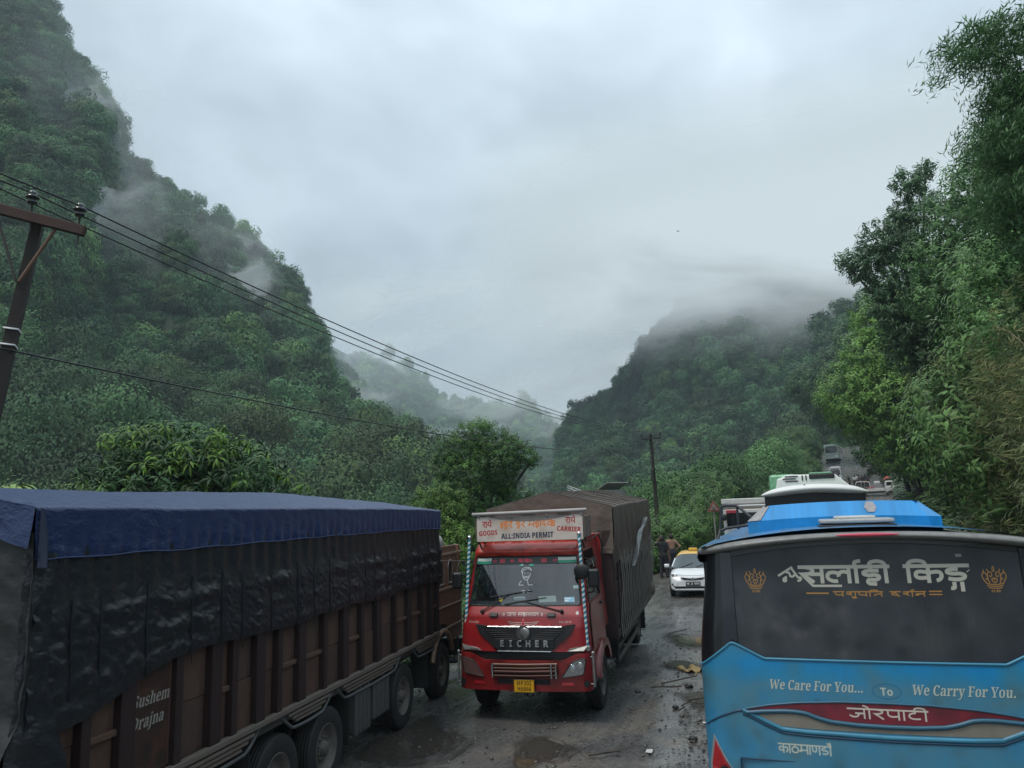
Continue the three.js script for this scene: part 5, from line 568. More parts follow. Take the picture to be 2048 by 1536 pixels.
  const sg = part(t, 'roof_sign', box(-0.16, 0.16, 1.53, 1.64, -0.38, -0.24, 0.03), M_y); part(sg, 'sign_base', box(-0.2, 0.2, 1.515, 1.54, -0.4, -0.22, 0.01), M_blk);
  for (const x of [-0.42, 0.12]) part(t, 'wiper', bar([x, 1.0, 0.99], [x + 0.42, 1.14, 0.76], 0.012, 0.008, 5), M_black); part(t, 'bonnet_line', tube([[-0.6, 0.8, 1.66], [-0.3, 0.775, 1.79], [0, 0.765, 1.83], [0.3, 0.775, 1.79], [0.6, 0.8, 1.66]], 0.006, 4, 20), M_blk);
}
taxi();
// ---------- green and white coach in front of the blue one ----------
function greenBus() {
  const t = thing('coach_bus', 'green and white coach bus in the queue directly ahead of the blue bus', 'bus', [7.95, 0.38, -20.3], -0.40);
  const M_g = M(0.22, 0.52, 0.30, 0.35, { clearcoat: 0.4, map: T_grime }), M_w = M(0.78, 0.79, 0.77, 0.4), bx = (n, a, m, r = 0.05) => part(t, n, box(...a, r), m);
  bx('body', [-1.28, 1.28, 0.5, 2.2, -10, 0], M_w); bx('side_glass', [-1.26, 1.26, 2.2, 2.98, -9.9, -0.1], M_glassDark); bx('rear_window', [-1.1, 1.1, 2.3, 3.0, -0.1, 0.03], M_glassDark, 0.03);
  part(t, 'roof', sheet(20, 30, (u, v) => { const x = 1.29 * Math.sin((u - 0.5) * Math.PI); return [x, 3.3 - 0.32 * Math.abs(x / 1.29) ** 4, -0.1 - v * 9.8]; }), M_g);
  part(t, 'rear_spoiler', sheet(40, 10, (u, v) => { const x = lerp(-1.32, 1.32, u), a = v * 3.3, e = 1 - Math.abs(x / 1.33) ** 6; return [x, 3.42 - 0.13 * (x / 1.3) ** 2 + Math.cos(a) * 0.1 * (0.2 + e), 0.05 + Math.sin(a) * 0.22 * (0.3 + e)]; }), M_w); part(t, 'spoiler_deck', sheet(20, 10, (u, v) => { const x = lerp(-1.3, 1.3, u); return [x, 3.52 - 0.14 * (x / 1.3) ** 2 - 0.12 * v, 0.08 - v * 1.2]; }), M_w);
  bx('dark_band', [-1.25, 1.25, 3.0, 3.36, -0.12, 0.12], M_black, 0.04); part(t, 'camera_eye', new THREE.SphereGeometry(0.035, 10, 8).translate(-0.2, 3.5, 0.2), M_black);
  const pod = part(t, 'roof_pod', prism([[-1.1, 3.3], [1.15, 3.3], [0.58, 3.84], [-0.7, 3.88], [-1.0, 3.76]], 2.6, 0.05).translate(0, 0, -4.2), M_w);
  for (const [x0, y] of [[-0.78, 3.81], [-0.84, 3.74], [-0.78, 3.67]]) part(pod, 'vent_slot', box(x0, x0 + 0.36, y, y + 0.03, -1.6, -1.575, 0.008), M_black); for (const x of [-0.32, -0.22]) part(pod, 'vent_slot', box(x, x + 0.035, 3.69, 3.84, -1.6, -1.575, 0.008), M_black);
  part(pod, 'hatch', box(-0.12, 0.56, 3.72, 3.86, -1.75, -1.56, 0.03), M_black); part(pod, 'green_cap', box(-1.24, -0.5, 3.3, 3.90, -5.2, -1.72, 0.08), M_g); part(pod, 'green_cap', box(-0.12, 0.5, 3.86, 3.91, -3.5, -1.6, 0.02), M_g);
  for (const s of [-1, 1]) { wheel(t, s * 1.12, 0.5, -2.6, s, false, true); wheel(t, s * 1.12, 0.5, -7.6, s); bx('tail_light', [s * 1.1 - 0.1, s * 1.1 + 0.1, 0.9, 1.5, 0, 0.03], M_redLens, 0.02); }
  bx('bumper', [-1.27, 1.27, 0.38, 0.7, -0.2, 0.12], M_g);
}
greenBus();
// ---------- vehicles further up the road ----------
function lorryAhead() {
  const t = thing('lorry', 'white lorry with a red front facing the camera beside the road sign', 'lorry', [10.9, 1.0, -36], -0.35); const b = (n, a, m, r = 0.04) => part(t, n, box(...a, r), m);
  b('cab', [-1.1, 1.1, 0.8, 2.3, -1.4, 0.3], M_white); b('red_front', [-0.95, -0.45, 2.12, 2.28, 0.28, 0.34], M(0.38, 0.03, 0.05, 0.4)); b('windscreen', [-0.95, 0.95, 1.5, 2.15, 0.3, 0.335], M_glassDark); b('header_board', [-1.15, 1.15, 2.55, 2.8, -0.4, 0.25], M_white); b('header_trim', [-0.9, 1.0, 2.42, 2.5, 0.2, 0.3], M(0.65, 0.68, 0.7, 0.4)); b('cargo_box', [-1.2, 1.2, 0.9, 2.7, -6.5, -1.45], M(0.2, 0.18, 0.16, 0.7, { map: T_grime })); b('bumper', [-1.15, 1.15, 0.45, 0.8, 0.1, 0.42], M_iron); part(t, 'round_mirror', new THREE.SphereGeometry(0.16, 14, 10).scale(1, 1, 0.4).translate(-1.05, 1.95, 0.5), M_black);
  for (const s of [-1, 1]) { wheel(t, s * 1.0, 0.5, -0.4, s); wheel(t, s * 1.0, 0.5, -5, s, false, true); part(t, 'headlight', new THREE.SphereGeometry(0.12, 12, 8).scale(1, 1, 0.4).translate(s * 0.85, 1.0, 0.32), M_chrome); }
}
lorryAhead();
function farBus(label, p, turn, w, h, l, cBody, cTop) {
  const t = thing('far_bus', label, 'bus', p, turn), b = (n, a, m, r = 0.05) => part(t, n, box(...a, r), m), mb = M(...cBody, 0.4), mt = M(...cTop, 0.4), q = w / 2;
  b('body', [-q, q, 0.4, h * 0.52, -l, 0], mb, 0.1); b('side_glass', [-q + 0.02, q - 0.02, h * 0.52, h * 0.86, -l + 0.1, -0.1], M_glassDark); b('roof', [-q, q, h * 0.86, h, -l, -0.05], mt, 0.12); b('windscreen', [-q + 0.16, q - 0.16, h * 0.48, h * 0.82, -0.1, 0.04], M_glassDark, 0.06); b('roof_unit', [-q * 0.7, q * 0.7, h, h + 0.18, -l * 0.6, -l * 0.25], mt, 0.06); for (const s of [-1, 1]) { b('corner_pillar', [s * (q - 0.12) - 0.12, s * (q - 0.12) + 0.12, h * 0.4, h * 0.88, -0.12, 0.02], mt, 0.03); b('headlight', [s * q * 0.72 - 0.15, s * q * 0.72 + 0.15, 0.75, 0.95, 0, 0.03], M_chrome, 0.02); wheel(t, s * (q - 0.16), 0.48, -1.8, s); wheel(t, s * (q - 0.16), 0.48, -l + 2, s); } b('bumper', [-q, q, 0.35, 0.65, -0.1, 0.08], mb, 0.05); b('wiper_panel', [-q * 0.8, q * 0.8, h * 0.33, h * 0.4, 0, 0.03], mt, 0.02);
}
farBus('small white and green bus coming down the top of the road', [61.4, 11.8, -146], -0.5, 2.5, 3.1, 9, [0.75, 0.78, 0.75], [0.66, 0.78, 0.7]);
farBus('white minibus with dark windscreen parked below the far coach', [49.9, 6.85, -118], -0.45, 1.75, 2.3, 5, [0.75, 0.77, 0.77], [0.4, 0.42, 0.43]);
function pickup() {
  const t = thing('light_truck', 'white light truck with a red cloth over its cab parked along the far bend', 'truck', [41.3, 4.0, -87], 1.15), b = (n, a, m, r = 0.04) => part(t, n, box(...a, r), m);
  b('cab', [-0.85, 0.85, 0.5, 1.25, 0.9, 2.1], M_white, 0.12); b('cab_top', [-0.78, 0.78, 1.2, 1.85, 0.9, 1.75], M_white, 0.14); b('side_window', [-0.8, 0.8, 1.3, 1.7, 1.05, 1.62], M_glassDark); b('windscreen', [-0.68, 0.68, 1.28, 1.7, 1.7, 1.77], M_glassDark); b('cargo_bed', [-0.9, 0.9, 0.7, 1.05, -2.3, 0.85], M_white); b('bed_floor', [-0.85, 0.85, 0.55, 0.7, -2.25, 0.8], M_black); b('red_strip', [-0.92, 0.92, 1.05, 1.16, -1.6, -0.2], M(0.45, 0.05, 0.05, 0.5)); b('cargo', [-0.6, 0.6, 1.05, 1.5, -0.7, 0.6], M(0.3, 0.3, 0.32, 0.8, { map: T_grime }));
  for (const s of [-1, 1]) { part(t, 'bed_frame', tube([[s * 0.85, 1.05, -0.6], [s * 0.85, 1.8, -0.7], [s * 0.85, 1.85, -2.0], [s * 0.85, 1.05, -2.25]], 0.04, 6, 30), M_white); wheel(t, s * 0.8, 0.36, 1.35, s, false, false, 0.72); wheel(t, s * 0.8, 0.36, -1.4, s, false, false, 0.72); }
  part(t, 'red_cloth', sheet(12, 10, (u, v) => [lerp(-0.75, 0.7, u), 1.88 + 0.45 * Math.sin(v * 2.6) * (0.6 + 0.4 * Math.sin(u * 3)) + 0.06 * fbm(u * 4, v * 4, 2), lerp(0.75, 1.6, v)]), M(0.52, 0.06, 0.04, 0.6, { side: THREE.DoubleSide })); b('sack', [-0.5, 0.5, 1.5, 1.85, -0.2, 0.45], M(0.6, 0.6, 0.6, 0.8), 0.12);
}
pickup();
// ---------- people ----------
function sdf(bones, res, c, half) {
  const mc = new MarchingCubes(res, M_black, false, false, 60000); mc.isolation = 0;
  const f = mc.field, h = res / 2, n = bones.length;
  const pre = bones.map(([a, b, ra, rb, fl = 1]) => ({ a, d: [b[0] - a[0], b[1] - a[1], b[2] - a[2]], ra, rb, fl })); for (const q of pre) q.l2 = q.d[0] ** 2 + q.d[1] ** 2 + q.d[2] ** 2 + 1e-9;
  for (let k = 0; k < res; k++) for (let j = 0; j < res; j++) for (let i = 0; i < res; i++) {
    const x = c[0] + (i - h) / h * half, y = c[1] + (j - h) / h * half, z = c[2] + (k - h) / h * half; let s = 0;
    for (let m = 0; m < n; m++) { const q = pre[m], px = x - q.a[0], py = y - q.a[1], pz = z - q.a[2], t = clamp((px * q.d[0] + py * q.d[1] + pz * q.d[2]) / q.l2, 0, 1), ex = px - q.d[0] * t, ey = py - q.d[1] * t, ez = (pz - q.d[2] * t) / q.fl, d = Math.sqrt(ex * ex + ey * ey + ez * ez) - lerp(q.ra, q.rb, t); s += Math.exp(-d * 55); }
    f[i + j * res + k * res * res] = Math.log(s + 1e-30) / 55;
  }
  mc.update(); const g = new THREE.BufferGeometry(), ct = mc.count ?? mc.geometry.drawRange.count;
  g.setAttribute('position', new THREE.BufferAttribute(mc.positionArray.slice(0, ct * 3), 3)); g.scale(half, half, half).translate(...c);
  const w = mergeVertices(g, 1e-4); w.computeVertexNormals(); w.setAttribute('uv', new THREE.BufferAttribute(new Float32Array(w.attributes.position.count * 2), 2)); return w;
}
function person(label, p, turn, o, group) {
  const t = thing('person', label, 'person', p, turn, group), sk = M(...(o.skin ?? [0.22, 0.12, 0.08]), 0.6), H = o.h ?? 1.7, k = H / 1.7, P = (x, y, z) => [x * k, y * k, z * k];
  const st = o.stride ?? 0, hipL = P(-0.09, 0.90, 0), hipR = P(0.09, 0.90, 0), knL = P(-0.10, 0.48, 0.05 + st * 0.12), knR = P(0.10, 0.48, 0.03 - st * 0.1), anL = P(-0.11, 0.08, st * 0.18 - 0.02), anR = P(0.11, 0.08, -st * 0.22 - 0.02), shL = P(-0.18, 1.40, -0.02), shR = P(0.18, 1.40, -0.02);
  const arm = (s, mode) => mode === 'head' ? [P(s * 0.36, 1.34, 0.10), P(s * 0.16, 1.60, 0.14)] : mode === 'hip' ? [P(s * 0.36, 1.16, -0.06), P(s * 0.2, 0.98, 0.10)] : [P(s * 0.25, 1.12, -0.03), P(s * 0.26, 0.86, 0.06)];
  const [elL, wrL] = arm(-1, o.armL), [elR, wrR] = arm(1, o.armR), hand = (w, s, e) => { const d = [0, 1, 2].map((i) => w[i] - e[i]), l = Math.hypot(...d), u = d.map((v) => v / l), at2 = (m, sd, up = 0) => [w[0] + u[0] * m + sd * 0.6, w[1] + u[1] * m + up, w[2] + u[2] * m + sd]; const g = [[w, at2(0.08, 0), 0.032, 0.036, 1]]; for (let f = 0; f < 4; f++) g.push([at2(0.08, (f - 1.5) * 0.02), at2(0.15 + 0.012 * (1.5 - Math.abs(f - 1.3)), (f - 1.5) * 0.022), 0.011, 0.009, 1]); g.push([at2(0.03, 0.03), at2(0.09, 0.055), 0.013, 0.01, 1]); return g; };
  const head = P(0, 1.58, 0.01), neck = [P(0, 1.40, -0.02), P(0, 1.52, 0), 0.055, 0.052, 1];
  const torso = [[P(0, 0.95, 0), P(0, 1.12, 0.01), 0.135, 0.125, 0.72], [P(-0.06, 1.14, 0), P(-0.08, 1.32, -0.01), 0.10, 0.11, 0.8], [P(0.06, 1.14, 0), P(0.08, 1.32, -0.01), 0.10, 0.11, 0.8], [P(-0.13, 1.40, -0.02), P(0.13, 1.40, -0.02), 0.065, 0.065, 1]];
  const legs = [[hipL, knL, 0.085, 0.058, 1], [hipR, knR, 0.085, 0.058, 1], [knL, anL, 0.057, 0.038, 1], [knR, anR, 0.057, 0.038, 1]], arms = [[shL, elL, 0.052, 0.042, 1], [shR, elR, 0.052, 0.042, 1], [elL, wrL, 0.042, 0.028, 1], [elR, wrR, 0.042, 0.028, 1]];
  const face = [[P(0, 1.60, -0.01), P(0, 1.58, 0.02), 0.098, 0.085, 1.12], [P(0, 1.53, 0.05), P(0, 1.50, 0.06), 0.055, 0.04, 1], [P(0, 1.575, 0.105), P(0, 1.555, 0.118), 0.012, 0.014, 1], [P(-0.095, 1.57, 0), P(-0.1, 1.55, 0), 0.02, 0.014, 1], [P(0.095, 1.57, 0), P(0.1, 1.55, 0), 0.02, 0.014, 1]];
  const all = [...torso, ...legs, ...arms, neck, ...face, ...hand(wrL, -1, elL), ...hand(wrR, 1, elR)].map((b) => [b[0], b[1], b[2] * k, b[3] * k, b[4]]), inf = (bs, r) => bs.map((b) => [b[0], b[1], b[2] * k + r, b[3] * k + r, b[4]]), res = o.res ?? 84, c = [0, 0.88 * k, 0], half = 0.95 * k;
  part(t, 'body', sdf(all, res, c, half), sk);
  if (o.shirt) part(t, 'shirt', sdf(inf([...torso, [shL, [0, 1, 2].map((i) => lerp(shL[i], elL[i], 0.8)), 0.055, 0.052, 1], [shR, [0, 1, 2].map((i) => lerp(shR[i], elR[i], 0.8)), 0.055, 0.052, 1]], 0.016), res, c, half), M(...o.shirt, 0.85));
  part(t, 'trousers', sdf(inf([[P(0, 0.93, 0), P(0, 1.0, 0), 0.135, 0.13, 0.75], ...legs.slice(0, 2), ...legs.slice(2).map((b) => [b[0], [0, 1, 2].map((i) => lerp(b[0][i], b[1][i], o.shorts ? 0.1 : 0.96)), b[2], b[3] + 0.014, 1])], 0.018), res, c, half), M(...o.trousers, 0.85));
  part(t, 'hair', sdf(inf([[P(0, 1.645, -0.025), P(0, 1.60, -0.05), 0.088, 0.088, 1.1]], 0.012), 40, P(0, 1.62, 0), 0.22), M(0.012, 0.01, 0.009, 0.7));
  for (const [a, s] of [[anL, -1], [anR, 1]]) part(t, 'shoe', new RoundedBoxGeometry(0.10, 0.09, 0.27, 3, 0.04).translate(a[0], a[1] - 0.035, a[2] + 0.055), M(0.03, 0.028, 0.026, 0.7));
  for (const s of [-1, 1]) part(t, 'eye', new THREE.SphereGeometry(0.013 * k, 8, 6).translate(s * 0.035 * k, 1.585 * k, 0.098 * k), M(0.05, 0.04, 0.035, 0.3));
  return t;
}
const gy = (x, z) => { const r = roadAt(x, z); return Math.abs(r.s) < HALF ? r.h : groundH(x, z); };
person('person in dark clothes with an arm raised to the head near the taxi', [6.22, gy(6.22, -33) + 0.01, -33], 2.7, { shirt: [0.012, 0.014, 0.02], trousers: [0.015, 0.016, 0.02], armR: 'head', stride: 0.3 });
person('shirtless person standing with their back turned behind the taxi', [6.8, gy(6.8, -34) + 0.01, -34], 3.1, { trousers: [0.03, 0.035, 0.045], skin: [0.32, 0.185, 0.13], armL: 'hip', armR: 'hip' });
{ const cl = [[0.02, 0.02, 0.022], [0.5, 0.5, 0.52], [0.03, 0.035, 0.05], [0.48, 0.47, 0.5], [0.025, 0.02, 0.02], [0.05, 0.03, 0.06], [0.02, 0.025, 0.03]], lab = ['person in black at the left edge of the group on the far road', 'person in a white shirt second from left in the far group', 'person in navy in the middle of the far roadside group', 'person in pale grey in the middle of the far roadside group', 'person in dark brown right of the pale shirts in the far group', 'person in dark purple near the right end of the far group', 'person in dark clothes standing farthest right in the far group'];
  cl.forEach((c, i) => { const x = 46.2 + i * 0.38 + (i % 2) * 0.1, z = -105 + (i % 3) * 0.7; person(lab[i], [x, gy(x, z) + 0.01, z], [0.5, 2.6, 1.2, 3.0, 0.2, -1, 2][i], { shirt: c, trousers: [0.02, 0.022, 0.03], res: 40, h: 1.62 + 0.04 * (i % 4), armR: i === 2 ? 'hip' : '' }, 'people gathered on the far road'); });
  person('person in dark clothes standing in front of the far minibus', [49.6, gy(49.6, -116.5) + 0.01, -116.5], 0.4, { shirt: [0.02, 0.022, 0.04], trousers: [0.02, 0.02, 0.025], res: 40 }); }
// ---------- poles and wires ----------
const M_pole = M(0.034, 0.026, 0.023, 0.8, { map: T_grime, bumpMap: T_fine, bumpScale: 0.004 }), M_ins = M(0.02, 0.026, 0.024, 0.22, { clearcoat: 0.6 });
const insul = () => { const p = [[0, 0.0], [0.016, 0], [0.016, 0.12], [0.055, 0.12], [0.075, 0.15], [0.045, 0.17], [0.045, 0.19], [0.085, 0.20], [0.09, 0.225], [0.05, 0.245], [0.05, 0.26], [0.06, 0.28], [0.035, 0.31], [0, 0.315]]; return new THREE.LatheGeometry(p.map((q) => new THREE.Vector2(...q)), 18); };
{ const t = thing('utility_pole', 'leaning rusty utility pole with a crossarm and insulators behind the left truck', 'utility pole', [-7.92, -1.2, -10.0], 0); t.rotation.order = 'ZYX';
  const top = V(1.33, 8.95, 0), pt = (k, dx = 0) => [top.x * k + dx, top.y * k, 0];
  const w0 = 0.155, w1 = 0.092; const pole = new THREE.CylinderGeometry(w1, w0, 9.0, 4, 12).rotateY(Math.PI / 4 + 0.35); pole.computeVertexNormals(); const pg = pole.toNonIndexed(); pg.computeVertexNormals(); pg.rotateZ(-Math.atan2(1.33, 8.95)).translate(0.665, 4.475, 0); part(t, 'pole', pg, M_pole);
  const arm = part(t, 'crossarm', at(box(-0.95, 0.72, -0.072, 0.072, -0.05, 0.05, 0.012), 1.34, 8.86, 0.17, 0, 0.15, -0.262), M(0.062, 0.03, 0.025, 0.75, { map: T_grime }));
  const A = (d) => [1.34 + d * 0.965, 8.86 - d * 0.26, 0.17 - d * 0.15]; for (const d of [-0.75, -0.02, 0.62]) { const q = A(d); part(arm, 'insulator', insul().translate(q[0], q[1] + 0.08, q[2]), M_ins); part(arm, 'insulator_bolt', new THREE.CylinderGeometry(0.014, 0.014, 0.3, 8).translate(q[0], q[1] - 0.05, q[2]), M_iron); }
  part(t, 'brace', bar(A(-0.5), [1.17, 7.95, 0.15], 0.02, 0.02, 6), M_iron); part(t, 'brace', bar(A(0.35), [1.21, 7.95, 0.15], 0.022, 0.022, 6), M(0.16, 0.09, 0.06, 0.7)); for (const y of [7.30, 7.08]) part(t, 'white_band', at(new THREE.CylinderGeometry(0.132, 0.134, 0.02, 4).toNonIndexed(), 0.1486 * y, y, 0.012, 0, Math.PI / 4 + 0.35, -0.147), M(0.7, 0.7, 0.7, 0.5)); part(t, 'shackle_insulator', insul().rotateZ(1.57).scale(0.7, 0.9, 0.9).translate(1.0, 7.0, 0.12), M_ins); part(t, 'shackle_insulator', new THREE.TorusGeometry(0.07, 0.025, 8, 16).rotateX(1.3).translate(0.75, 6.45, 0.05), M_ins); }
{ const t = thing('utility_pole', 'slim utility pole with a short crossarm standing beyond the brown tarpaulin', 'utility pole', [8.35, 0.2, -45], 0);
  part(t, 'pole', bar([0, -1, 0], [-0.14, 7.65, 0], 0.16, 0.09, 12), M_pole); const a = part(t, 'crossarm', at(box(-0.62, 0.62, -0.05, 0.05, -0.05, 0.05, 0.01), -0.14, 7.45, 0.1, 0, 0.2, 0.06), M_iron); for (const d of [-0.58, 0, 0.58]) part(a, 'insulator', insul().translate(-0.14 + d, 7.50 + d * 0.06, 0.1 - d * 0.2), M_ins); part(t, 'brace', bar([-0.5, 7.42, 0.1], [-0.14, 7.0, 0.05], 0.02), M_iron); part(t, 'brace', bar([0.22, 7.46, 0.1], [-0.14, 7.0, 0.05], 0.02), M_iron); part(t, 'switch_box', [box(-0.28, -0.14, 4.9, 5.6, -0.05, 0.18, 0.02)], M_iron); part(t, 'cable_coil', new THREE.TorusGeometry(0.14, 0.03, 8, 20).rotateY(0.4).translate(-0.05, 5.5, 0.12), M_black); }
{ const W = (a, b, sag, r) => { const p = []; for (let k = 0; k <= 40; k++) { const s = k / 40; p.push(V(lerp(a[0], b[0], s), lerp(a[1], b[1], s) - sag * 4 * s * (1 - s), lerp(a[2], b[2], s))); } return new THREE.TubeGeometry(new THREE.CatmullRomCurve3(p), 60, r, 5); };
  const P1 = [-7.92, -1.2, -10], a = (d) => [P1[0] + 1.34 + d * 0.965, P1[1] + 8.86 - d * 0.26 + 0.36, P1[2] + 0.17 - d * 0.15], b = (d) => [8.35 - 0.14 + d, 0.2 + 7.75 + d * 0.06, -44.9 - d * 0.2];
  const lab = ['farthest left of the three overhead wires crossing the gorge', 'middle one of the three overhead wires crossing the gorge', 'uppermost overhead wire running from the right insulator'];
  [[-0.75, -0.58], [-0.02, 0], [0.62, 0.58]].forEach(([d, e], i) => { lone('overhead_wire', lab[i], 'wire', [W(a(d), b(e), 0.75, 0.012), W([a(d)[0] - 7.5, a(d)[1] + 0.5, 12], a(d), 0.3, 0.012)], M_black, [0, 0, 0], 0, 'overhead wires'); });
  lone('overhead_wire', 'lower single overhead cable below the three wires', 'wire', [W([-6.8, 5.8, -9.88], [8.28, 6.9, -44.9], 0.55, 0.014), W([-14, 6.3, 10], [-6.8, 5.8, -9.88], 0.3, 0.014)], M_black, [0, 0, 0], 0, 'overhead wires'); }
// ---------- warning sign, small buildings, bird, litter ----------
{ const t = thing('road_sign', 'triangular red and white warning sign on a post by the roadside bushes', 'road sign', [7.76, 0.85, -30], 0); part(t, 'post', [bar([0, -0.4, 0], [0, 2.5, 0], 0.03, 0.03, 8)], M_steel); const tri = (r) => [[0, r], [-r * 0.87, -r * 0.5], [r * 0.87, -r * 0.5]]; part(t, 'red_border', prism(tri(0.29), 0.02, 0.004).translate(0, 2.56, 0.03), M(0.30, 0.07, 0.07, 0.5, { map: T_grime })); part(t, 'sign_face', prism(tri(0.19), 0.006, 0.001).translate(0, 2.555, 0.05), M(0.34, 0.26, 0.25, 0.6, { map: T_grime })); part(t, 'symbol', prism([[-0.06, -0.06], [0.06, -0.06], [0.03, 0.0], [0, 0.05], [-0.03, 0]], 0.004, 0.001).translate(0, 2.53, 0.057), M(0.08, 0.08, 0.08, 0.6)); part(t, 'reflector_plate', new THREE.CylinderGeometry(0.07, 0.07, 0.015, 16).rotateX(Math.PI / 2).translate(0.14, 1.4, 0.05), M_white); }
{ const t = thing('shed', 'small shed with a pale tin roof among trees beyond the tarpaulin', 'shed', [7.4, 2.85, -58], 0.4); t.scale.setScalar(0.5); part(t, 'wall', box(-1.6, 1.6, -8, 4.4, -1.2, 1.2, 0.02), M(0.3, 0.3, 0.3, 0.8, { map: T_grime })); part(t, 'roof', [at(box(-1.9, 1.9, -0.04, 0.04, -1.7, 0, 0.01), 0, 4.95, 0, 0.3), at(box(-1.9, 1.9, -0.04, 0.04, 0, 1.7, 0.01), 0, 4.95, 0, -0.3)].slice(1), M(0.5, 0.5, 0.5, 0.5, { map: T_grime })); part(t, 'roof', at(box(-1.9, 1.9, -0.04, 0.04, -1.7, 0, 0.01), 0, 4.95, -0.03, -0.3), M(0.5, 0.5, 0.5, 0.5, { map: T_grime })); }
{ const t = thing('boom', 'pale sloping lattice boom showing just above the brown tarpaulin', 'boom', [3.55, 5.0, -52], -0.2); const L = 2.0; for (const [y, z] of [[0, 0], [0.3, 0], [0.15, 0.25]]) part(t, 'chord', bar([0, y, z], [L, y - 0.85, z], 0.03), M_white); for (let k = 0; k < 9; k++) { const x = k * L / 9; part(t, 'lattice_bar', bar([x, -0.425 * x + (k % 2 ? 0.3 : 0), 0], [x + L / 9, -0.425 * (x + L / 9) + (k % 2 ? 0 : 0.3), 0], 0.025), k % 3 ? M_white : M(0.15, 0.3, 0.45, 0.5)); } part(t, 'mast', bar([L, -0.8, 0], [L + 0.3, -7, 0], 0.12), M_iron); }
{ const t = thing('bird', 'tiny dark bird flying against the cloud above the gorge', 'bird', [14.9, 27.2, -62], 0.5); part(t, 'body', new THREE.SphereGeometry(0.09, 10, 8).scale(0.5, 0.35, 1.1), M_black); for (const s of [-1, 1]) part(t, 'wing', sheet(4, 2, (u, v) => [s * u * 0.22, 0.08 * Math.sin(u * 2), (v - 0.5) * 0.1 * (1 - u * 0.6) - u * 0.05]), M_black); }
lone('rubbish', 'crumpled pale yellow plastic rubbish lying in the mud beside the blue bus', 'rubbish', sheet(16, 16, (u, v) => [(u - 0.5) * 0.4, 0.03 + 0.12 * Math.abs(fbm(u * 3, v * 3, 2, 3)) + 0.05 * Math.sin(u * 9) * Math.sin(v * 7), (v - 0.5) * 0.5]), M(0.30, 0.22, 0.09, 0.6, { side: THREE.DoubleSide }), [3.5, 0.06, -16.4], 0.3);
[[3.05, -15.4, 0.45, 0.5, 'long dark branch lying beside the yellow rubbish'], [2.7, -14.9, 0.28, -0.3, 'short bent stick in the mud behind the front wheel of the lorry'], [3.3, -14.0, 0.4, 0.1, 'thin straight stick lying near the corner of the blue bus'], [2.7, -13.5, 0.2, 1.0, 'small crooked twig on the gravel'], [1.1, -11.2, 0.22, 0.1, 'short flat stick on the wet asphalt in the foreground'], [4.1, -20.5, 0.35, 0.6, 'pale stick lying on the mud beyond the rear wheel']].forEach(([x, z, l, a, lb]) => lone('stick', lb, 'stick', tube([[-l, 0.02, 0], [-l * 0.3, 0.05, 0.06], [l * 0.4, 0.03, -0.05], [l, 0.06, 0.02]], 0.014, 6, 12), M(0.06, 0.05, 0.042, 0.8), [x, gy(x, z) + 0.02, z], a));
{ const R = rng(55), g = new THREE.IcosahedronGeometry(1, 1), p = g.attributes.position; for (let i = 0; i < p.count; i++) { const v = V(p.getX(i), p.getY(i), p.getZ(i)), n = 1 + 0.45 * fbm(v.x * 1.3, v.y * 1.3, v.z * 1.3 + 3, 2); p.setXYZ(i, v.x * n, v.y * n * 0.6, v.z * n); } g.computeVertexNormals(); const it = [];
  for (let i = 0; i < 26000; i++) { const q = R(), D = 5 + 27 * R(), ctr = pl1(ROAD.map((r) => [r[0], r[1]]), D), s = q < 0.75 ? lerp(0.9, 4.6, R()) : lerp(-5, 5.6, R()), x = ctr + s, z = -D + s * 0.3, sc = 0.006 + 0.022 * R() ** 3 + (R() < 0.012 ? 0.045 * R() : 0), w = R() < 0.14 ? 2.6 : 0.5 + R(); it.push([x, gy(x, z) + 0.012, z, sc, sc, R() * 6.28, 0.075 * w, 0.072 * w, 0.066 * w]); }
  scatter('gravel', 'loose wet gravel and mud clods scattered over the road', [g], it, M(1, 1, 1, 0.45)); 
  [[3.15, -15.0, 0.08, 'dark wet stone beside the long branch'], [2.48, -11.8, 0.07, 'dark stone alone on the gravel near the bus corner'], [2.6, -13.6, 0.06, 'blackish lump of mud right of the front wheel of the lorry'], [3.55, -14.6, 0.05, 'small black stone beside the thin straight stick'], [2.15, -14.8, 0.06, 'dark clod behind the front wheel of the lorry']].forEach(([x, z, s, lb]) => { const m = lone('stone', lb, 'stone', g.clone().scale(s, s, s), M(0.022, 0.021, 0.02, 0.4), [x, gy(x, z) + s * 0.3, z], x); }); 
  [[0.05, -10.6, 'white scrap of paper on the asphalt left of the stick'], [1.75, -11.3, 'white plastic scrap right of the flat stick'], [2.9, -12.6, 'pale paper scrap on the gravel by the blue bus']].forEach(([x, z, lb]) => lone('litter', lb, 'litter', sheet(5, 5, (u, v) => [(u - 0.5) * 0.16, 0.015 + 0.03 * Math.abs(fbm(u * 4, v * 4, x, 2)), (v - 0.5) * 0.09]), M(0.55, 0.55, 0.53, 0.6, { side: THREE.DoubleSide }), [x, gy(x, z) + 0.015, z], z)); }
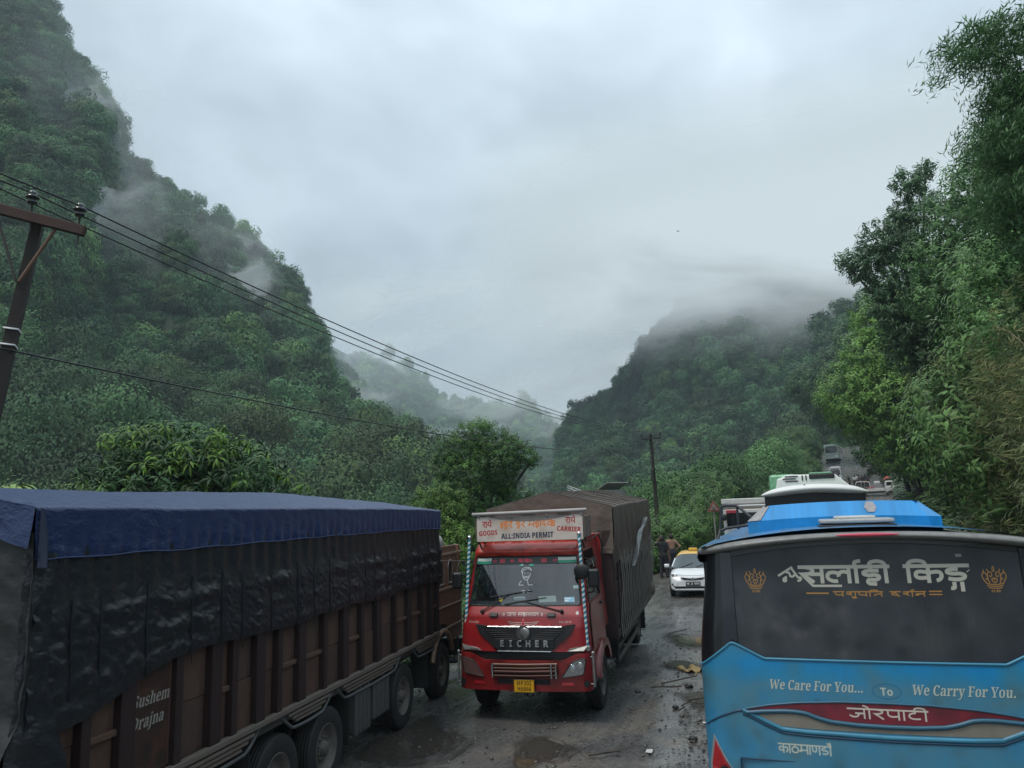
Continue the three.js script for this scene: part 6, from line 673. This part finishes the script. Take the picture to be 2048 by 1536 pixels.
// ---------- nearer plants ----------
function spray(seed, n, len, wid, o = {}) { // a twig along +y with drooping leaves
  const R = rng(seed), P = [], C = [], I = [], tl = o.twig ?? len * 1.2;
  for (let k = 0; k < n; k++) { const f = n > 1 ? k / (n - 1) : 1, a = k * 2.4 + R(), y = tl * (o.whorl ? 0.75 + 0.25 * f : 0.15 + 0.85 * f), out = V(Math.cos(a), lerp(o.lift0 ?? 0.1, o.lift1 ?? 0.6, f) - (o.droop ?? 0.3) * R(), Math.sin(a)).normalize(), n2 = V(0, 1, 0).addScaledVector(out, -out.y).add(V(R() - 0.5, 0, R() - 0.5).multiplyScalar(0.5)).normalize(); leafQuad(P, C, I, V(0, y, 0).addScaledVector(out, len * 0.1), n2, out, len * (0.7 + 0.5 * R()), wid * (0.8 + 0.4 * R()), 0.8 + 0.4 * R(), o.bend ?? 0.35); }
  return geoOf(P, C, I);
}
const M_leaf = new THREE.MeshPhysicalMaterial({ color: lin(1, 1, 1), roughness: 0.5, vertexColors: true, side: THREE.DoubleSide, transmission: 0.25, thickness: 0, specularIntensity: 0.5 });
const G_mango = [1, 2, 3].map((k) => spray(k, 11, 0.27, 0.062, { whorl: true, lift0: -0.7, lift1: 0.7, droop: 0.5, bend: 0.4 })), G_broad = [4, 5, 6].map((k) => spray(k, 10, 0.22, 0.085, { twig: 0.3, droop: 0.7 })), G_droop = [7, 8, 9].map((k) => spray(k, 10, 0.34, 0.075, { twig: 0.35, lift0: -1.2, lift1: -0.2, droop: 0.7, bend: 0.2 })), G_bamboo = [10, 11, 12, 13].map((k) => spray(k, 9, 0.22, 0.021, { whorl: true, twig: 0.3, lift0: -1.0, lift1: 0.35, droop: 0.6, bend: 0.3 })), G_bambooTop = [14, 15].map((k) => spray(k, 12, 0.17, 0.026, { twig: 0.5, lift0: -0.4, lift1: 0, droop: 0.8, bend: 0.3 })), G_shrub = [16, 17, 18].map((k) => spray(k, 12, 0.13, 0.05, { twig: 0.25, droop: 0.5 })), G_grass = [19, 20].map((k) => spray(k, 12, 0.6, 0.03, { twig: 0.02, lift0: 1.0, lift1: 2.6, droop: 0.6, bend: 0.45 }));
const q1 = new THREE.Quaternion(), UPV = V(0, 1, 0), mat4 = new THREE.Matrix4();
function sprays(parent, name, geos, list, mat = M_leaf) { // list [pos, dir, scale, spin, r, g, b]
  geos.forEach((g, k) => { const m = list.filter((_, i) => i % geos.length === k); if (!m.length) return; const im = finish(new THREE.InstancedMesh(g, mat, m.length)); im.name = name; im.userData.kind = 'stuff'; m.forEach((e, i) => { q1.setFromUnitVectors(UPV, e[1]); q1.multiply(new THREE.Quaternion().setFromAxisAngle(UPV, e[3])); mat4.compose(e[0], q1, V(e[2], e[2], e[2])); im.setMatrixAt(i, mat4); im.setColorAt(i, lin(e[4], e[5], e[6])); }); parent.add(im); });
}
function crownList(R, lobes, dens, scale, col, up = 0.5, shell = 0.55, origin = V(0, 0, 0)) {
  const out = []; for (const [x, y, z, r] of lobes) { const n = Math.round(dens * r * r); const tint = 0.8 + R() * 0.4; for (let k = 0; k < n; k++) { const th = R() * 6.283, yy = R() * 2 - 1, f = Math.sqrt(1 - yy * yy), o = V(Math.cos(th) * f, yy, Math.sin(th) * f), rr = r * lerp(shell, 1.12, Math.sqrt(R())) * (1 + 0.25 * fbm(o.x * 2 + x, o.y * 2 + y, o.z * 2 + z, 2)); const p = V(x, y, z).addScaledVector(o, rr).sub(origin), d = o.clone().add(V(R() - 0.5, up + (R() - 0.5) * 0.6, R() - 0.5)).normalize(); const c = col(R, yy, tint); out.push([p, d, scale * (0.75 + 0.5 * R()), R() * 6, ...c]); } }
  return out;
}
function tree(name, label, cat, base, lobes, geos, dens, scale, col, o = {}) {
  const t = thing(name, label, cat, base, 0, o.group), R = rng(o.seed ?? 1), B = V(...base), top = lobes.reduce((a, l) => a + l[1], 0) / lobes.length - B.y, c = lobes.reduce((a, l) => [a[0] + l[0] / lobes.length, a[1] + l[2] / lobes.length], [0, 0]);
  const r0 = o.r ?? 0.2, fork = [(c[0] - B.x) * 0.5, top * 0.5, (c[1] - B.z) * 0.5], gs = [bar([0, -0.6, 0], fork, r0, r0 * 0.7, 8)];
  for (const l of lobes) { const e = [l[0] - B.x, l[1] - B.y, l[2] - B.z], m = [lerp(fork[0], e[0], 0.5) + (R() - 0.5) * 0.4, lerp(fork[1], e[1], 0.6), lerp(fork[2], e[2], 0.5)]; gs.push(tube([fork, m, e], r0 * 0.28, 5, 8)); }
  part(t, 'trunk', gs, M_bark); sprays(t, 'crown', geos, crownList(R, lobes, dens, scale, col, o.up, o.shell, B)); return t;
}
const M_bark = M(0.06, 0.05, 0.04, 0.9, { map: T_grime });
const green = (r, g, b, v = 0.35) => (R, y, t) => { const k = t * (1 - v / 2 + v * R()); return [r * k, g * k, b * k]; };
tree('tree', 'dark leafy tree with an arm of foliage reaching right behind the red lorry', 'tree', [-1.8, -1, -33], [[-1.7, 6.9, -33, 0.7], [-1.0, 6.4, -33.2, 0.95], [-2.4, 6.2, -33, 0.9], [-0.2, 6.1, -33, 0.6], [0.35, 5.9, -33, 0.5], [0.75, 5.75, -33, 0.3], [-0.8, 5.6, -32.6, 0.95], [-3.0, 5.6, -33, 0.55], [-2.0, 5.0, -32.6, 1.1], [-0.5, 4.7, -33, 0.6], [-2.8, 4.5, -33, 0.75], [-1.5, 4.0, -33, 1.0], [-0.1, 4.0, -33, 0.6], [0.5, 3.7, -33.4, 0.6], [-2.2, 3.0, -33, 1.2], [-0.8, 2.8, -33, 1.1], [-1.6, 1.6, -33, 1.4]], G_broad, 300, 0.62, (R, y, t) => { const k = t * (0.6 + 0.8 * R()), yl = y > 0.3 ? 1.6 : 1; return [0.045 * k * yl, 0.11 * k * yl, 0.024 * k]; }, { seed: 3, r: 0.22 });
tree('young_tree', 'bright yellow green bush tree left of the dark tree and behind the truck cab', 'tree', [-2.9, -0.5, -29], [[-3.5, 4.1, -29, 0.42], [-2.9, 4.15, -29, 0.42], [-2.3, 3.95, -29, 0.5], [-3.1, 3.55, -29, 0.55], [-2.5, 3.2, -29, 0.65], [-3.2, 2.6, -29, 0.8], [-2.2, 2.2, -29, 0.9]], G_broad, 260, 0.6, green(0.10, 0.19, 0.03), { seed: 5, r: 0.08 });
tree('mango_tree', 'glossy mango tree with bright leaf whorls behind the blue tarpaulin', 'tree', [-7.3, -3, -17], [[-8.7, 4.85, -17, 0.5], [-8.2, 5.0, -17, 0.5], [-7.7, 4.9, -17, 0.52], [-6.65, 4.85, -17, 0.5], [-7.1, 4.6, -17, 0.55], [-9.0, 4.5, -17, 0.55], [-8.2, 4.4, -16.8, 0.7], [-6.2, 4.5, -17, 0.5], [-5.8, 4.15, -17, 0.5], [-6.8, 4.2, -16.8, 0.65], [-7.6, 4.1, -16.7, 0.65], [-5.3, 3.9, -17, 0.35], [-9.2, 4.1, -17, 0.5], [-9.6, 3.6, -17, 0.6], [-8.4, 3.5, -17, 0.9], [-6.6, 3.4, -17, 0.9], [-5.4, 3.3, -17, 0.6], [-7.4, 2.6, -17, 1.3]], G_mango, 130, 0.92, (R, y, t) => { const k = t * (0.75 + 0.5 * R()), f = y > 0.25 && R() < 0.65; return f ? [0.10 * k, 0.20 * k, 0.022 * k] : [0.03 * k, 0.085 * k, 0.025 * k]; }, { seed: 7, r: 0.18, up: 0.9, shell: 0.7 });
{ const t = thing('palm_plant', 'pale green drooping palm like plant at the left edge behind the tarpaulin', 'plant', [-10.7, -2, -16]); part(t, 'stem', bar([0, -0.5, 0], [0, 6.2, 0], 0.07, 0.04, 8), M_bark); const R = rng(9); for (let k = 0; k < 26; k++) { const a = k * 2.4, l = 0.75 + R() * 0.35, dx = Math.cos(a), dz = Math.sin(a), u0 = 0.5 + R() * 0.5; part(t, 'frond', sheet(2, 8, (u, v) => { const w = (u - 0.5) * 0.10 * Math.sin(Math.PI * clamp(v * 0.9 + 0.1, 0, 1)); return [dx * l * v - dz * w, 6.2 + u0 * 0.35 * Math.sin(v * 2.2) - 0.75 * v * v * l + Math.abs(u - 0.5) * 0.03, dz * l * v + dx * w]; }), M(0.16 + 0.06 * R(), 0.25 + 0.06 * R(), 0.07, 0.5, { side: THREE.DoubleSide })); } }
const onG = (x, z) => [x, groundH(x, z) - 0.2, z];
const A = [[20.5, 12.4, -38, 1.2], [21.2, 11, -38, 1.4], [21.9, 13.3, -38, 1.3], [20.9, 16.6, -38.2, 1.1], [19.9, 16.8, -38, 1.2], [18.6, 15.6, -38, 0.8], [17.8, 15.9, -38, 0.5], [20, 14.9, -38, 1.1], [21.6, 20.1, -38, 0.8], [21.9, 18.7, -38, 1.1], [21, 18.2, -38, 0.6], [22.7, 21.0, -38, 0.45], [19.8, 13.6, -38, 0.95]];
tree('drooping_tree', 'tall tree with dark drooping leaves reaching out against the sky on the right', 'tree', onG(22.5, -39), A, G_droop, 120, 1.0, green(0.095, 0.175, 0.085, 0.6), { seed: 21, r: 0.2, up: -0.1, shell: 0.3 });
const B = [[21.0, 16.3, -34, 1.43], [20.099999999999998, 14.6, -34, 1.23], [22.2, 18, -34, 1.23], [23.599999999999998, 20, -34, 1.27], [22.4, 15.5, -34.5, 1.72], [20.9, 13.3, -34, 1.48], [19.599999999999998, 12.7, -34, 1.02], [24.9, 21.6, -34, 1.31], [24.9, 18.4, -34.5, 1.72], [22.9, 12.5, -34.5, 1.64], [25.9, 15, -35, 1.97]];
tree('leafy_tree', 'big leafy green tree on the right bank right of the drooping tree', 'tree', onG(23, -36), B, G_broad, 130, 0.95, green(0.12, 0.24, 0.08, 0.7), { seed: 22, r: 0.24, shell: 0.25 });
tree('leafy_tree', 'fine leaved tree just below the tall bamboo at the right edge', 'tree', onG(13.2, -17), [[11.2, 8.4, -16.5, 0.8], [12, 9.3, -16.8, 1.0], [11.7, 10.5, -16.8, 0.8], [12.4, 11.2, -17, 1.0], [13.1, 10, -17.4, 1.3], [11, 7.2, -16.4, 0.7], [12.2, 7.4, -16.6, 1.0], [13.2, 8, -17, 1.3], [11.8, 6.3, -16.4, 0.8]], G_broad, 260, 0.5, green(0.13, 0.25, 0.085, 0.8), { seed: 26, r: 0.12, up: 0.3, shell: 0.2 });
const Dl = [[28.4, 17.2, -56, 2.0], [29.6, 14.8, -56, 2.5], [27.3, 14.1, -56, 2.0], [25.4, 11.5, -56, 2.2], [28, 11, -56, 2.9], [25.6, 9.9, -56, 1.4], [31.4, 17.1, -56, 2.5], [30.5, 12.4, -56, 2.9], [30.1, 18.7, -56, 1.6], [29, 8, -56, 2.4]];
tree('leafy_tree', 'bright green tree spreading above the far bend of the road', 'tree', onG(30.5, -57), Dl, G_broad, 75, 1.4, green(0.15, 0.28, 0.06, 0.7), { seed: 23, r: 0.3 });
const El = [[67.9, 38.0, -139.5, 2.79], [65.1, 34.1, -139.5, 3.49], [61.1, 28.4, -139.5, 4.05], [58.1, 22.8, -139.5, 3.63], [55.2, 25.7, -139.5, 3.07], [69.3, 41.9, -139.5, 2.23], [65.1, 26.1, -141.1, 4.46], [71.3, 32.3, -142.6, 4.88], [62.0, 19.9, -141.1, 4.19]];
tree('leafy_tree', 'dark distant tree on the shoulder behind the bright green tree', 'tree', [70, 8, -143], El, G_broad, 16, 3.0, green(0.07, 0.14, 0.055, 0.6), { seed: 24, r: 0.35 });
const Fl = [[29.6, 7.9, -64, 0.95], [29.6, 9.3, -64, 1.0], [31, 7.6, -64, 1.7], [30.6, 10.4, -64, 1.5], [32.0, 8.9, -64, 1.7], [33.4, 8.4, -64, 2.5], [32.8, 6.6, -64, 1.6], [34.6, 10.7, -64, 2.7], [35, 6.9, -64, 2.3], [33.6, 12, -65, 2.4]];
tree('drooping_tree', 'dark shrubby tree hanging over the right edge of the far road', 'tree', onG(34.5, -66), Fl, G_droop, 42, 1.3, green(0.08, 0.16, 0.07, 0.7), { seed: 25, r: 0.25 });
// continuous wall of mixed trees along the cut bank
{ const R = rng(61), W = [[25, 10.5, 9, 'mid green roadside tree just left of the bamboo', [0.085, 0.165, 0.05]], [29, 12.5, 11, 'dense green tree below the big leafy tree', [0.07, 0.14, 0.045]], [33, 9.6, 8, 'yellowish green bush tree low on the right bank', [0.13, 0.19, 0.05]], [38, 10.5, 10, 'deep green tree low on the bank under the drooping tree', [0.06, 0.125, 0.05]], [44, 11, 10, 'bright green tree low on the bank beyond the drooping tree', [0.11, 0.2, 0.05]], [50, 9.5, 7.5, 'olive green tree leaning over the far road bend', [0.12, 0.16, 0.055]], [57, 13, 12, 'fresh green tree behind the olive tree on the far bank', [0.09, 0.18, 0.05]], [68, 12, 11, 'green tree standing on the bank above the parked light truck', [0.075, 0.155, 0.05]], [80, 13, 13, 'tall hazy green tree on the bank past the light truck', [0.08, 0.16, 0.055]], [95, 14, 12, 'rounded green tree right of the group on the far road', [0.09, 0.17, 0.055]], [110, 15, 13, 'hazy tree right of the small white and green bus', [0.08, 0.16, 0.06]]];
  W.forEach(([D, s, h, lb, c], i) => { const k = RS.findIndex((p) => -p.z >= D), T = RT[k], x = RS[k].x - T.z * s, z = RS[k].z + T.x * s, y = groundH(x, z), lobes = []; for (let m = 0; m < 13; m++) { const f = m / 12, a = R() * 6.28, q = (2.6 - 1.6 * f) * Math.sqrt(R()) * (h / 9); lobes.push([x + Math.cos(a) * q - T.z * -0.6 * (1 - f), y + 0.8 + f * (h - 1.5), z + Math.sin(a) * q, (1.9 - 0.8 * f) * (0.75 + 0.5 * R()) * (h / 9)]); } const far = D > 45; tree('bank_tree', lb, 'tree', [x, y, z], lobes, i % 3 === 1 ? G_droop : G_broad, far ? 46 : 95, far ? 1.7 : 1.15, green(c[0] * 1.45, c[1] * 1.4, c[2] * 1.4, 0.7), { seed: 300 + i, r: 0.16, up: 0.4 }); }); }
// bamboo clumps along the right bank
{ const R = rng(31), spots = []; for (let D = 8.2, k = 0; D < 34; D += 1.25 + D * 0.028, k++) spots.push([D, (D < 13 ? 7.5 : 8.6) + R() * 0.8 + (k % 2) * 1.2, k]);
  const pos = ['nearest the camera at the right edge', 'second from the camera', 'third from the camera', 'fourth from the camera', 'fifth from the camera', 'sixth from the camera', 'seventh from the camera', 'eighth from the camera', 'ninth from the camera', 'tenth from the camera', 'eleventh from the camera', 'twelfth from the camera', 'thirteenth from the camera', 'fourteenth from the camera', 'fifteenth from the camera'];
  const M_culm = M(0.11, 0.105, 0.05, 0.6);
  for (const [D, s, k] of spots) {
    const rp = RS.findIndex((p) => -p.z >= D), T = RT[rp], x = RS[rp].x - T.z * s, z = RS[rp].z + T.x * s, y = groundH(x, z), t = thing('bamboo_clump', `feathery yellowish bamboo clump on the right bank, ${pos[k] ?? 'farthest from the camera'}`, 'bamboo', [x, y, z], 0, 'bamboo clumps on the right bank'), list = [], inward = V(T.z, 0, -T.x);
    const dry = 0.5 + 0.5 * Math.sin(k * 2.1), Htop = (D < 12 ? lerp(3.4, 4.6, R()) : lerp(5.0, 7.0, R()));
    for (let c = 0; c < 9; c++) {
      const a = (R() - 0.5) * 1.6, dir = inward.clone().applyAxisAngle(UPV, a), H = Htop * (0.55 + 0.5 * R()), reach = 0.4 + R() * 1.1, b = V((R() - 0.5) * 1.6, -0.3, (R() - 0.5) * 1.6), pts = []; for (let i = 0; i <= 8; i++) { const f = i / 8; pts.push(b.clone().addScaledVector(dir, reach * f * f).add(V(0, H * (f - 0.28 * f ** 3), 0)).toArray()); }
      part(t, 'culm', tube(pts, 0.022, 5, 14), M_culm); const cv = new THREE.CatmullRomCurve3(pts.map((q) => V(...q)));
      for (let m = 0; m < 130; m++) { const f = lerp(0.1, 1, R() ** 0.8), p = cv.getPoint(f), o = V(R() - 0.5, 0, R() - 0.5).multiplyScalar(1.5).addScaledVector(dir, 0.45), l = o.clone(); l.y = R() * 0.5 - 0.5; p.add(o).add(V(0, -0.5 * o.length() * R(), 0)); const d = l.normalize(), q = R(), br = (0.55 + 0.8 * R()), dq = q < 0.25 + 0.25 * dry; list.push([p, d, 0.6 + 0.55 * R(), R() * 6, ...(dq ? [0.26 * br, 0.26 * br, 0.10 * br] : q < 0.85 ? [0.16 * br, 0.22 * br, 0.08 * br] : [0.30 * br, 0.33 * br, 0.15 * br])]); }
    }
    for (let m = 0; m < 620; m++) { const o = V((R() - 0.5) * 2.6, 0, (R() - 0.5) * 2.6); o.addScaledVector(inward, 0.5 * R()); const gyy = groundH(x + o.x, z + o.z) - y; const p = V(o.x, gyy + R() * 1.6, o.z), d = V(R() - 0.5, R() * 0.8 - 0.3, R() - 0.5).addScaledVector(inward, 0.6).normalize(), br = 0.5 + 0.7 * R(); list.push([p, d, 0.6 + 0.5 * R(), R() * 6, ...(R() < 0.55 ? [0.25 * br, 0.24 * br, 0.10 * br] : [0.14 * br, 0.20 * br, 0.07 * br])]); }
    sprays(t, 'foliage', G_bamboo, list);
  }
  // arching bamboo tips against the sky at the upper right
  const t = thing('tall_bamboo', 'tall green bamboo arching against the sky at the upper right corner', 'bamboo', [13.2, 5, -16]), list = [], col = green(0.10, 0.20, 0.075, 0.6);
  [[11.2, 12.4, -15.8], [10.7, 11.2, -15.6], [10.4, 13.4, -15.6], [11.6, 13.8, -16], [10.9, 9.9, -15.6], [11.8, 11.4, -16], [12.3, 9.6, -16], [11.5, 8.6, -15.8], [12.6, 12.6, -16.4], [12.4, 7.6, -16]].forEach((e, i) => { const pts = [[0, 0, 0], [lerp(0, e[0] - 13.2, 0.3), (e[1] - 5) * 0.75, 0.1], [lerp(0, e[0] - 13.2, 0.7), (e[1] - 5) * 1.08, 0.2], [e[0] - 13.2, e[1] - 5, e[2] + 16]]; part(t, 'culm', tube(pts, 0.02, 5, 20), M_culm); const cv = new THREE.CatmullRomCurve3(pts.map((q) => V(...q))); for (let m = 0; m < 260; m++) { const f = lerp(0.35, 1, R()), p = cv.getPoint(f).add(V((R() - 0.5) * 1.1, (R() - 0.7) * 0.8, (R() - 0.5) * 1.1)); list.push([p, V(-0.6 + R() * 0.6, -0.2 - R() * 0.5, R() - 0.5).normalize(), 0.8 + 0.6 * R(), R() * 6, ...col(R, 0, 1)]); } });
  sprays(t, 'foliage', G_bambooTop, list);
}
// shrubs between the road and the gorge
{ const R = rng(41), S = [[7.7, -37, 1.5, 'light green shrub behind the two people'], [8.9, -41, 1.8, 'rounded shrub left of the road sign'], [10.3, -44, 1.7, 'shrub directly behind the road sign'], [6.2, -36, 1.6, 'shrub at the rear edge of the brown lorry'], [11.8, -52, 2.2, 'taller bush above the road sign'], [8.4, -52, 2.4, 'bush left of the slim utility pole foot'], [14, -58, 2.6, 'bush right of the sign and behind the white lorry'], [17, -66, 3.0, 'broad bush rising behind the green coach'], [5.0, -45, 2.2, 'dark bush behind the brown tarpaulin'], [20.5, -74, 3.2, 'large bush left of the far road'], [24, -84, 3.4, 'rounded tree like bush left of the far road bend'], [13, -76, 3.6, 'mid green bush mass behind the slim pole'], [38.5, -104, 2.6, 'bush at the left edge of the far road opposite the group'], [43, -119, 2.8, 'bush left of the far minibus'], [50.2, -131, 2.8, 'bush on the left verge between the minibus and the small bus'], [55.8, -145, 3.0, 'bush left of the small white and green bus'], [62, -163, 4.2, 'bush closing the view at the top of the far road']];
  for (const [x, z, r, lb] of S) { const y = groundH(x, z), lobes = []; for (let k = 0; k < 6; k++) { const a = R() * 6.28, q = r * 0.55 * R(); lobes.push([x + Math.cos(a) * q, Math.max(y, -0.5) + r * (0.35 + 0.75 * R()), z + Math.sin(a) * q, r * (0.4 + 0.25 * R())]); } lobes.push([x, y + r * 0.3, z, r * 0.8]); tree('shrub', lb, 'shrub', [x, y, z], lobes, G_shrub, -z < 48 ? 190 : 80, -z < 48 ? 1.25 : 2.0, (RR, yy, t) => { const k = t * (0.7 + 0.6 * RR()); return [0.09 * k, 0.18 * k, 0.045 * k]; }, { seed: Math.round(x * 10), r: 0.06 }); } }
// undergrowth and trees that read as masses
{ const R = rng(51), a = [], b = [];
  for (let i = 0; i < 26000; i++) { const D = 4 + 150 * R() ** 1.6, k = RS.findIndex((p) => -p.z >= D), T = RT[k], left = R() < 0.45, s = left ? -(5.6 + 16 * R() ** 1.5) : 5.9 + 14 * R() ** 1.5, x = RS[k].x - T.z * s, z = RS[k].z + T.x * s; if (Math.hypot(x, z) < 4) continue; const v = 0.6 + 0.7 * R(), far = 0.7 + D * 0.03, y = groundH(x, z); a.push([x, y, z, (left ? 1 : 1.3) * (1 + R()) * far, (1 + R()) * far, R() * 6.28, 0.055 * v, 0.105 * v, 0.032 * v, (R() - 0.5) * 0.8, (R() - 0.5) * 0.8]); }
  scatter('undergrowth', 'low weeds and leafy undergrowth along both verges', G_shrub, a, M_leaf);
  const c = []; for (let i = 0; i < 1500; i++) { const D = 55 + 190 * R(), k = Math.min(890, RS.findIndex((p) => -p.z >= Math.min(D, 190))), T = RT[k], s = R() < 0.75 ? -(9 + 75 * R()) : 14 + 60 * R(), x = RS[k].x - T.z * s, z = -D + T.x * s * 0.6, rr = roadAt(x, z); if (Math.abs(rr.s) < 8.5 && rr.d < 12) continue; if (-z < 48 || x < -30) continue; const az = Math.atan2(x, -z) / DEG, y = groundH(x, z), sc = (3.5 + 4.5 * R()), mx = 3.35 + (-z) * Math.tan((az < 5 ? 1.5 : az < 22 ? 5 : 9) * DEG); if (y + sc > mx) continue; const v = 0.7 + 0.6 * R(); c.push([x, y - 0.5, z, sc, sc * (0.8 + 0.5 * R()), R() * 6.28, 0.08 * v, 0.18 * v, 0.055 * v]); }
  scatter('forest', 'green trees filling the slopes between the road and the gorge', CROWNF, c, M_leafFar); }
// ---------- low cloud clinging to the slopes ----------
function mist(label, az0, az1, el0, el1, r0, r1, fn, seed, strength, layers = 1) {
  const G = new THREE.Group(); G.name = numbered('cloud'); G.userData = { kind: 'stuff', label, category: 'cloud' }; scene.add(G);
  for (let l = 0; l < layers; l++) {
    const tx = dataTex(256, (u, v) => { const e = Math.min(sstep(0, 0.22, u), sstep(1, 0.78, u)) * Math.min(sstep(0, 0.22, v), fn.open ? 1 : sstep(1, 0.78, v)); const w = fbm(u * 2 + seed, v * 2, l * 3.3 + seed, 3), n = 0.5 + fbm(u * 3.2 + w * 1.4 + l * 5, v * 3.2 * (fn.st ?? 1) + w + seed, seed, 6) * 1.5; return clamp(e * fn(u, v, clamp(n, 0, 1)) * strength, 0, 1); });
    tx.wrapS = tx.wrapT = THREE.ClampToEdgeWrapping;
    const m = new THREE.MeshStandardMaterial({ color: lin(0.66, 0.71, 0.73), roughness: 1, alphaMap: tx, transparent: true, side: THREE.DoubleSide, depthWrite: false });
    const g = sheet(36, 24, (u, v) => { const az = lerp(az0, az1, u) * DEG, r = lerp(r0, r1, v) * (1 - 0.07 * l) + 12 * fbm(u * 3, v * 3, seed + l, 3), el = lerp(el0, el1, v) * DEG; return [Math.sin(az) * r, 3.35 + r * Math.tan(el), -Math.cos(az) * r, u, v]; });
    const q = new THREE.Mesh(g, m); q.name = 'cloud_layer'; q.receiveShadow = true; G.add(q);
  }
}
const wisp = (u, v, n) => sstep(0.38, 0.95, n); wisp.st = 1;
const soft = (u, v, n) => 0.25 + 0.75 * sstep(0.25, 0.9, n);
mist('wisp of mist drifting up the left mountain face near the pole', -40, -25, 18.5, 31, 190, 290, soft, 3.1, 0.5, 1);
mist('thin wisp crossing the middle of the left mountain', -27, -17, 14.5, 21.5, 220, 275, soft, 5.1, 0.34, 1);
mist('thin veil over the upper left mountain', -62, -10, 14, 48, 200, 300, soft, 22.4, 0.13, 1);
const bank = (u, v, n) => sstep(-0.02, 0.42, v + (n - 0.5) * 0.2) * sstep(0.9, 0.45, v) * sstep(0, 0.34, u); bank.open = true;
mist('low cloud swallowing the top of the right mountain', -10, 54, 9.5, 34, 300, 570, bank, 9.2, 0.9, 3);
const gorge = (u, v, n) => clamp(0.2 + sstep(0.25, 0.85, n) * 0.9, 0, 1) * sstep(0.04, 0.38, v + (n - 0.5) * 0.26);
mist('mist filling the far end of the gorge', -16, 13, 4.0, 17, 520, 640, gorge, 12.7, 0.45, 1);
mist('cloud lying over the mountainside at the end of the gorge', -18, 16, 4.0, 20, 720, 900, gorge, 15.3, 0.95, 1);
renderer.render(scene, camera);
